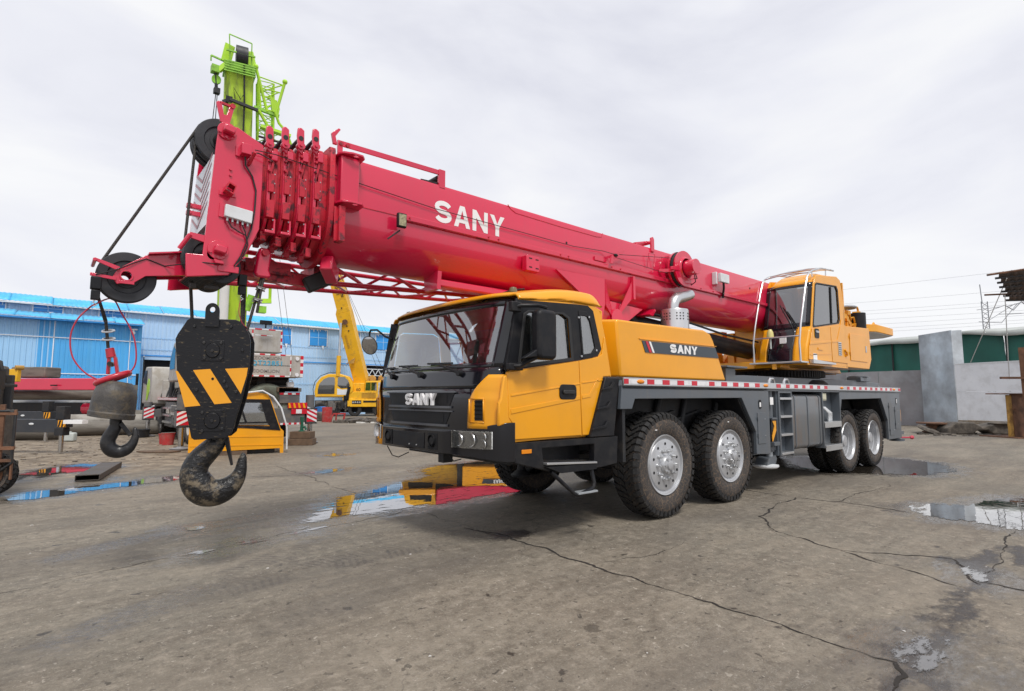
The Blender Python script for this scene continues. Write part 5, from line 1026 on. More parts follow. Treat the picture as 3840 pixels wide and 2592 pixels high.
# lift-cylinder gussets: flared web that meets the pivot
for s_ in (0,1):
    yf=lambda y: y if s_==0 else 2.75-y
    g=M(); t=.012
    def tri(pts):
        c=[Vector((x,yf(y),z)) for x,y,z in pts]; n_=(c[1]-c[0]).cross(c[2]-c[0]).normalized()*t; k=len(c); g.add([p+n_ for p in c]+[p-n_ for p in c],[tuple(range(k)),tuple(range(2*k-1,k-1,-1))]+[(i,(i+1)%k,k+(i+1)%k,k+i) for i in range(k)])
    tri([(-1.03,.93,3.16),(-.06,.93,3.17),(-.06,.93,2.80),(-.10,.95,2.58),(-.45,.95,2.86)])
    tri([(-.06,.93,3.17),(-.05,.93,2.80),(.30,1.06,2.62)])
    tri([(.30,1.06,2.60),(.60,.94,2.98),(.60,.93,3.26)])
    tri([(-.10,.97,2.60),(-.05,.95,2.86),(.28,1.07,2.56),(.1,1.1,2.5)])
    bpart(g,'lift_gusset',m_red)
    bpart(M().box(.58,.63,min(yf(.90),yf(.95)),max(yf(.90),yf(.95)),2.95,3.30),'gusset_flange',m_red,bevel=.004)
bpart(M().prism([(.28,2.50),(.60,2.62),(1.0,2.86),(.2,2.9),(.1,2.6)],'y',1.05,1.10).cyl((.32,1.0,2.66),(.32,1.1,2.66),.13,20),'pivot_plate',m_red)
bpart(M().prism([(1.2,2.77),(1.28,2.86),(1.26,2.89),(1.10,2.79)],'y',1.0,1.75),'rest_pad',m_red)
# keel guide under boom
kg=bpart(M().box(-2.72,-.9,1.12,1.30,2.74,2.83),'keel_guide',m_red,bevel=.02)
M().prism([(1.08,2.70),(1.34,2.70),(1.36,2.90),(1.06,2.90)],'x',-2.75,-2.70).build('guide_bracket',m_red,kg)

# ============================================================ boom head
HP=[(-5.008,3.769),(-4.968,3.809),(-4.861,3.832),(-4.642,3.734),(-4.64,3.373),(-4.648,2.967),(-4.727,2.761),(-4.795,2.641),(-4.874,2.523),(-5.186,2.464),(-5.196,2.658),(-5.076,2.666),(-5.063,2.869),(-5.031,3.404),(-5.019,3.636)]
HD=bpart(M().prism(HP,'y',.99,1.02),'boom_head',m_red,bevel=.006)
def hp(mm,name,m,**k): return mm.build(name,m,HD,**k)
hp(M().prism(HP,'y',1.73,1.76),'far_head_plate',m_red)
hp(M().box(-4.70,-4.66,1.02,1.73,2.95,3.70).prism([(-4.75,2.72),(-4.66,2.9),(-4.66,2.99),(-4.78,2.80)],'y',1.02,1.73),'head_back_plate',m_redrough)
# striped front plate
FP=[(-5.045,3.60),(-5.055,2.95)]
hp(M().add([(-5.03,1.03,3.55),(-5.06,1.03,2.93),(-5.06,1.72,2.93),(-5.03,1.72,3.55),(-4.98,1.03,3.55),(-5.0,1.03,2.93),(-5.0,1.72,2.93),(-4.98,1.72,3.55)],[(0,1,2,3),(7,6,5,4),(0,4,5,1),(1,5,6,2),(2,6,7,3),(3,7,4,0)]),'front_plate',m_wht)
m_chv=mat('faded_red_stripe',(.45,.22,.25),.5)
for k in range(6):
    a=2.99+k*.085; mm=M(); f=lambda y,zz: (-5.03-.03*(3.55-zz)/.62-.004,y,zz)
    mm.add([f(1.05,a+.14),f(1.375,a-.02),f(1.70,a+.14),f(1.70,a+.165),f(1.375,a+.01),f(1.05,a+.165)],[(0,1,4,5),(1,2,3,4)])
    hp(mm,'chevron_stripe',m_chv)
for zz in (2.83,2.96): pass
def flangeboss(x,z,r=.075):
    b=hp(M().cyl((x,.99,z),(x,.972,z),r,28),'pin_boss',m_red,bevel=.003)
    T=Matrix.Translation((x+.01,.0,z))@Matrix.Rotation(R(12),4,'Y')
    M(T).box(-.045,.045,.90,.97,-.035,.03).build('pin_keeper',m_red,b,bevel=.012)
    for a in (200,265,330): M().cyl((x+.8*r*math.cos(R(a)),.972,z+.8*r*math.sin(R(a))),(x+.8*r*math.cos(R(a)),.957,z+.8*r*math.sin(R(a))),.012,8).build('boss_bolt',m_red,b)
flangeboss(-4.945,3.765); flangeboss(-4.965,2.72,.08)
# fork on top
fk=hp(M().prism([(-4.99,3.86),(-4.955,3.84),(-4.915,3.86),(-4.885,4.02),(-4.92,4.03),(-4.945,3.93),(-4.965,3.93),(-4.985,4.02),(-5.01,4.04),(-5.03,4.02),(-5.02,3.98)],'y',1.03,1.05),'rope_guard_fork',m_red,bevel=.004)
M().bar((-4.90,1.04,4.02),(-5.0,1.04,4.03),.02,.02).cyl((-4.90,1.02,4.025),(-4.90,1.10,4.025),.022,12).build('fork_pin',m_redrough,fk)
M().prism([(-4.99,3.86),(-4.955,3.84),(-4.915,3.86),(-4.885,4.02),(-4.92,4.03),(-4.945,3.93),(-4.965,3.93),(-4.985,4.02),(-5.01,4.04),(-5.03,4.02),(-5.02,3.98)],'y',1.66,1.68).build('far_fork',m_red,fk)
# bracket boxes on head side
hp(M().box(-4.84,-4.76,.90,.99,3.58,3.67).box(-4.87,-4.83,.975,.99,3.57,3.66),'sensor_box',m_red,bevel=.004)
hp(M().cyl((-4.76,.98,3.52),(-4.735,.90,3.61),.014,8),'cable_post',m_redrough)
h2=hp(M().box(-4.98,-4.85,.975,.99,3.20,3.24),'hose_bracket',m_red); M().prism([(-4.955,3.22),(-4.89,3.19),(-4.87,3.27),(-4.93,3.295)],'y',.88,.975,[[(-4.945,3.225),(-4.895,3.205),(-4.88,3.26),(-4.925,3.28)]]).build('bracket_channel',m_redrough,h2)
wb=hp(M().prism([(-4.94,3.01),(-4.935,3.115),(-4.72,3.095),(-4.725,2.985)],'y',.93,.975),'control_box',m_gbox,bevel=.006)
M().prism([(-4.975,3.01),(-4.97,3.13),(-4.72,3.10),(-4.725,3.0)],'y',.976,.989).build('box_plate',m_red,wb)
for k in range(5): M().cyl((-4.915+.04*k,.95,3.01-.004*k),(-4.915+.04*k,.95,2.975-.004*k),.009,8).build('cable_gland',m_galv,wb)
hp(M().tube([(-4.91,.95,2.98),(-4.88,.95,2.93),(-4.82,.955,2.90),(-4.76,.96,2.88),(-4.74,.97,2.80),(-4.78,.975,2.68),(-4.83,.975,2.62)],.006,6).tube([(-4.80,.95,2.97),(-4.77,.955,2.91),(-4.75,.97,2.83),(-4.79,.975,2.70),(-4.84,.97,2.60)],.006,6).tube([(-4.80,.95,3.57),(-4.79,.965,3.50),(-4.73,.975,3.42),(-4.695,.975,3.30),(-4.70,.97,3.12),(-4.72,.97,2.95),(-4.75,.97,2.85)],.0075,6).tube([(-4.76,.93,3.61),(-4.70,.92,3.62),(-4.62,.92,3.60),(-4.58,.92,3.58)],.006,6),'head_cable',m_cable)
for zz in (3.44,3.39): hp(M().cyl((-4.90,.99,zz),(-4.90,.975,zz),.012,6),'head_bolt',m_red)
hp(M().box(-4.96,-4.80,.978,.99,2.545,2.60),'weld_patch',m_red,bevel=.004); hp(M().prism([(-5.0,2.635),(-4.93,2.625),(-4.92,2.60),(-4.99,2.60)],'y',.94,.99),'cable_clip_box',m_red,bevel=.004)
for zz in (3.155,3.09): hp(M().box(-5.16,-5.04,1.30,1.34,zz-.02,zz+.02).cyl((-5.14,1.28,zz),(-5.14,1.36,zz),.02,10),'jib_lug',m_red,bevel=.004)
# sheaves
def sheave(c,r,w=.07,par=HD,hub=True):
    pr=[(0,.05),(0,r*.42),(.006,r*.44),(.006,r*.62),(-.006,r*.66),(-.006,r*.97),(.0,r),(.012,r),(w*.5,r*.86),(w-.012,r),(w,r),(w+.006,r*.97),(w+.006,r*.66),(w-.006,r*.62),(w-.006,r*.44),(w,r*.42),(w,.05)]
    s=M().lathe(pr,c,'y',56).build('sheave',m_sheave,par,ang=25)
    M().cyl((c[0],c[1]-.01,c[2]),(c[0],c[1]+w+.01,c[2]),.05,18).build('sheave_hub',m_dark,s) if hub and par is BM else None
    return s
hp(M().box(-4.92,-4.66,1.35,1.40,3.55,3.70),'sheave_web',m_redrough)
for yy_ in (1.22,1.36): sheave((-4.94,yy_,3.76),.205,.075)
hp(M().cyl((-4.96,.99,3.76),(-4.96,1.73,3.76),.045,16),'sheave_pin',m_dark)
for yy_ in (1.10,1.21,1.32,1.43,1.54): sheave((-5.0,yy_,2.68),.20,.07)
hp(M().cyl((-5.0,.99,2.68),(-5.0,1.73,2.68),.045,16),'sheave_pin',m_dark)
for yy_ in (1.12,1.24,1.36,1.48,1.60): sheave((-4.90,yy_,2.62),.15,.07)
hp(M().prism([(-5.19,2.80),(-5.17,2.84),(-5.05,2.83),(-5.05,2.77)],'y',1.0,1.03).cyl((-5.17,1.0,2.82),(-5.235,1.05,2.70),.018,10),'rope_keeper',m_red)
# aux boom-point arm and big sheave
AP=[(-5.62,2.492),(-5.583,2.535),(-5.436,2.648),(-5.123,2.722),(-5.119,2.529),(-5.427,2.478),(-5.505,2.41),(-5.614,2.389),(-5.646,2.439)]
hole=[(-5.555+.034*math.cos(a),2.463+.034*math.sin(a)) for a in np.linspace(0,2*math.pi,17)[:-1]]
AA=hp(M().prism(AP,'y',1.255,1.275,[hole]),'auxiliary_arm',m_red,bevel=.003)
M().prism(AP,'y',1.445,1.465,[hole]).build('far_arm_plate',m_red,AA)
M().lathe([(0,.036),(0,.048),(-.012,.046),(-.012,.036),(.0,.034)],(-5.555,1.255,2.463),'y',24).build('bearing_ring',m_red,AA)
M().prism([(-5.775,2.556),(-5.76,2.575),(-5.60,2.525),(-5.605,2.49)],'y',1.24,1.254).cyl((-5.762,1.22,2.557),(-5.762,1.50,2.557),.014,10).build('rope_guard_bar',m_red,AA,bevel=.002)
M().prism([(-5.785,2.43),(-5.785,2.455),(-5.62,2.44),(-5.62,2.415)],'y',1.24,1.254).build('switch_arm',m_red,AA,bevel=.002)
M().box(-5.60,-5.50,1.243,1.254,2.395,2.42).build('arm_plate',m_red,AA,bevel=.002)
M().prism([(1.18,2.53),(1.60,2.53),(1.60,2.72),(1.18,2.72)],'x',-5.14,-5.10).prism([(-5.42,2.655),(-5.10,2.725),(-5.10,2.737),(-5.42,2.667)],'y',1.2,1.52).build('arm_end_plate',m_red,AA)
M().tube([(-5.75,1.235,2.44),(-5.62,1.235,2.50),(-5.50,1.245,2.58),(-5.43,1.25,2.62),(-5.3,1.25,2.58),(-5.1,1.0,2.60),(-4.95,.96,2.60)],.005,6).build('arm_cable',m_cable,AA)
sheave((-5.545,1.325,2.463),.205,.07,HD)
hp(M().prism([(-5.196,2.66),(-5.20,2.47),(-4.87,2.52),(-4.87,2.53),(-5.08,2.665)],'y',1.76,1.79),'lower_far_plate',m_red)
hp(M().box(-5.13,-5.09,1.1,1.16,2.40,2.44).box(-5.02,-4.92,1.1,1.16,2.41,2.435),'keeper_bolt',m_dark)
# rope falls (rigging belongs to the crane)
def rope(pts,r=.0115,name='hoist_rope',m=m_rope): return bpart(M().tube(pts,r,8),name,m)
rope([(-4.62,1.26,3.93),(-3.9,1.30,3.95),(-2.8,1.4,3.97)],.011); rope([(-4.7,1.4,3.945),(-4.2,1.45,3.93),(-2.8,1.5,3.95)],.011)
bpart(M().tube([(-4.94+.2*math.cos(a),1.26,3.76+.2*math.sin(a)) for a in np.linspace(R(60),R(146),8)]+[(-5.712,1.36,2.573)],.0115,8),'hoist_rope',m_rope); bpart(M().tube([(-5.125,1.27,3.72),(-5.165,1.27,2.80)],.0115,8),'hoist_rope',m_rope)
# jib lattice stowed under the boom, far side
J0,J1=-4.7,-.6
JB=bpart(M().cyl((J0,1.93,2.72),(J1,1.93,2.93),.03,12),'stowed_jib',m_red)
for (y,za,zb_) in ((2.42,2.72,2.93),(2.02,3.00,3.05),(2.36,3.00,3.05)): M().cyl((J0,y,za),(J1,y,zb_),.026,10).build('jib_chord',m_red,JB)
N=11
for i in range(N):
    t0=i/N;t1=(i+1)/N;x0=J0+(J1-J0)*t0;x1=J0+(J1-J0)*t1; lo=lambda t:2.72+.21*t; hi=lambda t:3.0+.05*t
    a,b=((x0,1.93,lo(t0)),(x1,2.02,hi(t1))) if i%2==0 else ((x0,2.02,hi(t0)),(x1,1.93,lo(t1)))
    M().cyl(a,b,.017,8).build('jib_lacing',m_red,JB)
    a,b=((x0,2.42,lo(t0)),(x1,2.36,hi(t1))) if i%2 else ((x0,2.36,hi(t0)),(x1,2.42,lo(t1)))
    M().cyl(a,b,.015,8).build('jib_lacing',m_red,JB)
    a,b=((x0,1.93,lo(t0)),(x1,2.42,lo(t1))) if i%2 else ((x0,2.42,lo(t0)),(x1,1.93,lo(t1)))
    M().cyl(a,b,.015,8).build('jib_lacing',m_red,JB)
M().box(-4.62,-4.2,1.5,2.0,2.70,2.82).box(-3.95,-3.75,1.55,1.95,2.72,2.86).prism([(-4.75,2.66),(-3.9,2.62),(-3.9,2.74),(-4.75,2.80)],'y',1.55,1.62).build('jib_foot',m_redrough,JB)
M().bar((-4.05,1.5,2.62),(-3.75,1.45,2.78),.12,.16).build('jib_latch',m_rubber,JB,bevel=.02); M().bar((-4.0,1.1,2.80),(-3.85,1.3,2.70),.12,.16).build('latch_plate',m_red,JB,bevel=.015)
# rope wedge socket, second leg
ws=bpart(M().prism([(-4.58,2.86),(-4.50,2.86),(-4.475,2.80),(-4.495,2.66),(-4.47,2.60),(-4.50,2.58),(-4.60,2.58),(-4.62,2.62),(-4.60,2.80)],'y',1.18,1.26),'wedge_socket',m_red,bevel=.02)
T_=None
M().cyl((-4.54,1.15,2.81),(-4.54,1.29,2.81),.03,16).build('socket_pin',m_redrough,ws)
ws.location+=Vector((-.0,0,.0))
# anti-two-block switches
for (x,y,z,nm) in ((-4.72,1.18,2.52,0),(-5.745,1.22,2.36,1)):
    s=bpart(M().box(x-.035,x+.035,y-.03,y+.03,z-.04,z+.06),'limit_switch',m_blk,bevel=.008); M().box(x-.028,x+.03,y-.025,y+.025,z-.12,z-.045).build('switch_lower',m_blk,s,bevel=.006); M().tube([(x,y,z-.12),(x-.01,y,z-.14),(x+.015,y,z-.155),(x-.005,y,z-.17)],.006,6).build('shackle',m_alu,s)
# ============================================================ main hook block
AW=R(-40.5)
HC=Vector((-4.87,1.30,1.66)); HT=Matrix.Translation(HC)@Matrix.Rotation(AW+R(19),4,'Z')@Matrix.Scale(.86,4,(1,0,0))
HB=empty('hook_block',HC,'big black hook block with three yellow slanted stripes, hanging from the crane boom head','hook block')
k=.00119
def bl(x,y): return ((x-405)*k,(1000-y)*k)
out=[bl(*p) for p in [(205,590),(225,580),(560,576),(600,590),(664,668),(683,720),(684,925),(640,1150),(572,1395),(530,1428),(300,1436),(278,1420),(215,1175),(150,960),(125,730),(140,695)]]
for yy_,nm in ((-.15,0),(.13,1)): M(HT).prism(out,'y',yy_,yy_+.025).build('side_plate',m_scuff,HB,bevel=.004)
yp=-.15
mid=M(HT); 
mid.prism([bl(*p) for p in [(240,640),(600,640),(650,740),(640,900),(560,1380),(300,1390),(200,1100),(160,900),(160,740)]],'y',-.12,.12); mid.build('block_body',m_hookblk,HB,bevel=.02)
for pl in ([(140,955),(155,955),(333,1197),(221,1207)],[(265,948),(390,938),(562,1178),(435,1188)],[(500,935),(672,925),(665,985),(628,1114)]):
    M(HT).prism([bl(*p) for p in pl],'y',yp-.0015,yp-.0005).build('yellow_stripe',m_yel,HB)
lugp=[bl(335,636),bl(335,515)]+[((387-405)*k+.062*math.cos(a),(1000-517)*k+.062*math.sin(a)) for a in np.linspace(math.pi,0,12)]+[bl(440,515),bl(440,636)]
lh=[((387-405)*k+.024*math.cos(a),(1000-512)*k+.024*math.sin(a)) for a in np.linspace(0,2*math.pi,17)[:-1]]
M(HT).prism(lugp,'y',yp-.022,yp-.002,[lh]).build('lifting_lug',m_scuff,HB,bevel=.004)
for (cx,cy,r) in ((402,806,.062),(425,1303,.068)):
    u,v=bl(cx,cy); p=M(HT).cyl((u,yp,v),(u,yp-.016,v),r,32).build('pin_cover',m_scuff,HB,bevel=.004); M(HT).cyl((u,yp-.016,v),(u,yp-.028,v),.014,6).build('cover_nut',m_hookblk,p)
    w=.10 if cy<1000 else .115
    M(HT).prism([(u-w,v-.09),(u+w,v-.09),(u+w,v+.09),(u-w,v+.09)],'y',yp-.006,yp-.0015,[[(u+r*1.02*math.cos(a),v+r*1.02*math.sin(a)) for a in np.linspace(0,2*math.pi,25)[:-1]]]).build('pin_plate',m_scuff,HB,bevel=.003)
for (cx,cy) in ((335,750),(462,750),(345,860),(465,860),(258,635),(530,630),(625,798),(300,1085),(520,1065),(593,1100),(500,1025),(350,1245),(500,1230),(355,1375),(500,1360)):
    u,v=bl(cx,cy); b=M(HT).cyl((u,yp-.006,v),(u,yp-.016,v),.0145,6).build('plate_bolt',m_hookblk,HB,bevel=.002)
for (cx,cy) in ((412,1008),): u,v=bl(cx,cy); M(HT).cyl((u,yp-.0015,v),(u,yp-.003,v),.012,14).build('stripe_hole',m_void,HB)
for yy_ in (-.09,-.04,.01,.06):
    M(HT).lathe([(0,.1),(0,.20),(.015,.185),(.03,.20),(.03,.1)],(0,yy_,.22),'y',32).build('block_sheave',m_sheave,HB)
# hook
kk=.000891
def hl(x,y): return ((x-1095)*kk+.0,(500-y)*kk)
# (block centre in that crop is x=1095? keep hook under the block)
def hk(pts,dx,dz): return [((x-1060)*kk+dx,.0,(870-y)*kk*.95+dz) for x,y,r in pts],[r*kk for x,y,r in pts]
pts=[(1150,835,62),(1135,880,78),(1090,950,98),(1010,1030,112),(945,1100,122),(908,1170,134),(900,1250,148),(935,1340,156),(1010,1405,150),(1100,1432,130),(1190,1415,118),(1270,1370,104),(1330,1300,84),(1362,1220,66),(1372,1140,52),(1378,1085,40),(1372,1052,24),(1368,1040,8)]
pts=[tuple(v) for v in crv(pts,4)]
P_,R_=hk(pts,.005,-.505)
hkob=M(HT).tube(P_,R_,20,flat=.78,fn=(0,1,0)).build('hook',m_mud,HB,ang=60)
M(HT).cyl((.03,0,-.40),(.06,0,-.52),.07,20).build('hook_shank',m_hookblk,HB)
lt=M(HT); a=Vector(((1228-1060)*kk-.02,-.03,(870-860)*kk-.52)); b=Vector(((1300-1060)*kk-.02,-.03,(870-1130)*kk-.52)); lt.hexa([a+Vector((-.025,0,0)),a+Vector((.02,0,0)),a+Vector((.02,.06,0)),a+Vector((-.025,.06,0))],[b+Vector((-.01,0,0)),b+Vector((.008,0,0)),b+Vector((.008,.05,0)),b+Vector((-.01,.05,0))])
lt.build('safety_latch',m_blk,HB,bevel=.003); M(HT).cyl((.125,-.06,-.515),(.125,.06,-.515),.014,10).build('latch_pin',m_hookblk,HB)
_rope=rope
def rope(pts,*a,**k): return _rope(crv(pts,5) if len(pts)>3 else pts,*a,**k)
def hw(x,y,z): return tuple(HT@Vector((x,y,z)))
rope([(-5.09,1.37,2.52),hw(-.215,-.04,.40)],.014); rope([(-4.70,1.25,2.58),hw(.225,-.04,.40)],.0115); rope([(-4.67,1.28,2.58),hw(.235,.02,.40)],.0115)
s0=Vector((-4.545,1.22,2.60)); s1=Vector(hw(.27,-.05,.38))
rope([s0,s1],.013); rope([s0+Vector((.015,-.01,0)),s0.lerp(s1,.25)+Vector((.02,-.015,0)),s0.lerp(s1,.62)+Vector((.035,-.02,0))],.012)
for t in (.22,.42):
    c=s0.lerp(s1,t)+Vector((.008,-.012,0)); o=bpart(M().bar(c+Vector((-.03,-.02,.01)),c+Vector((.04,.015,-.0)),.025,.02).cyl(c+Vector((-.035,-.03,.015)),c+Vector((.05,.0,.008)),.007,8).cyl(c+Vector((-.035,-.0,-.008)),c+Vector((.05,.03,-.012)),.007,8),'rope_clip',m_alu)
rope([(-4.725,1.18,2.36),(-4.74,1.16,2.25),(-4.71,1.16,2.15),(-4.66,1.17,2.10),tuple(s1+Vector((-.03,-.03,.02)))],.0035,'limit_cable',m_rcable)
bpart(M().tube([s1+Vector((-.03,-.03,.03)),s1+Vector((.05,.02,.0))],.012,8),'limit_weight',m_rubber)

# ============================================================ auxiliary hook
AC=Vector((-5.56,1.45,1.47)); kz=.001377
AT=Matrix.Translation(AC)@Matrix.Rotation(AW+R(25),4,'Z')@Matrix.Scale(.86,4,(1,0,0))
def al(x,y): return ((x-675)*kz,(852-y)*kz)
AH=empty('auxiliary_hook',AC,'small black hook under a rusty brown overhaul ball, left of the hook block','hook')
BT=AT@Matrix.Rotation(R(7),4,'Y')
M(BT).lathe([(-.135,0),(-.14,.17),(-.142,.182),(-.10,.186),(-.095,.178),(.0,.176),(.05,.172),(.10,.155),(.13,.128),(.15,.11),(.155,0)],(0,0,0),'z',40).build('overhaul_ball',m_ball,AH,bevel=.004)
pts=[(690,935,32),(690,975,36),(693,1000,37),(675,1040,40),(657,1075,43),(656,1110,45),(680,1140,42),(725,1152,36),(770,1135,33),(797,1100,27),(807,1060,22),(803,1025,14),(800,1010,4)]
pts=[tuple(v) for v in crv(pts,4)]
M(AT).tube([(al(x,y)[0],0,al(x,y)[1]) for x,y,r in pts],[r*kz for *_,r in pts],16,flat=.75,fn=(0,1,0)).build('hook',m_hookblk,AH,ang=60)
mm=M(AT); a=al(722,985);b=al(783,1058); mm.bar((a[0],-.03,a[1]),(b[0],-.02,b[1]),.02,.035); mm.build('safety_latch',m_hookblk,AH,bevel=.003)
M(AT).cyl((al(690,905)[0],0,al(690,905)[1]),(al(690,950)[0],0,al(690,950)[1]),.055,20).build('swivel_neck',m_hookblk,AH)
# socket
m_soc=mat('socket_red',(.50,.012,.035),.35,coat=.3,dirt=.2,ds=12)
a0=al(627,548);a1=al(640,600)
so_=M(AT).cyl((a0[0],0,a0[1]),(a1[0],0,a1[1]),.036,16,.040).build('rope_socket',m_soc,AH)
for s_ in (-1,1):
    p=al(628 if s_<0 else 662,598); q=al(628 if s_<0 else 683,700); M(AT).bar((p[0],0,p[1]),(q[0],0,q[1]),.024,.05,(0,1,0)).build('socket_leg',m_soc,so_,bevel=.004)
p=al(640,640); M(AT).cyl((p[0],-.05,p[1]),(p[0],.05,p[1]),.02,12).build('socket_pin',m_hookblk,so_)
# ring weight
mm=M(AT); r0=[]
for t in np.linspace(0,2*math.pi,33)[:-1]: r0.append((-.025+.125*math.cos(t),.09*math.sin(t),.178+.045*math.cos(t)))
mm.tube(r0,.024,12,closed=True); mm.build('ring_weight',m_soc,AH)
for c in ((-.09,-.05,.15),(-.02,-.085,.165),(.12,-.03,.20)): M(AT).tube([(c[0],c[1],c[2]-.03),(c[0]-.02,c[1]-.01,c[2]),(c[0],c[1],c[2]+.035),(c[0]+.02,c[1]+.01,c[2])],.006,6,closed=True).build('shackle',m_alu,AH)
def aw(x,y,yy=0): q=al(x,y); return AT@Vector((q[0],yy,q[1]))
top=Vector((-5.745,1.32,2.35))
rope([top,top.lerp(aw(597,390),.95),aw(618,545)],.012)
rope([top+Vector((.01,-.02,-.02)),aw(590,380,-.02),aw(600,400,-.02)],.011)
for yv in (445,492):
    c=aw(600+(yv-430)*.13+10,yv); bpart(M().tube([c+RV*.045*math.cos(t)+FV*.012*math.sin(t)*2+Vector((0,0,.012*math.sin(t))) for t in np.linspace(0,2*math.pi,17)[:-1]],.008,8,closed=True),'rope_clip',m_alu)
sw=Vector((-5.75,1.22,2.20))
rope([sw,aw(500,310),aw(440,380),aw(410,460),aw(410,540),aw(430,610),aw(475,670),aw(530,712),aw(600,740),aw(640,745)],.006,'limit_cable',m_rcable)
rope([sw,aw(620,250),aw(680,335),aw(735,420),aw(768,500),aw(782,590),aw(775,650),aw(745,695)],.006,'limit_cable',m_rcable)
# ============================================================ blue warehouse (long side runs parallel to the crane)
WY=41.0
WHS=empty('warehouse',(6,WY,0),'long pale blue corrugated metal warehouse with bright blue roof across the back of the yard','warehouse')
def corr(name,m,x0,x1,z0,z1,y,par,pitch=.25,dep=.035):
    mm=M(); n=int(round((x1-x0)/pitch)); pr=[]
    for i in range(n):
        a=x0+i*pitch; pr+=[(a,y),(a+pitch*.62,y),(a+pitch*.70,y-dep),(a+pitch*.92,y-dep)]
    pr.append((x1,y)); vs=[(a,b,z0) for a,b in pr]+[(a,b,z1) for a,b in pr]; k=len(pr)
    mm.add(vs,[(i,i+1,k+i+1,k+i) for i in range(k-1)]); return mm.build(name,m,par,ang=20)
def sheets(m,x0,x1,z0,z1,y,par,w=1.0,name='wall_sheet',pitch=.25):
    first=None; x=x0; i=0
    while x<x1-.05:
        if first is None: first=corr(name,m,x,x+w-.004,z0,z1,y,par,pitch); f0=x
        else: copytree(first,(x-f0,(i%3)*.004,0),par,chs={})
        x+=w; i+=1
    return first
EV=7.30
def win(x,zt=7.1,w=1.45,h=1.35):
    f=M().box(x,x+w,WY-.07,WY-.045,zt-h,zt).build('window',m_winb,WHS)
    for a,b,c,d in ((x-.06,x,zt-h-.05,zt+.06),(x+w,x+w+.06,zt-h-.05,zt+.06),(x,x+w,zt,zt+.06)): M().box(a,b,WY-.085,WY-.04,c,d).build('window_trim',m_wht,f)
    M().box(x,x+w,WY-.085,WY-.072,zt-h*.5-.02,zt-h*.5+.02).box(x+w/2-.02,x+w/2+.02,WY-.088,WY-.0725,zt-h,zt).build('window_bar',m_wallb3,f)
    rnd=random.Random(int(x*10)); mm=M()
    for i in range(16):
        a=x+rnd.uniform(0,w); hh=rnd.uniform(.03,.28)*rnd.random(); mm.prism([(a-.05,zt+.02),(a+.06,zt+.02),(a+.02,zt-hh),(a-.01,zt-hh*.8)],'y',WY-.0905-.0002*i,WY-.0885)
    mm.build('sealant_drips',m_wht,f)
    a=x+w*rnd.uniform(.5,.8); M().prism([(a-.12,zt-h),(a+.1,zt-h+.01),(a+.06,zt-h-.2),(a+.02,zt-h-.38),(a-.02,zt-h-.22),(a-.08,zt-h-.12)],'y',WY-.092,WY-.088).build('sealant_drip',m_wht,f)
# upper row
sheets(m_wallb,-22,42,4.35,EV,WY,WHS)
# lower row with openings: x 0..2? and 15.2..19
sheets(m_wallb3,-22,-1,0,4.33,WY+.03,WHS); sheets(m_wallb,4.5,15.2,0,4.33,WY+.03,WHS); sheets(m_wallb,21,42,0,4.33,WY+.03,WHS)
M().box(-22,42,WY-.06,WY-.04,4.30,4.38).build('sheet_flashing',m_winb,WHS)
for z in (5.55,4.75,2.55): M().box(-22 if z>4 else 4.5,42 if z>4 else 15.2,WY-.052,WY-.042,z,z+.035).build('purlin_line',m_wallb3,WHS)
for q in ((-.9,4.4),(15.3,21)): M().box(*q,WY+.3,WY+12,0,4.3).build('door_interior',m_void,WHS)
M().box(-.95,4.45,WY-.02,WY+.06,4.05,4.30).build('door_lintel',m_wallb,WHS)
tr=M().box(15.2,21,WY+.02,WY+.08,3.93,3.99).box(15.2,21,WY+.02,WY+.08,3.36,3.42).build('door_truss',m_wht,WHS)
for i in range(10):
    a=15.2+i*.58; M().bar((a,WY+.05,3.42),(a+.29,WY+.05,3.93),.05).bar((a+.29,WY+.05,3.93),(a+.58,WY+.05,3.42),.05).build('truss_web',m_wht,tr)
for x in (7.4,10.35,13.3,16.3,19.2,22.2): win(x)
for x in (-6.9,-3.6): win(x,7.25,1.4,.42)
win(-9.6,7.25,1.4,.42)
# roof in overlapping corrugated sheets with wavy eave
rs=None
def rsheet(x):
    mm=M(); n=8; vs=[]
    for j,(y,z) in enumerate(((WY-.35,EV-.02),(WY+1.7,EV+.72),(WY+4.2,EV+1.05))):
        for i in range(n*2+1):
            a=i/(n*2)*2.0; vs.append((x+a,y,z+(.035 if i%2 else 0)+.0))
    k=n*2+1; mm.add(vs,[(j*k+i,j*k+i+1,(j+1)*k+i+1,(j+1)*k+i) for j in range(2) for i in range(k-1)]); return mm
for i,x in enumerate(np.arange(-22,42,2.0)):
    if rs is None: rs=rsheet(x).build('roof_sheet',m_roofb,WHS,thick=.01,ang=20); r0x=x
    else: o=copytree(rs,(x-r0x,0,.03*math.sin(i*1.3)+.02*(i%2)),WHS,chs={}); o.rotation_euler=(0,R(.35*math.sin(i*2.1)),0)
M().box(-22,42,WY-.33,WY+.0,EV-.10,EV-.05).build('soffit',m_wht,WHS)
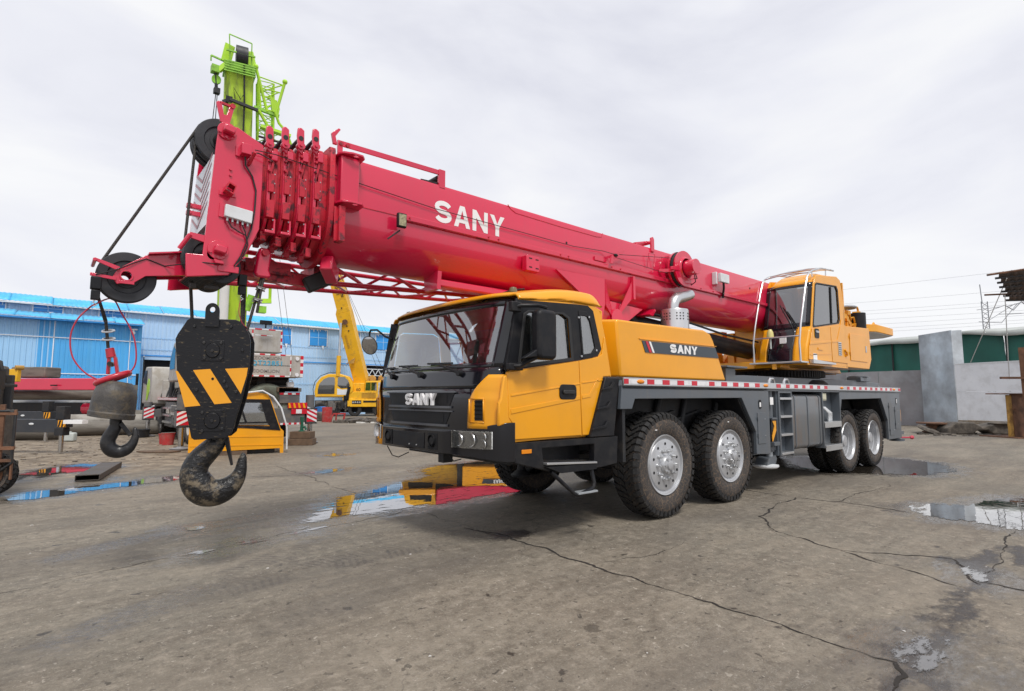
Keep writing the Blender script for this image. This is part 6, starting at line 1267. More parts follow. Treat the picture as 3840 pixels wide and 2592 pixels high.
# lean-to annex, brighter blue, in front at left
AX=empty('warehouse_annex',(-8,37.5,0),'bright blue low annex with overhanging blue roof in front of the pale warehouse, far left','annex')
AYY=38.4
sheets(m_wallb3,-20,-6.6,2.2,6.15,AYY,AX); sheets(m_wallb2,-6.6,-1.5,2.2,6.15,AYY-.02,AX,w=.85)
M().box(-20,-1.5,AYY-.05,AYY+2.5,0,2.25).build('annex_plinth',m_pipe,AX)
M().box(-1.52,-1.46,AYY,WY,0,6.1).build('annex_side',m_wallb2,AX)
M().box(-20,-1.5,AYY-.075,AYY-.06,5.0,5.05).box(-20,-1.5,AYY-.075,AYY-.06,2.85,2.9).box(-5.85,-5.8,AYY-.075,AYY-.06,2.3,6.1).box(-2.1,-2.06,AYY-.075,AYY-.06,2.3,6.1).build('conduit',m_wht,AX)
ar=None
for i,x in enumerate(np.arange(-20,-1.6,1.55)):
    mm=M(); n=6; vs=[]
    for (y,z) in ((AYY-.75,6.12),(AYY+1.2,6.62)):
        for j in range(2*n+1): vs.append((x+j/(2*n)*1.55,y,z+(.035 if j%2 else 0)))
    k=2*n+1
    if ar is None: ar=mm.add(vs,[(j,j+1,k+j+1,k+j) for j in range(k-1)]).build('annex_roof_sheet',m_roofb,AX,thick=.01,ang=20); ax0=x
    else: o=copytree(ar,(x-ax0,0,.025*math.sin(i*2.0)),AX,chs={}); o.rotation_euler=(R(1.2*math.sin(i*3)),R(.5*math.sin(i)),0)
M().box(-20,-1.5,AYY-.7,AYY-.06,6.0,6.06).build('eave_board',m_winb,AX)  # thin blue board closing the underside of the eave
tag(M().box(-2.05,-1.75,AYY-.3,AYY-.08,5.75,5.83).build('camera_bracket',m_white,AX))
cc=tag(M().lathe([(5.45,.0),(5.47,.07),(5.55,.10),(5.62,.10),(5.63,.05),(5.75,.045)],(-1.95,AYY-.25,0),'z',16).build('security_camera',m_white),'white dome security camera hanging under the bright blue annex eave','security camera')

# ============================================================ green crane
GC=empty('lime_crane',(-1.2,18,0),'lime green raised-boom truck crane with grey ZOOMLION counterweight, behind the black hook block'.replace('ZOOMLION ',''),'mobile crane')
def gp_(mm,name,m,**k): return mm.build(name,m,GC,**k)
gp_(M().box(-2.2,.3,14.2,25.5,.78,1.28),'chassis',m_dgrey,bevel=.02)
gp_(M().box(-2.5,.15,14.6,26,1.36,1.44),'deck',m_tgrey)
gp_(M().box(-.62,.42,13.80,14.2,.66,1.14),'tail_panel',m_dgrey,bevel=.01)
for i,x in enumerate(np.arange(-.60,.40,.085)): gp_(M().box(x,x+.083,13.785,13.797,.62,.68),'tail_marker',m_refr if i%2==0 else m_refw)
tp=gp_(M().box(-.36,.27,13.9,14.5,1.30,1.64).box(-.4,.3,13.85,14.4,1.66,1.78),'rear_locker',m_dgrey)
M().box(-.45,.2,13.85,14.4,1.66,1.80).build('timber_board',m_wood,tp)
for i in range(5): M().box(-.36+i*.125,-.24+i*.125,13.885,13.897,1.57,1.63).build('locker_marker',m_refw if i%2 else m_refr,tp)
rl=gp_(M().box(-.02,.47,13.76,13.84,.95,1.12),'rear_lamp_bar',m_refr,bevel=.006)
M().box(.12,.30,13.752,13.759,.97,1.10).build('reverse_lens',m_refw,rl)
hzb=gp_(M().box(-.13,.47,13.76,13.80,1.14,1.31),'hazard_board',m_refr)
for i in range(4): M().prism([(-.10+i*.15,1.145),(-.03+i*.15,1.145),(-.08+i*.15,1.305),(-.13+i*.15+.0,1.305)],'y',13.752,13.759).build('board_stripe',m_yel,hzb)
def gjack(x,y,top,facey=True,flip=1):
    b=gp_(M().box(x-.17,x+.17,y-.14,y+.2,.66,1.10),'outrigger_box',m_dgrey,bevel=.01)
    M().box(x-.16,x+.16,y-.152,y-.142,.70,1.09).build('stripe_board',m_refr,b)
    for i in range(3): 
        a=.68+i*.14; M().prism([(x-.158,a),(x-.158,a+.07),(x+.158,a+.07+flip*.16),(x+.158,a+flip*.16)] if flip>0 else [(x-.158,a+.16),(x-.158,a+.23),(x+.158,a+.07),(x+.158,a)],'y',y-.160,y-.153).build('white_stripe',m_refw,b)
    for z in (.63,1.10): M().box(x-.17,x+.17,y-.165,y+.2,z,z+.03).build('box_flange',m_dark,b)
    M().cyl((x-.02,y,1.1),(x-.02,y,top),.135,20).build('jack_cylinder',m_dgrey,b)
    M().cyl((x,y,.06),(x,y,.66),.075,18).build('jack_rod',m_steel,b)
    M().lathe([(0,.05),(0,.26),(.04,.28),(.07,.10),(.09,.08)],(x,y,.01),'z',24).build('foot_pad',m_galvd,b)
gjack(.63,13.9,1.56,flip=-1); gjack(-3.0,13.9,1.56); gjack(-3.0,20.6,1.3)
gp_(M().box(-2.9,-2.4,13.95,14.25,.75,1.02).box(-2.9,-2.4,20.5,20.8,.75,1.02).box(.3,.6,13.95,14.2,.75,1.0),'outrigger_beam',m_dgrey)
for (x,y) in ((-2.5,16.0),(-2.5,17.4),(-2.5,21.4),(-2.5,23.0)):
    T=Matrix.Translation((x,y,.55))@Matrix.Rotation(R(90),4,'Z')
    w=empty('wheel',(x,y,.55)); w.parent=GC; w.location=Vector((x,y,.55))-ORG[GC.name]
    t=tyre_mesh(.55,.30,.28,30); t.v=[tuple(Matrix.Translation((x,y,.55))@Matrix.Rotation(R(-90),4,'Z')@Vector(q)) for q in t.v]; t.build('tyre',[m_tyre,m_tread],w,ang=40)
    M().lathe([(.03,.28),(.10,.24),(.2,.22),(.2,.1),(.1,.08),(.1,0)],(x,y,.55),'x',28).build('rim',m_tgrey,w)
gp_(M().box(-.4,.1,14.3,14.9,.2,.9),'inner_tyre',m_tread,bevel=.1)
# big spare tyre
sp_=gp_(M().lathe([(0,.34),(-.05,.36),(-.10,.46),(-.10,.58),(-.04,.66),(.1,.69),(.25,.66),(.3,.58),(.3,.4)],(-.68,14.05,1.24),'y',44),'spare_tyre',mat('old_tyre_green',(.17,.19,.15),.8,var=.2,dirt=.5,ds=4))
M().lathe([(.0,.34),(.1,.30),(.12,.12),(.08,0)],(-.68,14.05,1.24),'y',28).build('spare_rim',m_tgrey,sp_)
# toolboxes, step, drum, clutter on deck
sl_=gp_(M().box(-2.52,-2.42,18.6,20.2,.42,1.30).box(-2.55,-2.45,18.2,18.5,.5,1.3),'side_ladder',m_dgrey)
for z in (.55,.8,1.05): M().box(-2.62,-2.5,18.6,20.1,z,z+.07).build('ladder_step',m_alu,sl_)
dr=gp_(M().box(-2.51,-2.46,15,25.5,1.37,1.46),'deck_edge',m_refr)
o=M()
for i,y in enumerate(np.arange(15,25.4,.26)): o.box(-2.525,-2.512,y,y+.12,1.38,1.45)
o.build('edge_markers',m_refw,dr); 
gp_(M().cyl((-2.35,15.3,.8),(-2.35,15.3,1.62),.20,20),'air_tank',mat('tank_blue',(.10,.14,.20),.5,dirt=.4),bevel=.01)
rnd=random.Random(9)
for i in range(12):
    y=rnd.uniform(17,23.5); x=rnd.uniform(-2.4,-1.6); s=rnd.uniform(.15,.5); gp_(M().box(x,x+s,y,y+s*1.6,1.45,1.45+rnd.uniform(.1,.45)),'deck_cargo',(m_scrap,m_tgrey,m_wood,m_dgrey)[i%4],bevel=.02)
gp_(M().tube([(-2.3,20.5,1.5),(-2.3,20.5,2.0),(-2.3,20.6,2.15),(-2.3,20.9,2.2)],.09,12),'exhaust_stack',m_dark)
gp_(M().cyl((-2.2,21.5,1.45),(-2.2,21.5,2.15),.28,20),'hydraulic_tank',m_tgrey,bevel=.02)
for i in range(16):
    y=rnd.uniform(15.8,24); z=rnd.uniform(.75,1.2); h=rnd.uniform(.12,.35); gp_(M().box(-2.56-rnd.uniform(0,.08),-2.3,y,y+rnd.uniform(.3,.9),z-h,z),'side_locker',(m_dgrey,m_tgrey,m_dark)[i%3],bevel=.015)
for i in range(5): gp_(M().tube(crv([(-2.4,17+i*1.3,1.5),(-2.3,17.2+i*1.3,1.75),(-2.1,17.7+i*1.3,1.8),(-2.2,18.2+i*1.3,1.5)],4),.03,6),'deck_hose',m_rubber)
# driving cab (front, far end)
cb=gp_(M().prism([(22.3,1.2),(22.2,2.1),(22.4,2.72),(24.2,2.78),(24.8,2.3),(24.9,1.2)],'x',-2.75,-.3),'driving_cab',m_tgrey,bevel=.06)
M().prism([(23.2,1.35),(22.75,1.7),(22.8,2.15),(23.1,2.25),(23.5,2.0),(23.5,1.35)],'x',-2.765,-2.752).build('lime_panel',m_lime,cb)
M().prism([(23.6,2.0),(23.6,2.6),(24.3,2.62),(24.65,2.1)],'x',-2.765,-2.752).build('cab_window',m_blk,cb)
M().box(-3.05,-2.95,24.6,24.7,2.0,2.5).build('cab_mirror',m_blk,cb)
# operator cab
oc=gp_(M().prism([(17.6,2.05),(17.6,3.3),(19.2,3.5),(19.9,3.0),(20.1,2.05)],'x',-2.5,-1.7),'operator_cab',m_tgrey,bevel=.05)
M().prism([(18.8,2.5),(18.8,3.2),(19.2,3.35),(19.75,2.9),(19.8,2.5)],'x',-2.515,-2.502).build('cab_window',m_glassd,oc)
gp_(M().box(-2.0,.2,15.0,20.5,1.75,2.1).cyl((-1,18,1.4),(-1,18,1.8),.9,24),'slew_platform',m_dgrey)
# counterweight
c1=gp_(M().box(-1.60,-.06,13.8,14.9,2.12,2.84),'counterweight',m_tgrey,bevel=.015)
M().box(-.055,.33,13.84,14.9,2.12,2.83).build('end_weight',m_tgrey,c1,bevel=.015)
M().box(-1.58,-.07,13.79,13.799,2.475,2.485).build('weight_joint',m_dark,c1)
for z in (2.20,2.72): M().cyl((.12,13.83,z),(.12,13.80,z),.06,14).build('weight_pin',m_wpan,c1)
def tape(x0,x1,z0,z1,y,par,vert=False,n=6):
    for i in range(n):
        if vert: a=z0+(z1-z0)*i/n; b=z0+(z1-z0)*(i+1)/n; M().box(x0,x1,y-.006,y-.001,a,b-.004).build('reflective_tape',m_refr if i%2 else m_refw,par)
        else: a=x0+(x1-x0)*i/n; b=x0+(x1-x0)*(i+1)/n; M().box(a,b-.004,y-.006,y-.001,z0,z1).build('reflective_tape',m_refr if i%2 else m_refw,par)
tape(-1.5,-.10,2.79,2.835,13.80,c1,n=9); tape(-1.5,-.10,2.125,2.165,13.80,c1,n=9); tape(-.11,-.07,2.18,2.78,13.80,c1,True,5); tape(.23,.325,2.13,2.82,13.84,c1,True,6)
m_grt=mat('faded_grey_print',(.22,.21,.20),.6); m_blt=mat('faded_blue_print',(.06,.36,.55),.6)
text('ZOOMLION',.135,'lettering',m_grt,c1,(-1.19,13.795,2.655),(1,0,0),(0,0,1),.03,.002,sx=1.12)
text('ZOOMLION',.135,'lettering',m_grt,c1,(-1.24,13.795,2.25),(1,0,0),(0,0,1),.03,.002,sx=1.12)
text('QT22851',.20,'lettering',m_blt,c1,(-1.28,13.790,2.475),(1,0,0),(0,0,1),.02,.002,sx=1.1,space=1.15)
c2=gp_(M().box(-1.35,.45,16.4,17.6,3.08,3.92),'upper_weight',m_tgrey,bevel=.02)
tape(-1.2,.42,3.87,3.915,16.40,c2,n=7); tape(.38,.44,3.12,3.86,16.40,c2,True,6); tape(-.60,-.55,3.12,3.86,16.40,c2,True,6); tape(-.5,.1,3.66,3.69,16.40,c2,n=3)
gp_(M().cyl((-1.6,14.6,2.0),(.1,14.6,2.0),.14,16).box(-.9,-.7,14.3,14.8,1.75,2.12),'winch_drum',m_dark)
gp_(M().box(-.45,-.05,16.0,16.08,4.02,4.17).cyl((-.25,16.05,3.9),(-.25,16.05,4.05),.03,8),'work_light',m_blk,bevel=.02)
# raised boom
def along(b,t,s=1): return b.lerp(t,s)
B0=Vector((-.96,17.6,1.9)); B1=Vector((-1.64,15.5,12.70)); bd=(B1-B0).normalized()
bx_=Matrix.Rotation(R(31),3,'Z')@RV; bx_=(bx_-bd*bx_.dot(bd)).normalized(); by_=bd.cross(bx_).normalized()
if by_.dot(FV)<0: by_=-by_
def blp(s,u,v): return B0+(B1-B0)*s+bx_*u+by_*v
def bseg(s0,s1,w,dp,name,m,par=GC,ch=.10,off=0):
    P=[(-w/2,-dp/2+ch*1.2),(-w/2+ch,-dp/2),(w/2-ch*.4,-dp/2),(w/2,-dp/2+ch*.5),(w/2,dp/2),(-w/2,dp/2)]
    mm=M(); vs=[blp(s0,u+off,v) for u,v in P]+[blp(s1,u*.94+off,v*.94) for u,v in P]; k=6
    mm.add(vs,[tuple(range(k)),tuple(range(2*k-1,k-1,-1))]+[(i,(i+1)%k,k+(i+1)%k,k+i) for i in range(k)]); return mm.build(name,m,par,bevel=.01)
gb_=bseg(0,.985,.92,.85,'boom',m_limeg,ch=.16)
bseg(.975,1.005,.98,.92,'boom_tip_collar',m_limed,gb_,ch=.1)
for i in range(5): M().bar(blp(.970+i*.007,-.48,-.55),blp(.970+i*.007,.48,-.55),.03,.03).build('collar_bar',m_limed,gb_)
M().bar(blp(1.0,-.42,-.3),blp(1.055,-.30,-.2),.07,.3).bar(blp(1.0,.38,-.3),blp(1.05,.25,-.2),.07,.3).bar(blp(.97,-.62,-.3),blp(1.0,-.35,-.3),.12,.14).build('boom_head_plate',m_lime,gb_)
M().cyl(blp(1.03,-.12,-.2),blp(1.03,.24,-.2),.33,24).build('head_sheaves',m_sheave,gb_)
M().bar(blp(1.03,-.42,-.5),blp(1.03,.45,-.5),.05).bar(blp(1.08,-.34,-.4),blp(1.07,.34,-.4),.03).bar(blp(1.08,-.34,-.4),blp(1.0,-.30,-.5),.03).bar(blp(1.07,.34,-.4),blp(.97,.34,-.5),.03).build('head_guard',m_limed,gb_)
def bl2(s,u,v): return blp(s if s>1 else 1-(1-s)*.56,u*1.12 if u>.3 else u,v*.85)
M().bar(bl2(.80,-.28,-.62),bl2(.775,.52,-.60),.09).bar(bl2(.80,-.30,-.58),bl2(.80,-.30,-.66),.2).bar(bl2(.79,-.35,-.55),bl2(.78,-.48,-.52),.12).build('cross_roller',m_dark,gb_)
M().tube([bl2(.81,-.12,-.56),bl2(.87,-.18,-.56),bl2(.815,.05,-.56),bl2(.84,.12,-.56)],.015,6).build('loose_wire',m_cable,gb_)
M().tube([bl2(1.0,.12,-.58),bl2(.80,.16,-.58),bl2(.5,.15,-.60),bl2(.3,.15,-.6)],.03,6).build('hoist_rope',m_dark,gb_)
# hanging auxiliary tackle left of the tip
hg=gp_(M().bar(bl2(1.0,-.35,-.3),bl2(1.01,-.85,-.3),.05).bar(bl2(1.01,-.85,-.3),bl2(.99,-.85,-.3),.04),'tip_arm',m_limed)
M().box(*sum([[c-.12,c+.12] for c in bl2(.95,-.72,-.3)],[])).cyl(bl2(.90,-.68,-.35),bl2(.90,-.68,-.2),.14,18).build('tip_sheave',m_limed,hg)
M().cyl(bl2(.95,-.72,-.3),bl2(.83,-.66,-.3),.05,8).box(*sum([[c-.09,c+.09] for c in bl2(.84,-.66,-.3)],[])).build('ball_hook',m_dark,hg)
M().cyl(bl2(.84,-.68,-.3),bl2(.60,-.80,-.3),.014,6).cyl(bl2(.84,-.64,-.3),bl2(.60,-.70,-.3),.014,6).box(*sum([[c-.13,c+.13] for c in bl2(.60,-.72,-.3)],[])).build('hoist_line',m_rope,hg)
M().cyl(bl2(.60,-.72,-.3),bl2(.60,-.72,-.3)-Vector((0,0,.7)),.20,14).build('hanging_block',m_dark,hg)
# side lattice jib
def latt(p0,p1,w,n,r,name,par,taper=1,m=m_lime,sq=None,rw=.5):
    p0=Vector(p0);p1=Vector(p1);d=(p1-p0).normalized(); a=bx_*w/2; b=by_*w/2*1.0
    def c(t,i): f=1+(taper-1)*t; return p0.lerp(p1,t)+(a if i in(0,3) else -a)*f+(b if i in (0,1) else -b)*f
    for i in range(4): M().cyl(c(0,i),c(1,i),r,8).build(name+'_chord',m,par)
    for k in range(n):
        t0,t1=k/n,(k+1)/n
        mm=M()
        for i in range(4): j=(i+1)%4; mm.cyl(c(t0,i if k%2 else j),c(t1,j if k%2 else i),r*rw,6); mm.cyl(c(t1,i),c(t1,j),r*rw,6)
        mm.build(name+'_lacing',m,par)
jj=gp_(M().bar(bl2(.80,.42,-.3),bl2(.78,1.15,-.25),.10),'jib_link',m_limed)
latt(bl2(.63,.80,.1),bl2(.95,.74,.0),.50,6,.032,'jib',jj)
for u0,u1,s1 in ((1.05,1.28,.975),(.80,.44,1.01)): M().cyl(bl2(.79,u0,-.3),bl2(s1,u1,-.3),.05,10).sph(bl2(s1,u1,-.3),.09,10,8).build('jib_leg',m_lime,jj)
M().cyl(bl2(.79,.62,-.3),bl2(.96,.52,-.3),.035,8).build('jib_leg',m_lime,jj)
for s0,u0,s1,u1 in ((.97,.50,.955,1.2),(.955,1.22,.90,.70),(.91,.62,.91,1.15),(.91,1.12,.87,.78),(.87,.66,.86,1.08),(.86,1.05,.80,.75),(.80,.7,.80,1.1)): M().cyl(bl2(s0,u0,-.3),bl2(s1,u1,-.3),.022,6).build('jib_brace',m_lime,jj)
M().prism([(0,0),(.2,0),(.2,.2)],'y',0,.01)
g2=M().add([bl2(.885,.85,-.34),bl2(.80,.95,-.34),bl2(.775,1.12,-.34),bl2(.82,1.16,-.34),bl2(.85,1.10,-.34),bl2(.885,.85,-.28),bl2(.80,.95,-.28),bl2(.775,1.12,-.28),bl2(.82,1.16,-.28),bl2(.85,1.10,-.28)],[(0,1,2,3,4),(9,8,7,6,5),(0,5,6,1),(1,6,7,2),(2,7,8,3),(3,8,9,4),(4,9,5,0)]).build('jib_gusset',m_lime,jj)
M().bar(bl2(.70,.62,-.35),bl2(.68,1.5,-.3),.22,.10).build('jib_gusset',m_lime,jj)
M().tube([bl2(.80,1.02,-.32),bl2(.74,1.15,-.32),bl2(.70,1.38,-.32),bl2(.64,1.52,-.30),bl2(.60,1.50,-.3)],.05,8).tube([bl2(.79,.55,-.32),bl2(.72,.80,-.32),bl2(.68,.95,-.32),bl2(.60,.95,-.3),bl2(.52,.95,-.3)],.055,8).build('jib_leg',m_lime,jj)
latt(bl2(.47,1.0,.05),bl2(.70,1.1,.05),.62,4,.03,'lower_jib',jj)
# jib foot lower down by the boom, cylinder, ropes
jf=gp_(M().bar(blp(.28,.42,-.3),blp(.285,1.25,-.3),.16).bar(blp(.28,1.2,-.3),blp(.34,1.2,-.3),.10).bar(blp(.285,.8,-.3),blp(.38,.8,-.3),.10).bar(blp(.33,.75,-.3),blp(.33,1.25,-.3),.06),'jib_hinge',m_lime)
M().cyl(blp(.25,.45,-.35),blp(.30,.6,-.3),.12,12).box(*sum([[c-.12,c+.12] for c in blp(.255,.95,-.3)],[])).build('hinge_lug',m_limed,jf)
gp_(M().cyl((-1.52,16.5,2.0),(-1.58,16.2,8.5),.15,22),'luffing_rod',m_pipew)
for dx,dz in ((1.35,0),(1.15,.0)): gp_(M().cyl(blp(.5,dx,-.3),(blp(.5,dx,-.3).x+.35,14.6,2.1),.008,5),'hoist_rope',m_rope)

# ============================================================ old yellow crane
YC=empty('old_yellow_crane',(12.5,37.5,0),'old yellow truck crane with its boom raised, parked before the pale blue warehouse wall','mobile crane')
YT=Matrix.Translation((12.6,37.4,0))@Matrix.Rotation(R(-32),4,'Z')@Matrix.Scale(1.0,4)
def yp(mm,name,m,**k): return mm.build(name,m,YC,**k)
# local: x to image right (front of carrier), y away
yp(M(YT).box(-2.7,2.4,-.7,.9,.75,1.22),'chassis',m_scrap,bevel=.02); yp(M(YT).box(-2.6,2.0,-.2,.8,.28,.75),'axle_frame',m_dark,bevel=.05); yp(M(YT).cyl((-1.2,-.85,.52),(-1.2,-.6,.52),.48,24),'wheel',m_tread)
yp(M(YT).box(-.2,.25,-1.0,.9,.75,1.38),'front_outrigger_box',m_yel2,bevel=.03)
yc_=yp(M(YT).prism([(1.05,1.25),(1.05,2.0),(1.12,2.72),(2.55,2.80),(2.72,2.1),(2.8,1.25)],'y',-.9,.95),'driver_cab',m_yel2,bevel=.06)
M(YT).prism([(1.12,2.0),(1.16,2.62),(1.52,2.63),(1.52,2.0)],'y',-.915,-.902).build('side_window',m_glassd,yc_)
M(YT).prism([(1.56,2.0),(1.56,2.63),(1.96,2.64),(2.0,2.0)],'y',-.915,-.902).build('side_window',m_glassd,yc_)
M(YT).box(2.68,2.74,-.8,.85,1.75,2.65).prism([(2.1,1.7),(2.1,2.62),(2.45,2.64),(2.66,1.95),(2.66,1.6)],'y',-.918,-.903).build('windscreen',mat('old_screen',(.45,.48,.47),.15,var=.3,vs=4),yc_)
M(YT).box(1.1,1.12,-.92,-.90,1.3,1.35).build('cab_trim',m_blk,yc_)
for i in range(5): M(YT).box(.85,1.95,-.925,-.905,1.42+i*.09,1.45+i*.09).build('louvre',m_rusty,yc_)
yp(M(YT).box(.2,1.9,-.9,.9,1.0,1.9),'engine_hood',m_yel2,bevel=.04)
bm_=yp(M(YT).box(-.0,2.75,-1.05,-.90,.72,1.30),'front_bumper',m_yel2,bevel=.03)
M(YT).box(.15,.85,-1.065,-1.052,.95,1.22).build('headlamp_panel',m_blk,bm_); 
for i in range(4): M(YT).cyl((.24+i*.17,-1.066,1.08),(.24+i*.17,-1.08,1.08),.065,14).build('headlamp',m_lamp,bm_)
M(YT).box(1.0,2.6,-1.065,-1.052,1.06,1.2).build('bumper_slot',m_void,bm_)
for x in (.35,2.2,-2.2):
    yp(M(YT).lathe([(0,.25),(-.02,.45),(.02,.52),(.25,.52),(.28,.45),(.28,.25)],(x,-.95,.52),'y',28),'wheel',m_tread)
for x in (1.5,2.25): yp(M(YT).lathe([(0,.0),(0,.22),(.05,.3),(.2,.3),(.2,0)],(x,.3,2.95),'y',24),'hook_sheave',m_rusty)
# round operator cab
oc_=yp(M(YT).prism([(-2.65,1.45),(-2.72,1.9),(-2.6,2.55),(-2.25,3.02),(-1.7,3.27),(-.8,3.28),(-.2,3.1),(.12,2.6),(.2,1.9),(-.4,1.46)],'y',-.95,.35,[]),'operator_cab',m_yel2,bevel=.07,seg=3)
M(YT).prism([(-2.45,1.72),(-2.45,2.1),(-2.35,2.5),(-2.05,2.85),(-1.7,3.02),(-1.3,3.04),(-1.2,2.95),(-1.2,1.72)],'y',-.965,-.952).build('front_window',m_glassd,oc_)
M(YT).prism([(-.98,2.35),(-.98,2.95),(-.9,3.05),(-.5,3.05),(-.2,2.8),(-.05,2.4),(-.2,2.2),(-.7,2.15)],'y',-.965,-.952).build('side_window',m_glassd,oc_)
M(YT).prism([(-1.0,1.66),(-1.0,2.15),(-.6,2.05),(-.2,2.1),(-.1,1.66)],'y',-.963,-.952).build('door_patch',m_gbox,oc_)
M(YT).prism([(-2.5,1.52),(-2.5,1.56),(-.6,1.56),(-.6,1.52)],'y',-.965,-.952).build('scraped_print',m_rusty,oc_)
M(YT).tube([(-2.75,-.9,1.6),(-2.82,-.9,2.1),(-2.7,-.9,2.65),(-2.3,-.9,3.12),(-1.7,-.9,3.36),(-.8,-.9,3.38)],.025,6).build('cab_rail',m_blk,oc_)
yp(M(YT).box(.05,1.0,-.4,.9,1.35,2.6).box(-.6,.3,-.9,.2,1.2,1.9),'turret',m_yel2,bevel=.05)
text('60',.34,'lettering',m_blk,YC,tuple(YT@Vector((.42,-.92,1.95))),tuple((YT.to_3x3()@Vector((1,0,0)))),(0,0,1),.02,.004)
yp(M(YT).tube([(-.3,-1.0,1.3),(-.15,-1.0,1.9),(-.1,-1.0,2.3)],.12,8).box(-.5,-.1,-1.0,-.7,1.2,1.6),'control_post',m_blk)
rnd=random.Random(3)
for i in range(26): x=rnd.uniform(-2.7,-.1); yp(M(YT).box(x,x+rnd.uniform(.1,.5),-.9,-.6,rnd.uniform(.3,.7),rnd.uniform(.8,1.2)),'underframe_unit',(m_scrap,m_dark,m_dgrey)[i%3],bevel=.03)
# boom
q0=Vector((13.7,37.6,2.0)); q1=Vector((10.75,37.3,11.4)); e_=(q1-q0); en_=e_.normalized(); ux=(RV-en_*RV.dot(en_)).normalized(); vy=en_.cross(ux); vy=-vy if vy.dot(FV)<0 else vy
def yl(s,u,v): return q0+e_*s+ux*u+vy*v
def yseg(s0,s1,w0,w1,name,par,off0=0,off1=0,dp=.9,m=m_yel2):
    P=[(-.5,-.5),(.5,-.5),(.5,.5),(-.5,.5)]; mm=M(); mm.add([yl(s0,u*w0+off0,v*dp) for u,v in P]+[yl(s1,u*w1+off1,v*dp) for u,v in P],[(3,2,1,0),(4,5,6,7),(0,1,5,4),(1,2,6,5),(2,3,7,6),(3,0,4,7)]); return mm.build(name,m,par,bevel=.02)
yb=yseg(0,.66,1.0,1.16,'boom',YC); yseg(.66,.70,1.16,.95,'boom_knee',yb,0,.08); yseg(.66,1.0,.98,.90,'boom_upper',yb,.075,.02,.88)
M().box(*[c for c in (q1.x-.6,q1.x+.2,q1.y-.4,q1.y+.4,q1.z-.1,q1.z+.6)]).build('boom_tip_block',m_blk,yb,bevel=.03)
M().cyl(yl(.585,.02,-.47),yl(.585,.02,-.55),.21,20).build('rust_disc',m_rust,yb)
for s in (.97,.93,.90): M().cyl(yl(s,.45,-.3),yl(s,.7,-.3),.06,8).build('boom_lug',m_yel2,yb)
zd=tuple(ux); xd=tuple(-en_)
text('1360041',.36,'lettering',m_blk,yb,tuple(yl(.93,-.12,-.463)),xd,zd,.0,.004)
text('QY25E',.27,'lettering',m_blk,yb,tuple(yl(.86,.20,-.463)),xd,zd,.0,.004)
text('ΔΔXCGRM',.22,'lettering',m_rusty,yb,tuple(yl(.48,-.28,-.475)),xd,zd,.0,.004)
for s,u in ((.80,.35),(.70,.02),(.55,.08),(.51,.12)): M().cyl(yl(s,u,-.47),yl(s,u,-.49),.06,8).build('boom_hole',m_dark,yb)
M().prism([(11.9,4.1),(12.5,4.15),(12.6,4.6)],'y',37.0,37.2).build('boom_fin',m_rusty,yb)
cy=yp(M().cyl((11.30,37.2,3.1),(11.33,37.2,4.7),.17,18),'luffing_cylinder',m_yel2); M().cyl((11.33,37.2,4.7),(11.42,37.2,7.3),.10,16).build('cylinder_rod',m_steel,cy)
for du in (0,.25): yp(M().cyl(yl(.96,.5,-.2),(14.9+du*2,37.0,3.0),.015,5),'hoist_rope',m_rope)

# ============================================================ yellow cab shell lying on the ground
DC=empty('detached_cab',G(-7.2,14.6),'dusty yellow detached driver cab standing on the ground behind the big hook','crane cab')
DT=Matrix.Translation(G(-7.22,14.30))@Matrix.Rotation(AW+R(29),4,'Z')@Matrix.Scale(1.04,4,(1,0,0))
def dp(mm,name,m,**k): return mm.build(name,m,DC,**k)
dprof=[(-.98,.10),(-.98,.74),(-.94,.78),(-.90,1.50),(-.60,1.62),(.40,1.64),(.72,1.56),(.80,1.44),(1.06,.66),(1.14,.58),(1.15,.0),(1.07,.0),(1.06,.13),(-1.0,.10)]
wh_=[(-.55,.78),(-.50,1.40),(.72,1.38),(.98,.66),(.3,.72)]
dp(M(DT).prism(dprof,'y',-.05,0,[wh_]),'cab_side',m_yel,bevel=.01); dp(M(DT).prism(dprof,'y',1.9,1.95,[wh_]),'cab_side',m_yel)
dp(M(DT).prism([(-1.0,.78),(-.90,1.50),(-.60,1.62),(.40,1.64),(.72,1.56),(.80,1.44),(.74,1.42),(.36,1.58),(-.58,1.56),(-.84,1.46),(-.94,.78)],'y',0,1.9),'cab_roof',m_yel)
dp(M(DT).prism([(1.06,.66),(1.14,.58),(1.15,.14),(1.09,.14),(1.08,.58),(1.0,.66)],'y',0,1.9).prism([(-.97,.12),(-.97,.74),(-.92,.74),(-.92,.12)],'y',0,1.9),'cab_end',m_yel)
fr_=dp(M(DT).prism([(-.58,.74),(-.55,1.45),(.78,1.43),(1.06,.60),(.3,.68)],'y',-.065,-.052,[[(-.45,.84),(-.42,1.34),(.05,1.34),(.22,.84)],[(.10,1.34),(.27,.84),(.72,.84),(.58,1.34)],[(-.4,.76),(-.4,.80),(.74,.80),(.80,.72),(.2,.74)]]),'window_frame',m_blk)
M(DT).prism([(-.5,.78),(-.48,1.36),(.62,1.36),(.86,.74),(.3,.76)],'y',-.045,-.04).build('window_pane',m_glass,fr_)
M(DT).box(.25,.75,.4,.8,.8,1.3).tube([(.2,.3,1.2),(.5,.2,1.25),(.7,.3,1.1)],.03,6).build('cab_fittings',m_gbox,fr_)
for z in (.50,.28): dp(M(DT).prism([(-.95,z),(1.12,z-.05),(1.12,z-.07),(-.95,z-.03)],'y',-.06,-.051),'side_crease',m_yel)
dp(M(DT).box(-.9,.95,.05,1.8,.02,.12),'cab_floor',m_dark)
pl_=tag(M(DT).box(-.9,.3,-.1,.1,.0,.1).build('timber_baulk',m_wood),'old timber baulk wedged under the detached yellow cab','timber')
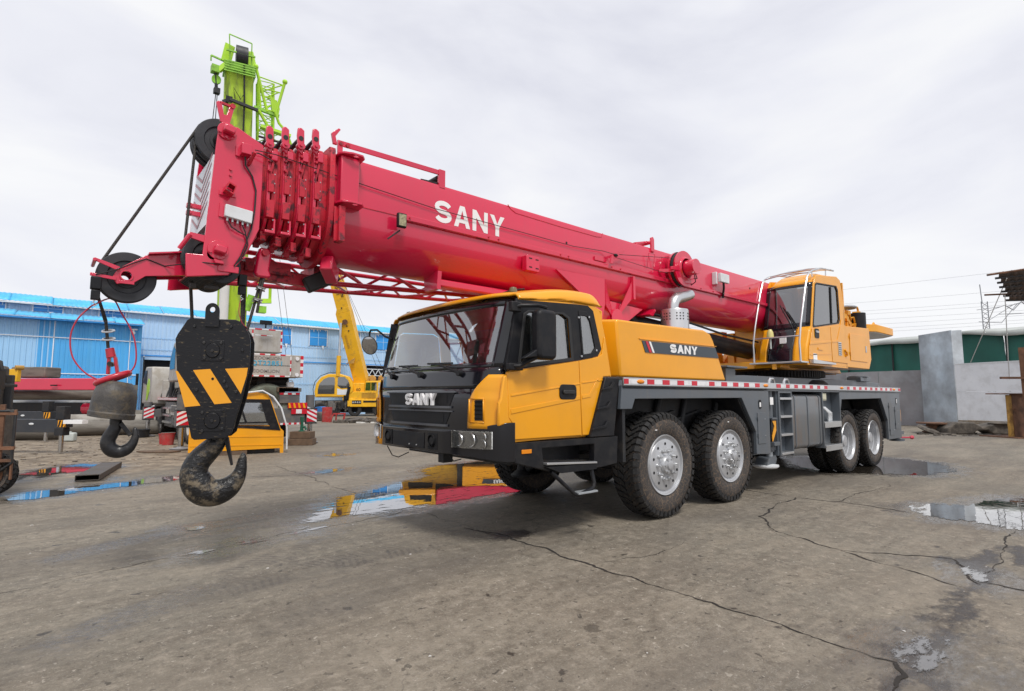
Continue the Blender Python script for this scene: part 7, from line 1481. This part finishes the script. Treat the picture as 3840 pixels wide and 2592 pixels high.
hs=tag(M(DT).tube([(.2,-.1,1.60),(.6,-.1,1.66),(.85,-.12,1.50),(1.05,-.14,1.2),(1.20,-.14,.7),(1.22,-.14,.1)],.022,8).build('hose',m_gbox),'pale grey hose arching over the detached yellow cab to the ground','hose')
gpipe=None
# ============================================================ forklift at the left edge
FK=empty('forklift',G(-8.3,8.6),'rusty dark forklift cut off by the left edge of the picture','forklift')
FT=Matrix.Translation(G(-8.0,8.55))@Matrix.Rotation(AW+R(25),4,'Z')
def fp_(mm,name,m,**k): return mm.build(name,m,FK,**k)
wf=tyre_mesh(.33,.24,.18,26); TT2=FT@Matrix.Translation((.02,-.35,.33)); wf.v=[tuple(TT2@Vector(q)) for q in wf.v]
w=wf.build('wheel',[m_tyre,m_tread],FK,ang=40); ORG['w']=0
M(TT2).lathe([(.02,.19),(.05,.14),(.05,.06),(.0,.05),(.0,0)],(0,0,0),'y',24).build('rim',m_rust,w)
fp_(M(FT).box(-.9,.02,-.3,.6,.45,1.3).box(-.6,-.1,-.25,.6,1.3,2.0),'body',m_scrap,bevel=.05)
fp_(M(FT).box(-.12,.0,-.32,-.22,.25,1.85).box(-.12,.0,.4,.5,.25,1.85).box(.02,.07,-.2,.4,1.65,1.70),'mast',m_dark,bevel=.01)
fp_(M(FT).box(.13,.19,-.4,-.34,.45,1.38).box(.30,.33,-.4,-.35,.25,1.30),'carriage_upright',m_rust,bevel=.008)
fp_(M(FT).box(-.1,.34,-.42,-.36,.70,.75).box(-.1,.34,-.42,-.36,1.22,1.26).box(-.1,.32,-.42,-.36,.52,.56),'carriage_bar',m_rust)
fp_(M(FT).tube([(.05,-.4,1.28),(.25,-.4,1.28),(.32,-.4,1.24),(.32,-.4,.5),(.2,-.4,.4)],.02,8),'load_guard',m_dark)
fp_(M(FT).cyl((-.1,-.38,.95),(.12,-.38,.95),.13,14).cyl((-.02,-.4,1.55),(.10,-.4,1.55),.10,14),'lift_motor',m_dark)
fp_(M(FT).box(-.15,.08,-.42,-.1,1.6,1.95),'headlamp_box',m_blk,bevel=.03)
fp_(M(FT).box(-.2,.2,-.45,.3,.36,.48),'mudguard',m_scrap,bevel=.02)
fp_(M(FT).tube([(-.2,-.3,1.9),(-.05,-.3,2.08),(.06,-.3,2.02),(.08,-.3,1.9)],.03,8),'hose_loop',m_rubber)
# ============================================================ stored boom parts, outriggers, logs at left
def bgbox(r0,r1,d0,d1,z0,z1,rot=0):
    c=G((r0+r1)/2,(d0+d1)/2); T=Matrix.Translation(c)@Matrix.Rotation(AW+R(rot),4,'Z'); w,dd=(r1-r0)/2,(d1-d0)/2
    return M(T).box(-w,w,-dd,dd,z0,z1)
def far(r,d,z,k=1.375): return G(r*k,d*k,1.5+(z-1.5)*k)
PT=Matrix.Rotation(AW+R(-6),4,'Z')
def farbox(r0,r1,d,dep,z0,z1,rot=-6):
    c=far((r0+r1)/2,d,(z0+z1)/2); T=Matrix.Translation(c)@Matrix.Rotation(AW+R(rot),4,'Z'); w=(r1-r0)/2*1.375; h=(z1-z0)/2*1.375; return M(T).box(-w,w,-dep/2,dep/2,-h,h)
rbm=tag(farbox(-18.6,-13.9,19.0,.7,1.72,2.12).build('boom_section',m_red,bevel=.03),'long crimson box beam lying on top of the pile of grey pipes at left','beam')
c=far(-15.6,18.9,1.88); M(Matrix.Translation(c)@PT).box(-.15,.15,-.45,-.38,-.03,.03).build('beam_slot',m_void,rbm)
tag(farbox(-17.7,-16.4,19.5,.9,2.16,2.54,-4).build('box_section',m_pipe,bevel=.06),'dark grey hollow box section resting on the crimson beam','box section')
def pipe(r0,d0,z0,r1,d1,z1,rad,lab,m=m_pipe,k=1.375):
    a=far(r0,d0,z0,k);b=far(r1,d1,z1,k); rad*=k; o=M().cyl(a,b,rad,28,cap=False).cyl(a.lerp(b,.002),b.lerp(a,.002),rad*.86,20).build('pipe',m); return tag(o,lab,'pipe','pipes stacked at the left of the yard')
pipe(-19.5,19.3,1.56,-13.8,19.9,1.53,.17,'brown grey pipe directly under the crimson beam')
pipe(-19.5,20.0,1.14,-14.9,21.0,1.14,.23,'wide pale grey pipe below the brown pipe, partly behind the outrigger',mat('pipe_grey',(.25,.26,.27),.5,dirt=.4,ds=2))
pipe(-19.5,19.8,.80,-13.4,21.6,.78,.20,'dark pipe behind the upper black outrigger beam')
pipe(-17.4,21.2,.55,-13.4,23.5,.52,.26,'thick grey tube lying on the ground right of the outriggers',mat('pipe_light',(.30,.28,.25),.6,dirt=.5,ds=2),1.0)
pipe(-17.4,20.6,.28,-13.2,22.6,.28,.27,'lowest dark brown tube, with the jerrycan in front',m_pipe,1.0)
pipe(-19.5,18.9,.26,-15.7,19.3,.26,.26,'dark tube on the ground left of the jerrycan',m_pipe,1.0)
tag(bgbox(-25,-19.5,27,28.2,.0,1.2,-4).build('support_trestle',m_dark),'dark support stack filling the gap under the stored pipes','trestle')
c=far(-14.75,19.3,1.08); rt=tag(M(Matrix.Translation(c)@Matrix.Rotation(AW-R(6),4,'Z')@Matrix.Rotation(R(90),4,'Y')).lathe([(-.42,.2),(-.44,.28),(-.28,.24),(-.11,.28),(.14,.25),(.48,.29),(.5,0)],(0,0,0),'z',10).build('wrapped_end',m_red),'crumpled crimson wrapping on a pipe end, just left of the overhaul ball','wrapping')
def outr(r0,r1,d,z0,z1,lab,jd=0,jl=.9):
    T=Matrix.Translation(G(r1,d))@Matrix.Rotation(AW+R(-3),4,'Z'); L=r1-r0
    e=empty('outrigger_beam',G(r1,d),lab,'outrigger','loose outrigger beams at left'); h=z1-z0
    M(T).prism([(-L,z0-.1),(-L,z1),(0,z1),(0,z0+.03),(-.12,z0+.02),(-.32,z0-.1)],'y',0,.22).build('beam',mat('beam_black',(.03,.034,.042),.45,var=.1,dirt=.15),e,bevel=.006)
    hz=M(T).box(-.22,0,-.008,-.001,z0+.04,z1-.02).build('hazard_plate',m_yel,e)
    for i in range(3): M(T).prism([(-.215+i*.09,z0+.045),(-.17+i*.09,z0+.045),(-.13+i*.085,z1-.025),(-.175+i*.085,z1-.025)] if i<2 else [(-.04,z0+.045),(-.005,z0+.045),(-.005,z0+.1)],'y',-.012,-.009).build('hazard_stripe',m_blk,hz)
    M(T).box(-.29,-.06,-.02,.2,z1+.0,z1+.34).build('jack_top',m_dark,e,bevel=.01); M(T).box(-.3,-.06,-.02,.2,z0-.18,z0+.02).build('jack_sleeve',m_dark,e,bevel=.01)
    M(T).cyl((-.18,.09,.04),(-.18,.09,z0-.1),.055,16).build('jack_rod',m_steel,e)
    M(T).sph((-.95,-.01,(z0+z1)/2),.03,12,6,(2.4,.3,1)).build('beam_emblem',m_gbox,e)
outr(-16.9,-15.25,18.1,.74,1.0,'farther black outrigger beam with small orange striped end, behind the nearer one')
outr(-14.4,-11.70,14.4,.66,.90,'nearer black outrigger beam on a steel jack leg with orange striped end')
tag(bgbox(-11.7,-11.2,14.3,14.5,.79,.89).build('white_bar',m_white),'white painted bar end lying beside the nearer outrigger beam','bar')
yb_=empty('yellow_bracket',G(-10.95,12,1.8),'yellow steel bracket beside the forklift mast, above the crimson beam','bracket')
bgbox(-11.25,-10.82,11.9,12.0,1.82,2.10).build('bracket_plate',m_yel2,yb_,bevel=.01); M().cyl(G(-10.86,11.88,2.13),G(-10.78,12.0,2.13),.05,12).build('bracket_pin',m_rusty,yb_); 
jr=empty('jerrycan',G(-14.78,18.4),'grey white plastic jerrycan on the dirt in front of the pipes','jerrycan')
bgbox(-14.97,-14.6,18.3,18.5,.01,.30).build('can_body',m_jerry,jr,bevel=.05,seg=3); bgbox(-14.85,-14.75,18.37,18.43,.30,.34).build('can_cap',m_jerry,jr)
# U channel on the ground by the puddle
a=G(-7.55,9.85);b=G(-8.52,11.76); d_=(b-a).normalized(); ang=math.atan2(d_.y,d_.x); UT=Matrix.Translation(a)@Matrix.Rotation(ang,4,'Z'); L_=(b-a).length
tag(M(UT).box(0,L_,-.18,-.17,.01,.11).box(0,L_,.17,.18,.01,.11).box(0,L_,-.17,.17,.10,.11).box(0,L_,-.17,.17,.01,.018).build('steel_channel',mat('channel_steel',(.07,.06,.055),.6,dirt=.4),bevel=.003),'dark hollow steel channel lying between the two long puddles','steel channel')
# buckets, basin
def bucket(r,d,rad,h,m,lab,cat='bucket',grp=None,lid=True):
    c=G(r,d); e=empty(cat.replace(' ','_'),c,lab,cat,grp)
    M().lathe([(.0,0),(.0,rad*.82),(h,rad),(h+.01,rad*1.06),(h+.03,rad*1.06),(h+.03,rad*.96),(.03,rad*.78),(.03,0)],(c.x,c.y,.005),'z',28).build('bucket_body',m,e)
    if lid: M().lathe([(h+.012,rad*1.02),(h+.035,rad*1.03),(h+.045,0)],(c.x,c.y,.005),'z',28).build('bucket_lid',m_scrap,e)
    return e
bucket(-10.75,17.2,.19,.34,m_bred,'faded red bucket with a dirty lid near the jack leg')
bucket(-11.0,17.45,.18,.30,m_bred,'darker red bucket half hidden behind the faded one')
bucket(-13.7,20.3,.28,.26,m_dark,'black rubber basin on the ground below the small hook','basin',lid=False)
# wood blocks and green pump
wb_=empty('timber_block',G(-6.6,17.2),'lower dark timber block under the green pump','timber block','stacked timber blocks')
bgbox(-6.95,-6.2,17.0,17.5,0,.2,6).build('block',m_wood,wb_,bevel=.01)
wb2=tag(bgbox(-6.9,-6.25,17.05,17.45,.205,.42,-3).build('timber_block',m_wood,bevel=.01),'upper dark timber block with the green pump standing on it','timber block','stacked timber blocks')
pm=empty('hand_pump',G(-6.6,17.25,.42),'dark green iron hand pump standing on the timber blocks','pump'); c=G(-6.6,17.25,.42)
M().lathe([(.0,.10),(.02,.10),(.04,.05),(.25,.045),(.40,.06),(.45,.06),(.46,0)],tuple(c),'z',18).build('pump_body',m_pgreen,pm); c2=c+RV*.14
M().tube([c+Vector((0,0,.12)),c+RV*.1+Vector((0,0,.14)),c2+Vector((0,0,.05))],.035,10).build('pump_spout',m_pgreen,pm)
pt=tag(M(Matrix.Translation(G(-9.6,14.9))@Matrix.Rotation(AW,4,'Z')).prism([(-.55,0),(-.1,-.25),(.5,-.2),(.6,.1),(.1,.25),(-.4,.15)],'z',.01,.04).build('rubber_mat',m_wood),'worn brown board under the left jack of the lime crane','board')
jc=empty('plastic_can',Vector((0.0,14.0,1.8)),'white plastic can standing on the rear deck of the lime crane','jerrycan'); M().box(-.1,.12,14.0,14.15,1.80,1.98).build('can_body',m_gbox,jc,bevel=.03); M().tube([(-.06,14.07,1.98),(-.05,14.07,2.03),(.06,14.07,2.03),(.08,14.07,1.98)],.014,6).build('can_handle',m_gbox,jc)
# small debris on the dirt, loose stones
def debris(name,n,poly,smin,smax,m,seed,flat=.5,z=0):
    rnd=random.Random(seed); mm=M(); c=0
    (r0,r1),(d0,d1)=poly
    while c<n:
        r=rnd.uniform(r0,r1); d=rnd.uniform(d0,d1); p=G(r,d); s=rnd.uniform(smin,smax)*(.4+rnd.random()**2)
        o=[Vector((rnd.uniform(.6,1)*sx*s,rnd.uniform(.5,1)*sy*s,(rnd.uniform(.5,1)*flat*s if sz>0 else 0))) for sz in (0,1) for sx,sy in ((-1,-1),(1,-1),(1,1),(-1,1))]
        a=rnd.uniform(0,6.3); ca,sa=math.cos(a),math.sin(a)
        q=[(p.x+v.x*ca-v.y*sa,p.y+v.x*sa+v.y*ca,z+v.z+.001) for v in o]
        mm.hexa(q[:4],q[4:]); c+=1
    o=mm.build(name,m); o['kind']='stuff'; return tag(o,None)
tag(debris('loose_stones',500,((-15,-8),(12,20)),.008,.035,m_brick,5),'scattered small stones and grit on the brown dirt at left','gravel')
tag(debris('dark_litter',260,((-16,-8),(11.5,21)),.01,.05,m_scrap,6,.3),'dark litter scattered over the dirt in front of the pipe stack','litter')
tag(debris('pebbles',90,((-7,9),(1.8,12)),.004,.013,m_bright,8,.5),'tiny pale pebbles scattered over the concrete','pebbles')
# scrap heap, barrels, stand near the old yellow crane
tag(debris('scrap_heap',130,((-10.2,-6.6),(31.6,33)),.10,.42,m_scrap,11,.7),'dark scrap heap in front of the old yellow crane','scrap heap')
tag(debris('bright_scrap',40,((-9.6,-7),(31.4,32.2)),.06,.25,m_bright,12,.4),'pale torn sacks and plastic lying on the scrap heap','scrap')
def barrel(r,d,rad,h,m,lab,lay=False):
    c=G(r,d); e=empty('barrel',c,lab,'barrel','barrels before the blue warehouse')
    pr=[(0,0),(0,rad),(.02,rad*1.02),(h*.33,rad),(h*.345,rad*1.03),(h*.36,rad),(h*.66,rad),(h*.675,rad*1.03),(h*.69,rad),(h,rad*1.02),(h,rad*.94),(h-.03,rad*.9),(h-.03,0)]
    if lay:
        T=Matrix.Translation(c+Vector((0,0,rad)))@Matrix.Rotation(AW,4,'Z'); M(T).lathe(pr,(0,0,0),'y',26).build('drum_shell',m,e)
    else: M().lathe(pr,(c.x,c.y,0),'z',26).build('drum_shell',m,e)
barrel(-11.1,32.9,.29,.88,m_bred,'dented red barrel left of the red steel stand')
barrel(-12.9,36.5,.42,1.0,m_bblue,'blue barrel lying on a stack left of the old yellow crane',True)
tag(bgbox(-13.9,-11.8,34,35.2,0,.55).build('pallet_stack',m_scrap,bevel=.05),'dark stack of parts behind the red barrel','pallet stack')
rs_=empty('steel_stand',G(-10.1,32.4),'red painted steel stand right of the red barrel','stand')
for p,q in (((-10.75,32.3,0),(-10.5,32.3,.5)),((-9.95,32.3,0),(-9.85,32.3,.5)),((-10.55,32.3,.5),(-9.8,32.3,.52)),((-10.5,32.7,0),(-10.45,32.6,.5))): M().bar(G(*p),G(*q),.08).build('stand_leg',m_bred,rs_)
tag(M().cyl(G(-7.6,32.3,.35),G(-7.6,32.5,.35),.33,20).build('rusty_disc',m_rust),'rusty round disc standing in the scrap heap','disc')
tag(M().bar(G(-6.75,32.2,0),G(-6.6,32.2,.9),.18,.1).build('timber_post',m_wood),'pale timber post at the right end of the scrap heap','timber')

# ============================================================ right side: green tarpaulin shed, metal fence, panels
SH=empty('tarpaulin_shed',G(20.5,32),'long shed walled with dark green tarpaulin under a grey tarpaulin roof, at right','shed')
def wallp(t): # plan line of the shed wall
    pts=[(a*1.5,b*1.5) for a,b in ((9.5,58),(15.2,43.2),(20.75,30.5),(22.6,26.4),(25.2,20.5))]; 
    ds=[0]; 
    for a,b in zip(pts[:-1],pts[1:]): ds.append(ds[-1]+math.dist(a,b))
    s=t*ds[-1]
    for i in range(len(pts)-1):
        if s<=ds[i+1]+1e-6: f=(s-ds[i])/(ds[i+1]-ds[i]); return (pts[i][0]+(pts[i+1][0]-pts[i][0])*f,pts[i][1]+(pts[i+1][1]-pts[i][1])*f)
    return pts[-1]
NB=16
for i in range(NB):
    t0=i/NB;t1=(i+1)/NB
    def tp_(u,v,t0=t0,t1=t1,i=i):
        r,d=wallp(t0+(t1-t0)*u); w=.05*math.sin(v*5+u*9+i)+.04*math.sin(u*23+v*3+i*2)*(1-v)+.03*math.sin((u+v)*17); return tuple(G(r-.05,d+w+.35,2.6+3.6*v))
    M().grid(tp_,16,8).build('tarpaulin_bay',m_green,SH,ang=80)
    r,d=wallp(t0); M().bar(G(r-.1,d+.2,0),G(r-.1,d+.2,6.1),.10).build('shed_post',m_dark,SH)
def tr_(u,v):
    r,d=wallp(u); sag=.06*math.sin(u*70)+.05*math.sin(u*31+1); return tuple(G(r-.35+v*3.5,d-.35+v*2.2,6.17+.5*math.sin(v*1.6)+(sag*1.5*(1-v))+.0))
M().grid(tr_,160,5).build('roof_tarpaulin',m_gtarp,SH,thick=.02,ang=80)
def tre(u,v):
    r,d=wallp(u); sag=.06*math.sin(u*70)+.05*math.sin(u*31+1); return tuple(G(r-.36,d-.36,6.20+sag*1.5-v*(.20+.16*abs(math.sin(u*26+.6)))))
M().grid(tre,160,2).build('roof_valance',m_gtarp,SH,thick=.01,ang=80)
# galvanised fence sheets
FN=empty('sheet_fence',G(19,31),'low fence of dull galvanised metal sheets below the green tarpaulin','fence')
fx_=[(8,60),(12,50),(14.8,43),(16.6,39),(18.2,35.2),(19.6,32),(20.6,30.6),(22.0,28.9)]
for i in range(len(fx_)-1):
    a=G(*fx_[i]);b=G(*fx_[i+1]); g=(b-a).normalized()*.01
    M().bar(a+g+Vector((0,0,1.48)),b-g+Vector((0,0,1.48)),.03,2.95).build('fence_sheet',m_galvd,FN)
# tall galvanised column
kz0,kz1=G(20.9,28.2),G(21.62,26.6)
cl=empty('metal_clad_pier',kz0,'tall upright pier clad in shiny galvanised sheet beside the white panels','pier')
T=Matrix.Translation(G(21.55,26.5))@Matrix.Rotation(AW+R(-3),4,'Z')
M(T).box(0,.5,0,2.35,0.05,4.80).build('cladding',m_galv,cl,bevel=.02)
# white panel wall
PW=empty('white_panel_wall',G(22.6,25.5),'white panel wall in two rows at the right, standing on bricks','panel wall')
pa=G(21.45,26.3);pb=G(22.9,22.2); pd_=(pb-pa)
for z0,z1 in ((.45,1.76),(1.79,3.08)):
    M().bar(pa+Vector((0,0,(z0+z1)/2)),pb+Vector((0,0,(z0+z1)/2)),.05,z1-z0).build('wall_panel',m_wpan,PW)
M().bar(pa+Vector((0,0,3.1)),pb+Vector((0,0,3.1)),.09,.05).bar(pa+Vector((0,0,1.775)),pb+Vector((0,0,1.775)),.06,.02).build('panel_rail',m_gbox,PW)
bn=None
L2=pd_.length; dn=pd_.normalized(); an=math.atan2(dn.y,dn.x)
for row in range(5):
    for i in range(int(L2/.25)):
        x=i*.25+(.12 if row%2 else 0); T=Matrix.Translation(pa+dn*x+Vector((0,0,.045+row*.085)))@Matrix.Rotation(an,4,'Z')
        if bn is None: bn=M(T).box(0,.235,-.06,.06,-.037,.037).build('brick',m_brick,PW,bevel=.004,seg=1); b0=pa.copy()+Vector((0,0,.045))
        else: copytree(bn,tuple(dn*x+Vector((0,0,row*.085))+Vector((random.uniform(-.008,.008),)*2+(0,))),PW,chs={})
# rusty steel box and post at the right edge
RX=empty('rusty_steel_box',G(18.9,20.8),'rusty steel plate box with a yellow edge, in front of the white panels at right','steel box')
T=Matrix.Translation(G(18.85,20.6))@Matrix.Rotation(AW+R(10),4,'Z')
M(T).box(0,1.6,0,.10,.03,1.62).build('box_shell',m_rust,RX,bevel=.02); M(T).box(-.22,-.005,.0,.07,.03,1.6).build('yellow_edge',m_rusty,RX,bevel=.02); M(T).box(-.75,.9,-.1,.35,1.62,1.66).build('top_plate',m_rust,RX); M(T).box(-.4,2.0,-.4,1.0,.0,.04).build('base_plate',m_rust,RX); M(T).box(.05,.2,-.03,.0,1.05,1.08).build('weld_lug',m_rust,RX)
RP=empty('rusty_post',G(19.1,20.1),'tall rusty steel post at the right edge of the picture','post')
M().bar(G(18.98,20.1,0),G(18.94,20.1,3.35),.22,.2).bar(G(19.22,20.1,0),G(19.18,20.1,3.35),.10,.3).bar(G(17.95,20.0,2.22),G(18.95,20.0,2.22),.08).build('post_body',m_rust,RP)
# scrap in front of the pier
SD=empty('coupling_scrap',G(17.9,23),'rusty dismantled drum and disc parts on the ground before the metal pier','scrap part','scrap before the pier')
c=G(18.0,23.4); M().lathe([(0,.42),(.05,.44),(.07,.3),(.35,.28),(.37,.62),(.42,.62),(.42,0)],(c.x,c.y,.02),'z',28).build('drum',m_rust,SD); c=G(17.35,23.0)
M(Matrix.Translation(c)@Matrix.Rotation(R(25),4,'X')).lathe([(.05,.1),(.0,.36),(.04,.42),(.12,.38),(.14,.1)],(0,0,.12),'z',24).build('disc',m_scrap,SD)
S2=empty('axle_scrap',G(19,22.8),'rusty flat casting lying right of the dismantled drum','scrap part','scrap before the pier')
T=Matrix.Translation(G(19.1,22.7))@Matrix.Rotation(AW+R(-5),4,'Z'); M(T).prism([(-1.3,.0),(-1.25,.25),(-.9,.5),(-.2,.48),(.1,.3),(.3,.38),(.9,.5),(1.4,.45),(1.5,.2),(1.3,.0),(.5,.0),(.3,.16),(-.1,.16),(-.3,0)],'y',-.35,.35).build('casting',m_scrap,S2,bevel=.05); M(T).sph((.9,-.2,.45),.3,14,8,(1.6,1,.3)).build('casting_cap',m_scrap,S2)
tag(debris('floor_scrap',60,((16.5,19.5),(21.5,23)),.03,.16,m_scrap,15,.4),'small dark scrap pieces in front of the white panels','scrap')
# rusted canopy hanging in from the right
m_canopy=mat('canopy_sheet',(.07,.055,.05),.7,var=.35,vs=2,dirt=.5,dcol=(.13,.07,.045),ds=3)
CN=empty('rusty_canopy',G(19,18,5.5),'rusty corrugated sheet canopy jutting in at the top right edge','canopy')
cnp=[((15.95,17.9,5.60),(19.5,16.3,6.15)),((16.5,18.0,5.30),(19.5,17.0,5.5)),((16.85,18.1,4.98),(19.5,17.8,5.05))]
for i in range(6):
    t=i/5; a=Vector((16.35+.75*t,17.95+.5*t,5.68-.66*t)); b=Vector((20.5,16.8+1.6*t,6.15-.95*t)); 
    pts=[]; mm=M(); A0=G(a.x,a.y,a.z);B0_=G(b.x,b.y,b.z); a2=Vector((a.x+.11,a.y+.16,a.z-.165)); b2=Vector((b.x,b.y+.36,b.z-.25)); A1=G(a2.x,a2.y,a2.z);B1_=G(b2.x,b2.y,b2.z)
    def cg(u,v,A0=A0,B0_=B0_,A1=A1,B1_=B1_): p=A0.lerp(B0_,u).lerp(A1.lerp(B1_,u),v); return (p.x,p.y,p.z+.025*(1 if int(round(u*36))%2 else -1))
    M().grid(cg,36,2).build('canopy_sheet',m_canopy,CN,thick=.01,ang=20)
    M().bar(A1+RV*-.10,B1_,.05,.07).build('canopy_purlin',m_dark,CN)
M().cyl(G(15.9,17.9,5.58),G(18.5,17.0,5.9),.035,8).cyl(G(16.3,18.5,5.02),G(18,18.5,5.1),.03,8).build('canopy_pipe',m_rust,CN)
for i,((r,d,z),(r2,d2,z2)) in enumerate((((16.65,18.0,5.5),(19.6,23.2,3.0)),((16.9,18.4,5.0),(19.0,20.8,2.2)))): tag(M().cyl(G(r,d,z),G(r2,d2,z2),.014,6).build('stay_rope',m_gbox),('long thin pale rope stretched from canopy tip down to the white panels','shorter pale rope running from the canopy to the rusty post')[i],'rope')
tag(M().tube([G(45.9,50,10.0),G(46.6,50,9.6),G(47.4,50,10.4),G(48.2,50,9.7),G(49.5,50,10.1)],.05,6).bar(G(45.9,50,9.9),G(49.5,50,10.9),.07).bar(G(46.0,50,9.2),G(49.0,50,9.4),.05).build('mast_bracket',mat('haze_grey_bracket',(.27,.28,.30),.7)),'dark railway bracket arms dangling against the sky below the rusty canopy','bracket')  # distance haze mixed into this grey, as on the mast
# railway mast and wires beyond
m_wireg=mat('haze_grey_wire',(.30,.31,.33),.6)  # wires paled in the colour itself for distance haze
CM=empty('catenary_mast',G(44,50),'lattice railway mast with bracket arms beyond the green shed','mast')
m_mast=mat('haze_grey_mast',(.27,.28,.30),.7)  # mast steel lightened in its colour to suggest distance haze
for dx in (-.35,.35): M().bar(G(44+dx,50,0),G(43.95+dx*.8,50,10.4),.07).build('mast_chord',m_mast,CM)
mm=M()
for i in range(24): a=i*.43; mm.bar(G(43.65,50,a),G(44.3,50,a+.43),.035).bar(G(44.3,50,a),G(43.65,50,a+.43),.035)
o=mm.build('mast_lacing',m_mast,CM)
M().bar(G(43.75,50,10.2),G(43.65,50,12.0),.07).bar(G(43.2,50,9.6),G(45.4,50,9.9),.05).bar(G(44.2,50,8.6),G(46.8,50,10.2),.04).bar(G(45.2,50,9.2),G(47.3,50,9.3),.05).bar(G(44.3,50,9.5),G(46,50,10.1),.05).bar(G(43.3,50,8.5),G(45.4,50,8.4),.05).bar(G(45.4,50,8.4),G(47.0,50,10.2),.04).build('mast_bracket',m_mast,CM)
for i,(zl,zr) in enumerate(((14.2,15.0),(12.9,12.6),(12.0,11.4),(11.6,11.0),(11.0,10.3),(10.2,9.9),(9.6,9.5),(9.0,9.3))):
    P=[]; 
    for t in np.linspace(0,1,15): r=22+(66-22)*t; d=80-36*t; z=(zl+.6)*(1-t)+zr*t-1.2*math.sin(math.pi*t)*.3; P.append(G(r,d,z))
    tag(M().tube(P,.011,5).build('overhead_wire',m_wireg),('topmost','second from the top','third from the top','fourth from the top','fourth from the bottom','third from the bottom','second from the bottom','lowest')[i]+' of the thin overhead railway wires beyond the green shed','wire','overhead railway wires')
o=M()

# ============================================================ second crane behind the driver cab, seen through the windscreen and in the puddle
SX=empty('parked_crane',G(-2,20),'second yellow truck crane with crimson boom, glimpsed through the windscreen and mirrored in the puddle','mobile crane')
ST=Matrix.Translation(G(-3.9,20))@Matrix.Rotation(AW,4,'Z')
def sx(mm,name,m,**k): return mm.build(name,m,SX,**k)
cc_=sx(M(ST).prism([(.0,.95),(-.12,1.4),(.05,2.3),(.4,2.4),(1.9,2.4),(2.1,1.6),(1.9,.95)],'y',0,2.4),'driver_cab',m_yel2,bevel=.05)
sx(M(ST).box(1.95,2.14,-.3,1.5,.9,1.75),'air_intake',m_blk)
M(ST).prism([(.15,1.55),(.25,2.2),(1.0,2.25),(1.05,1.6)],'y',-.02,-.003).prism([(1.15,1.6),(1.15,2.25),(1.7,2.25),(1.8,1.65)],'y',-.02,-.003).build('cab_window',m_blk,cc_)
sx(M(ST).prism([(2.15,.95),(2.15,1.62),(3.9,1.62),(4.3,.95)],'y',-.48,1.2),'engine_cover',m_yel,bevel=.03)
dcl=sx(M(ST).prism([(2.9,1.38),(2.85,1.54),(4.0,1.54),(4.05,1.38)],'y',-.505,-.485),'decal_strip',m_decal)
text('SANY',.17,'lettering',m_white,dcl,tuple(ST@Vector((3.25,-.51,1.40))),tuple(RV),(0,0,1),.03,.002)
sx(M(ST).box(.1,4.2,.2,2.3,.75,1.28),'carrier',m_dgrey)
sx(M(ST).prism([(1.25,1.75),(1.2,2.45),(2.2,2.75),(4.2,2.3),(4.2,1.62),(2.6,1.58)],'y',-.5,-.05),'boom',m_red,bevel=.05)
sx(M(ST).box(-.1,1.2,-.4,-.1,1.75,1.95),'tip_arm',m_yel,bevel=.03)
for x in (1.2,3.0): sx(M(ST).lathe([(0,.3),(-.02,.5),(.02,.6),(.3,.6),(.32,.3)],(x,.1,.6),'y',28),'wheel',m_tread)
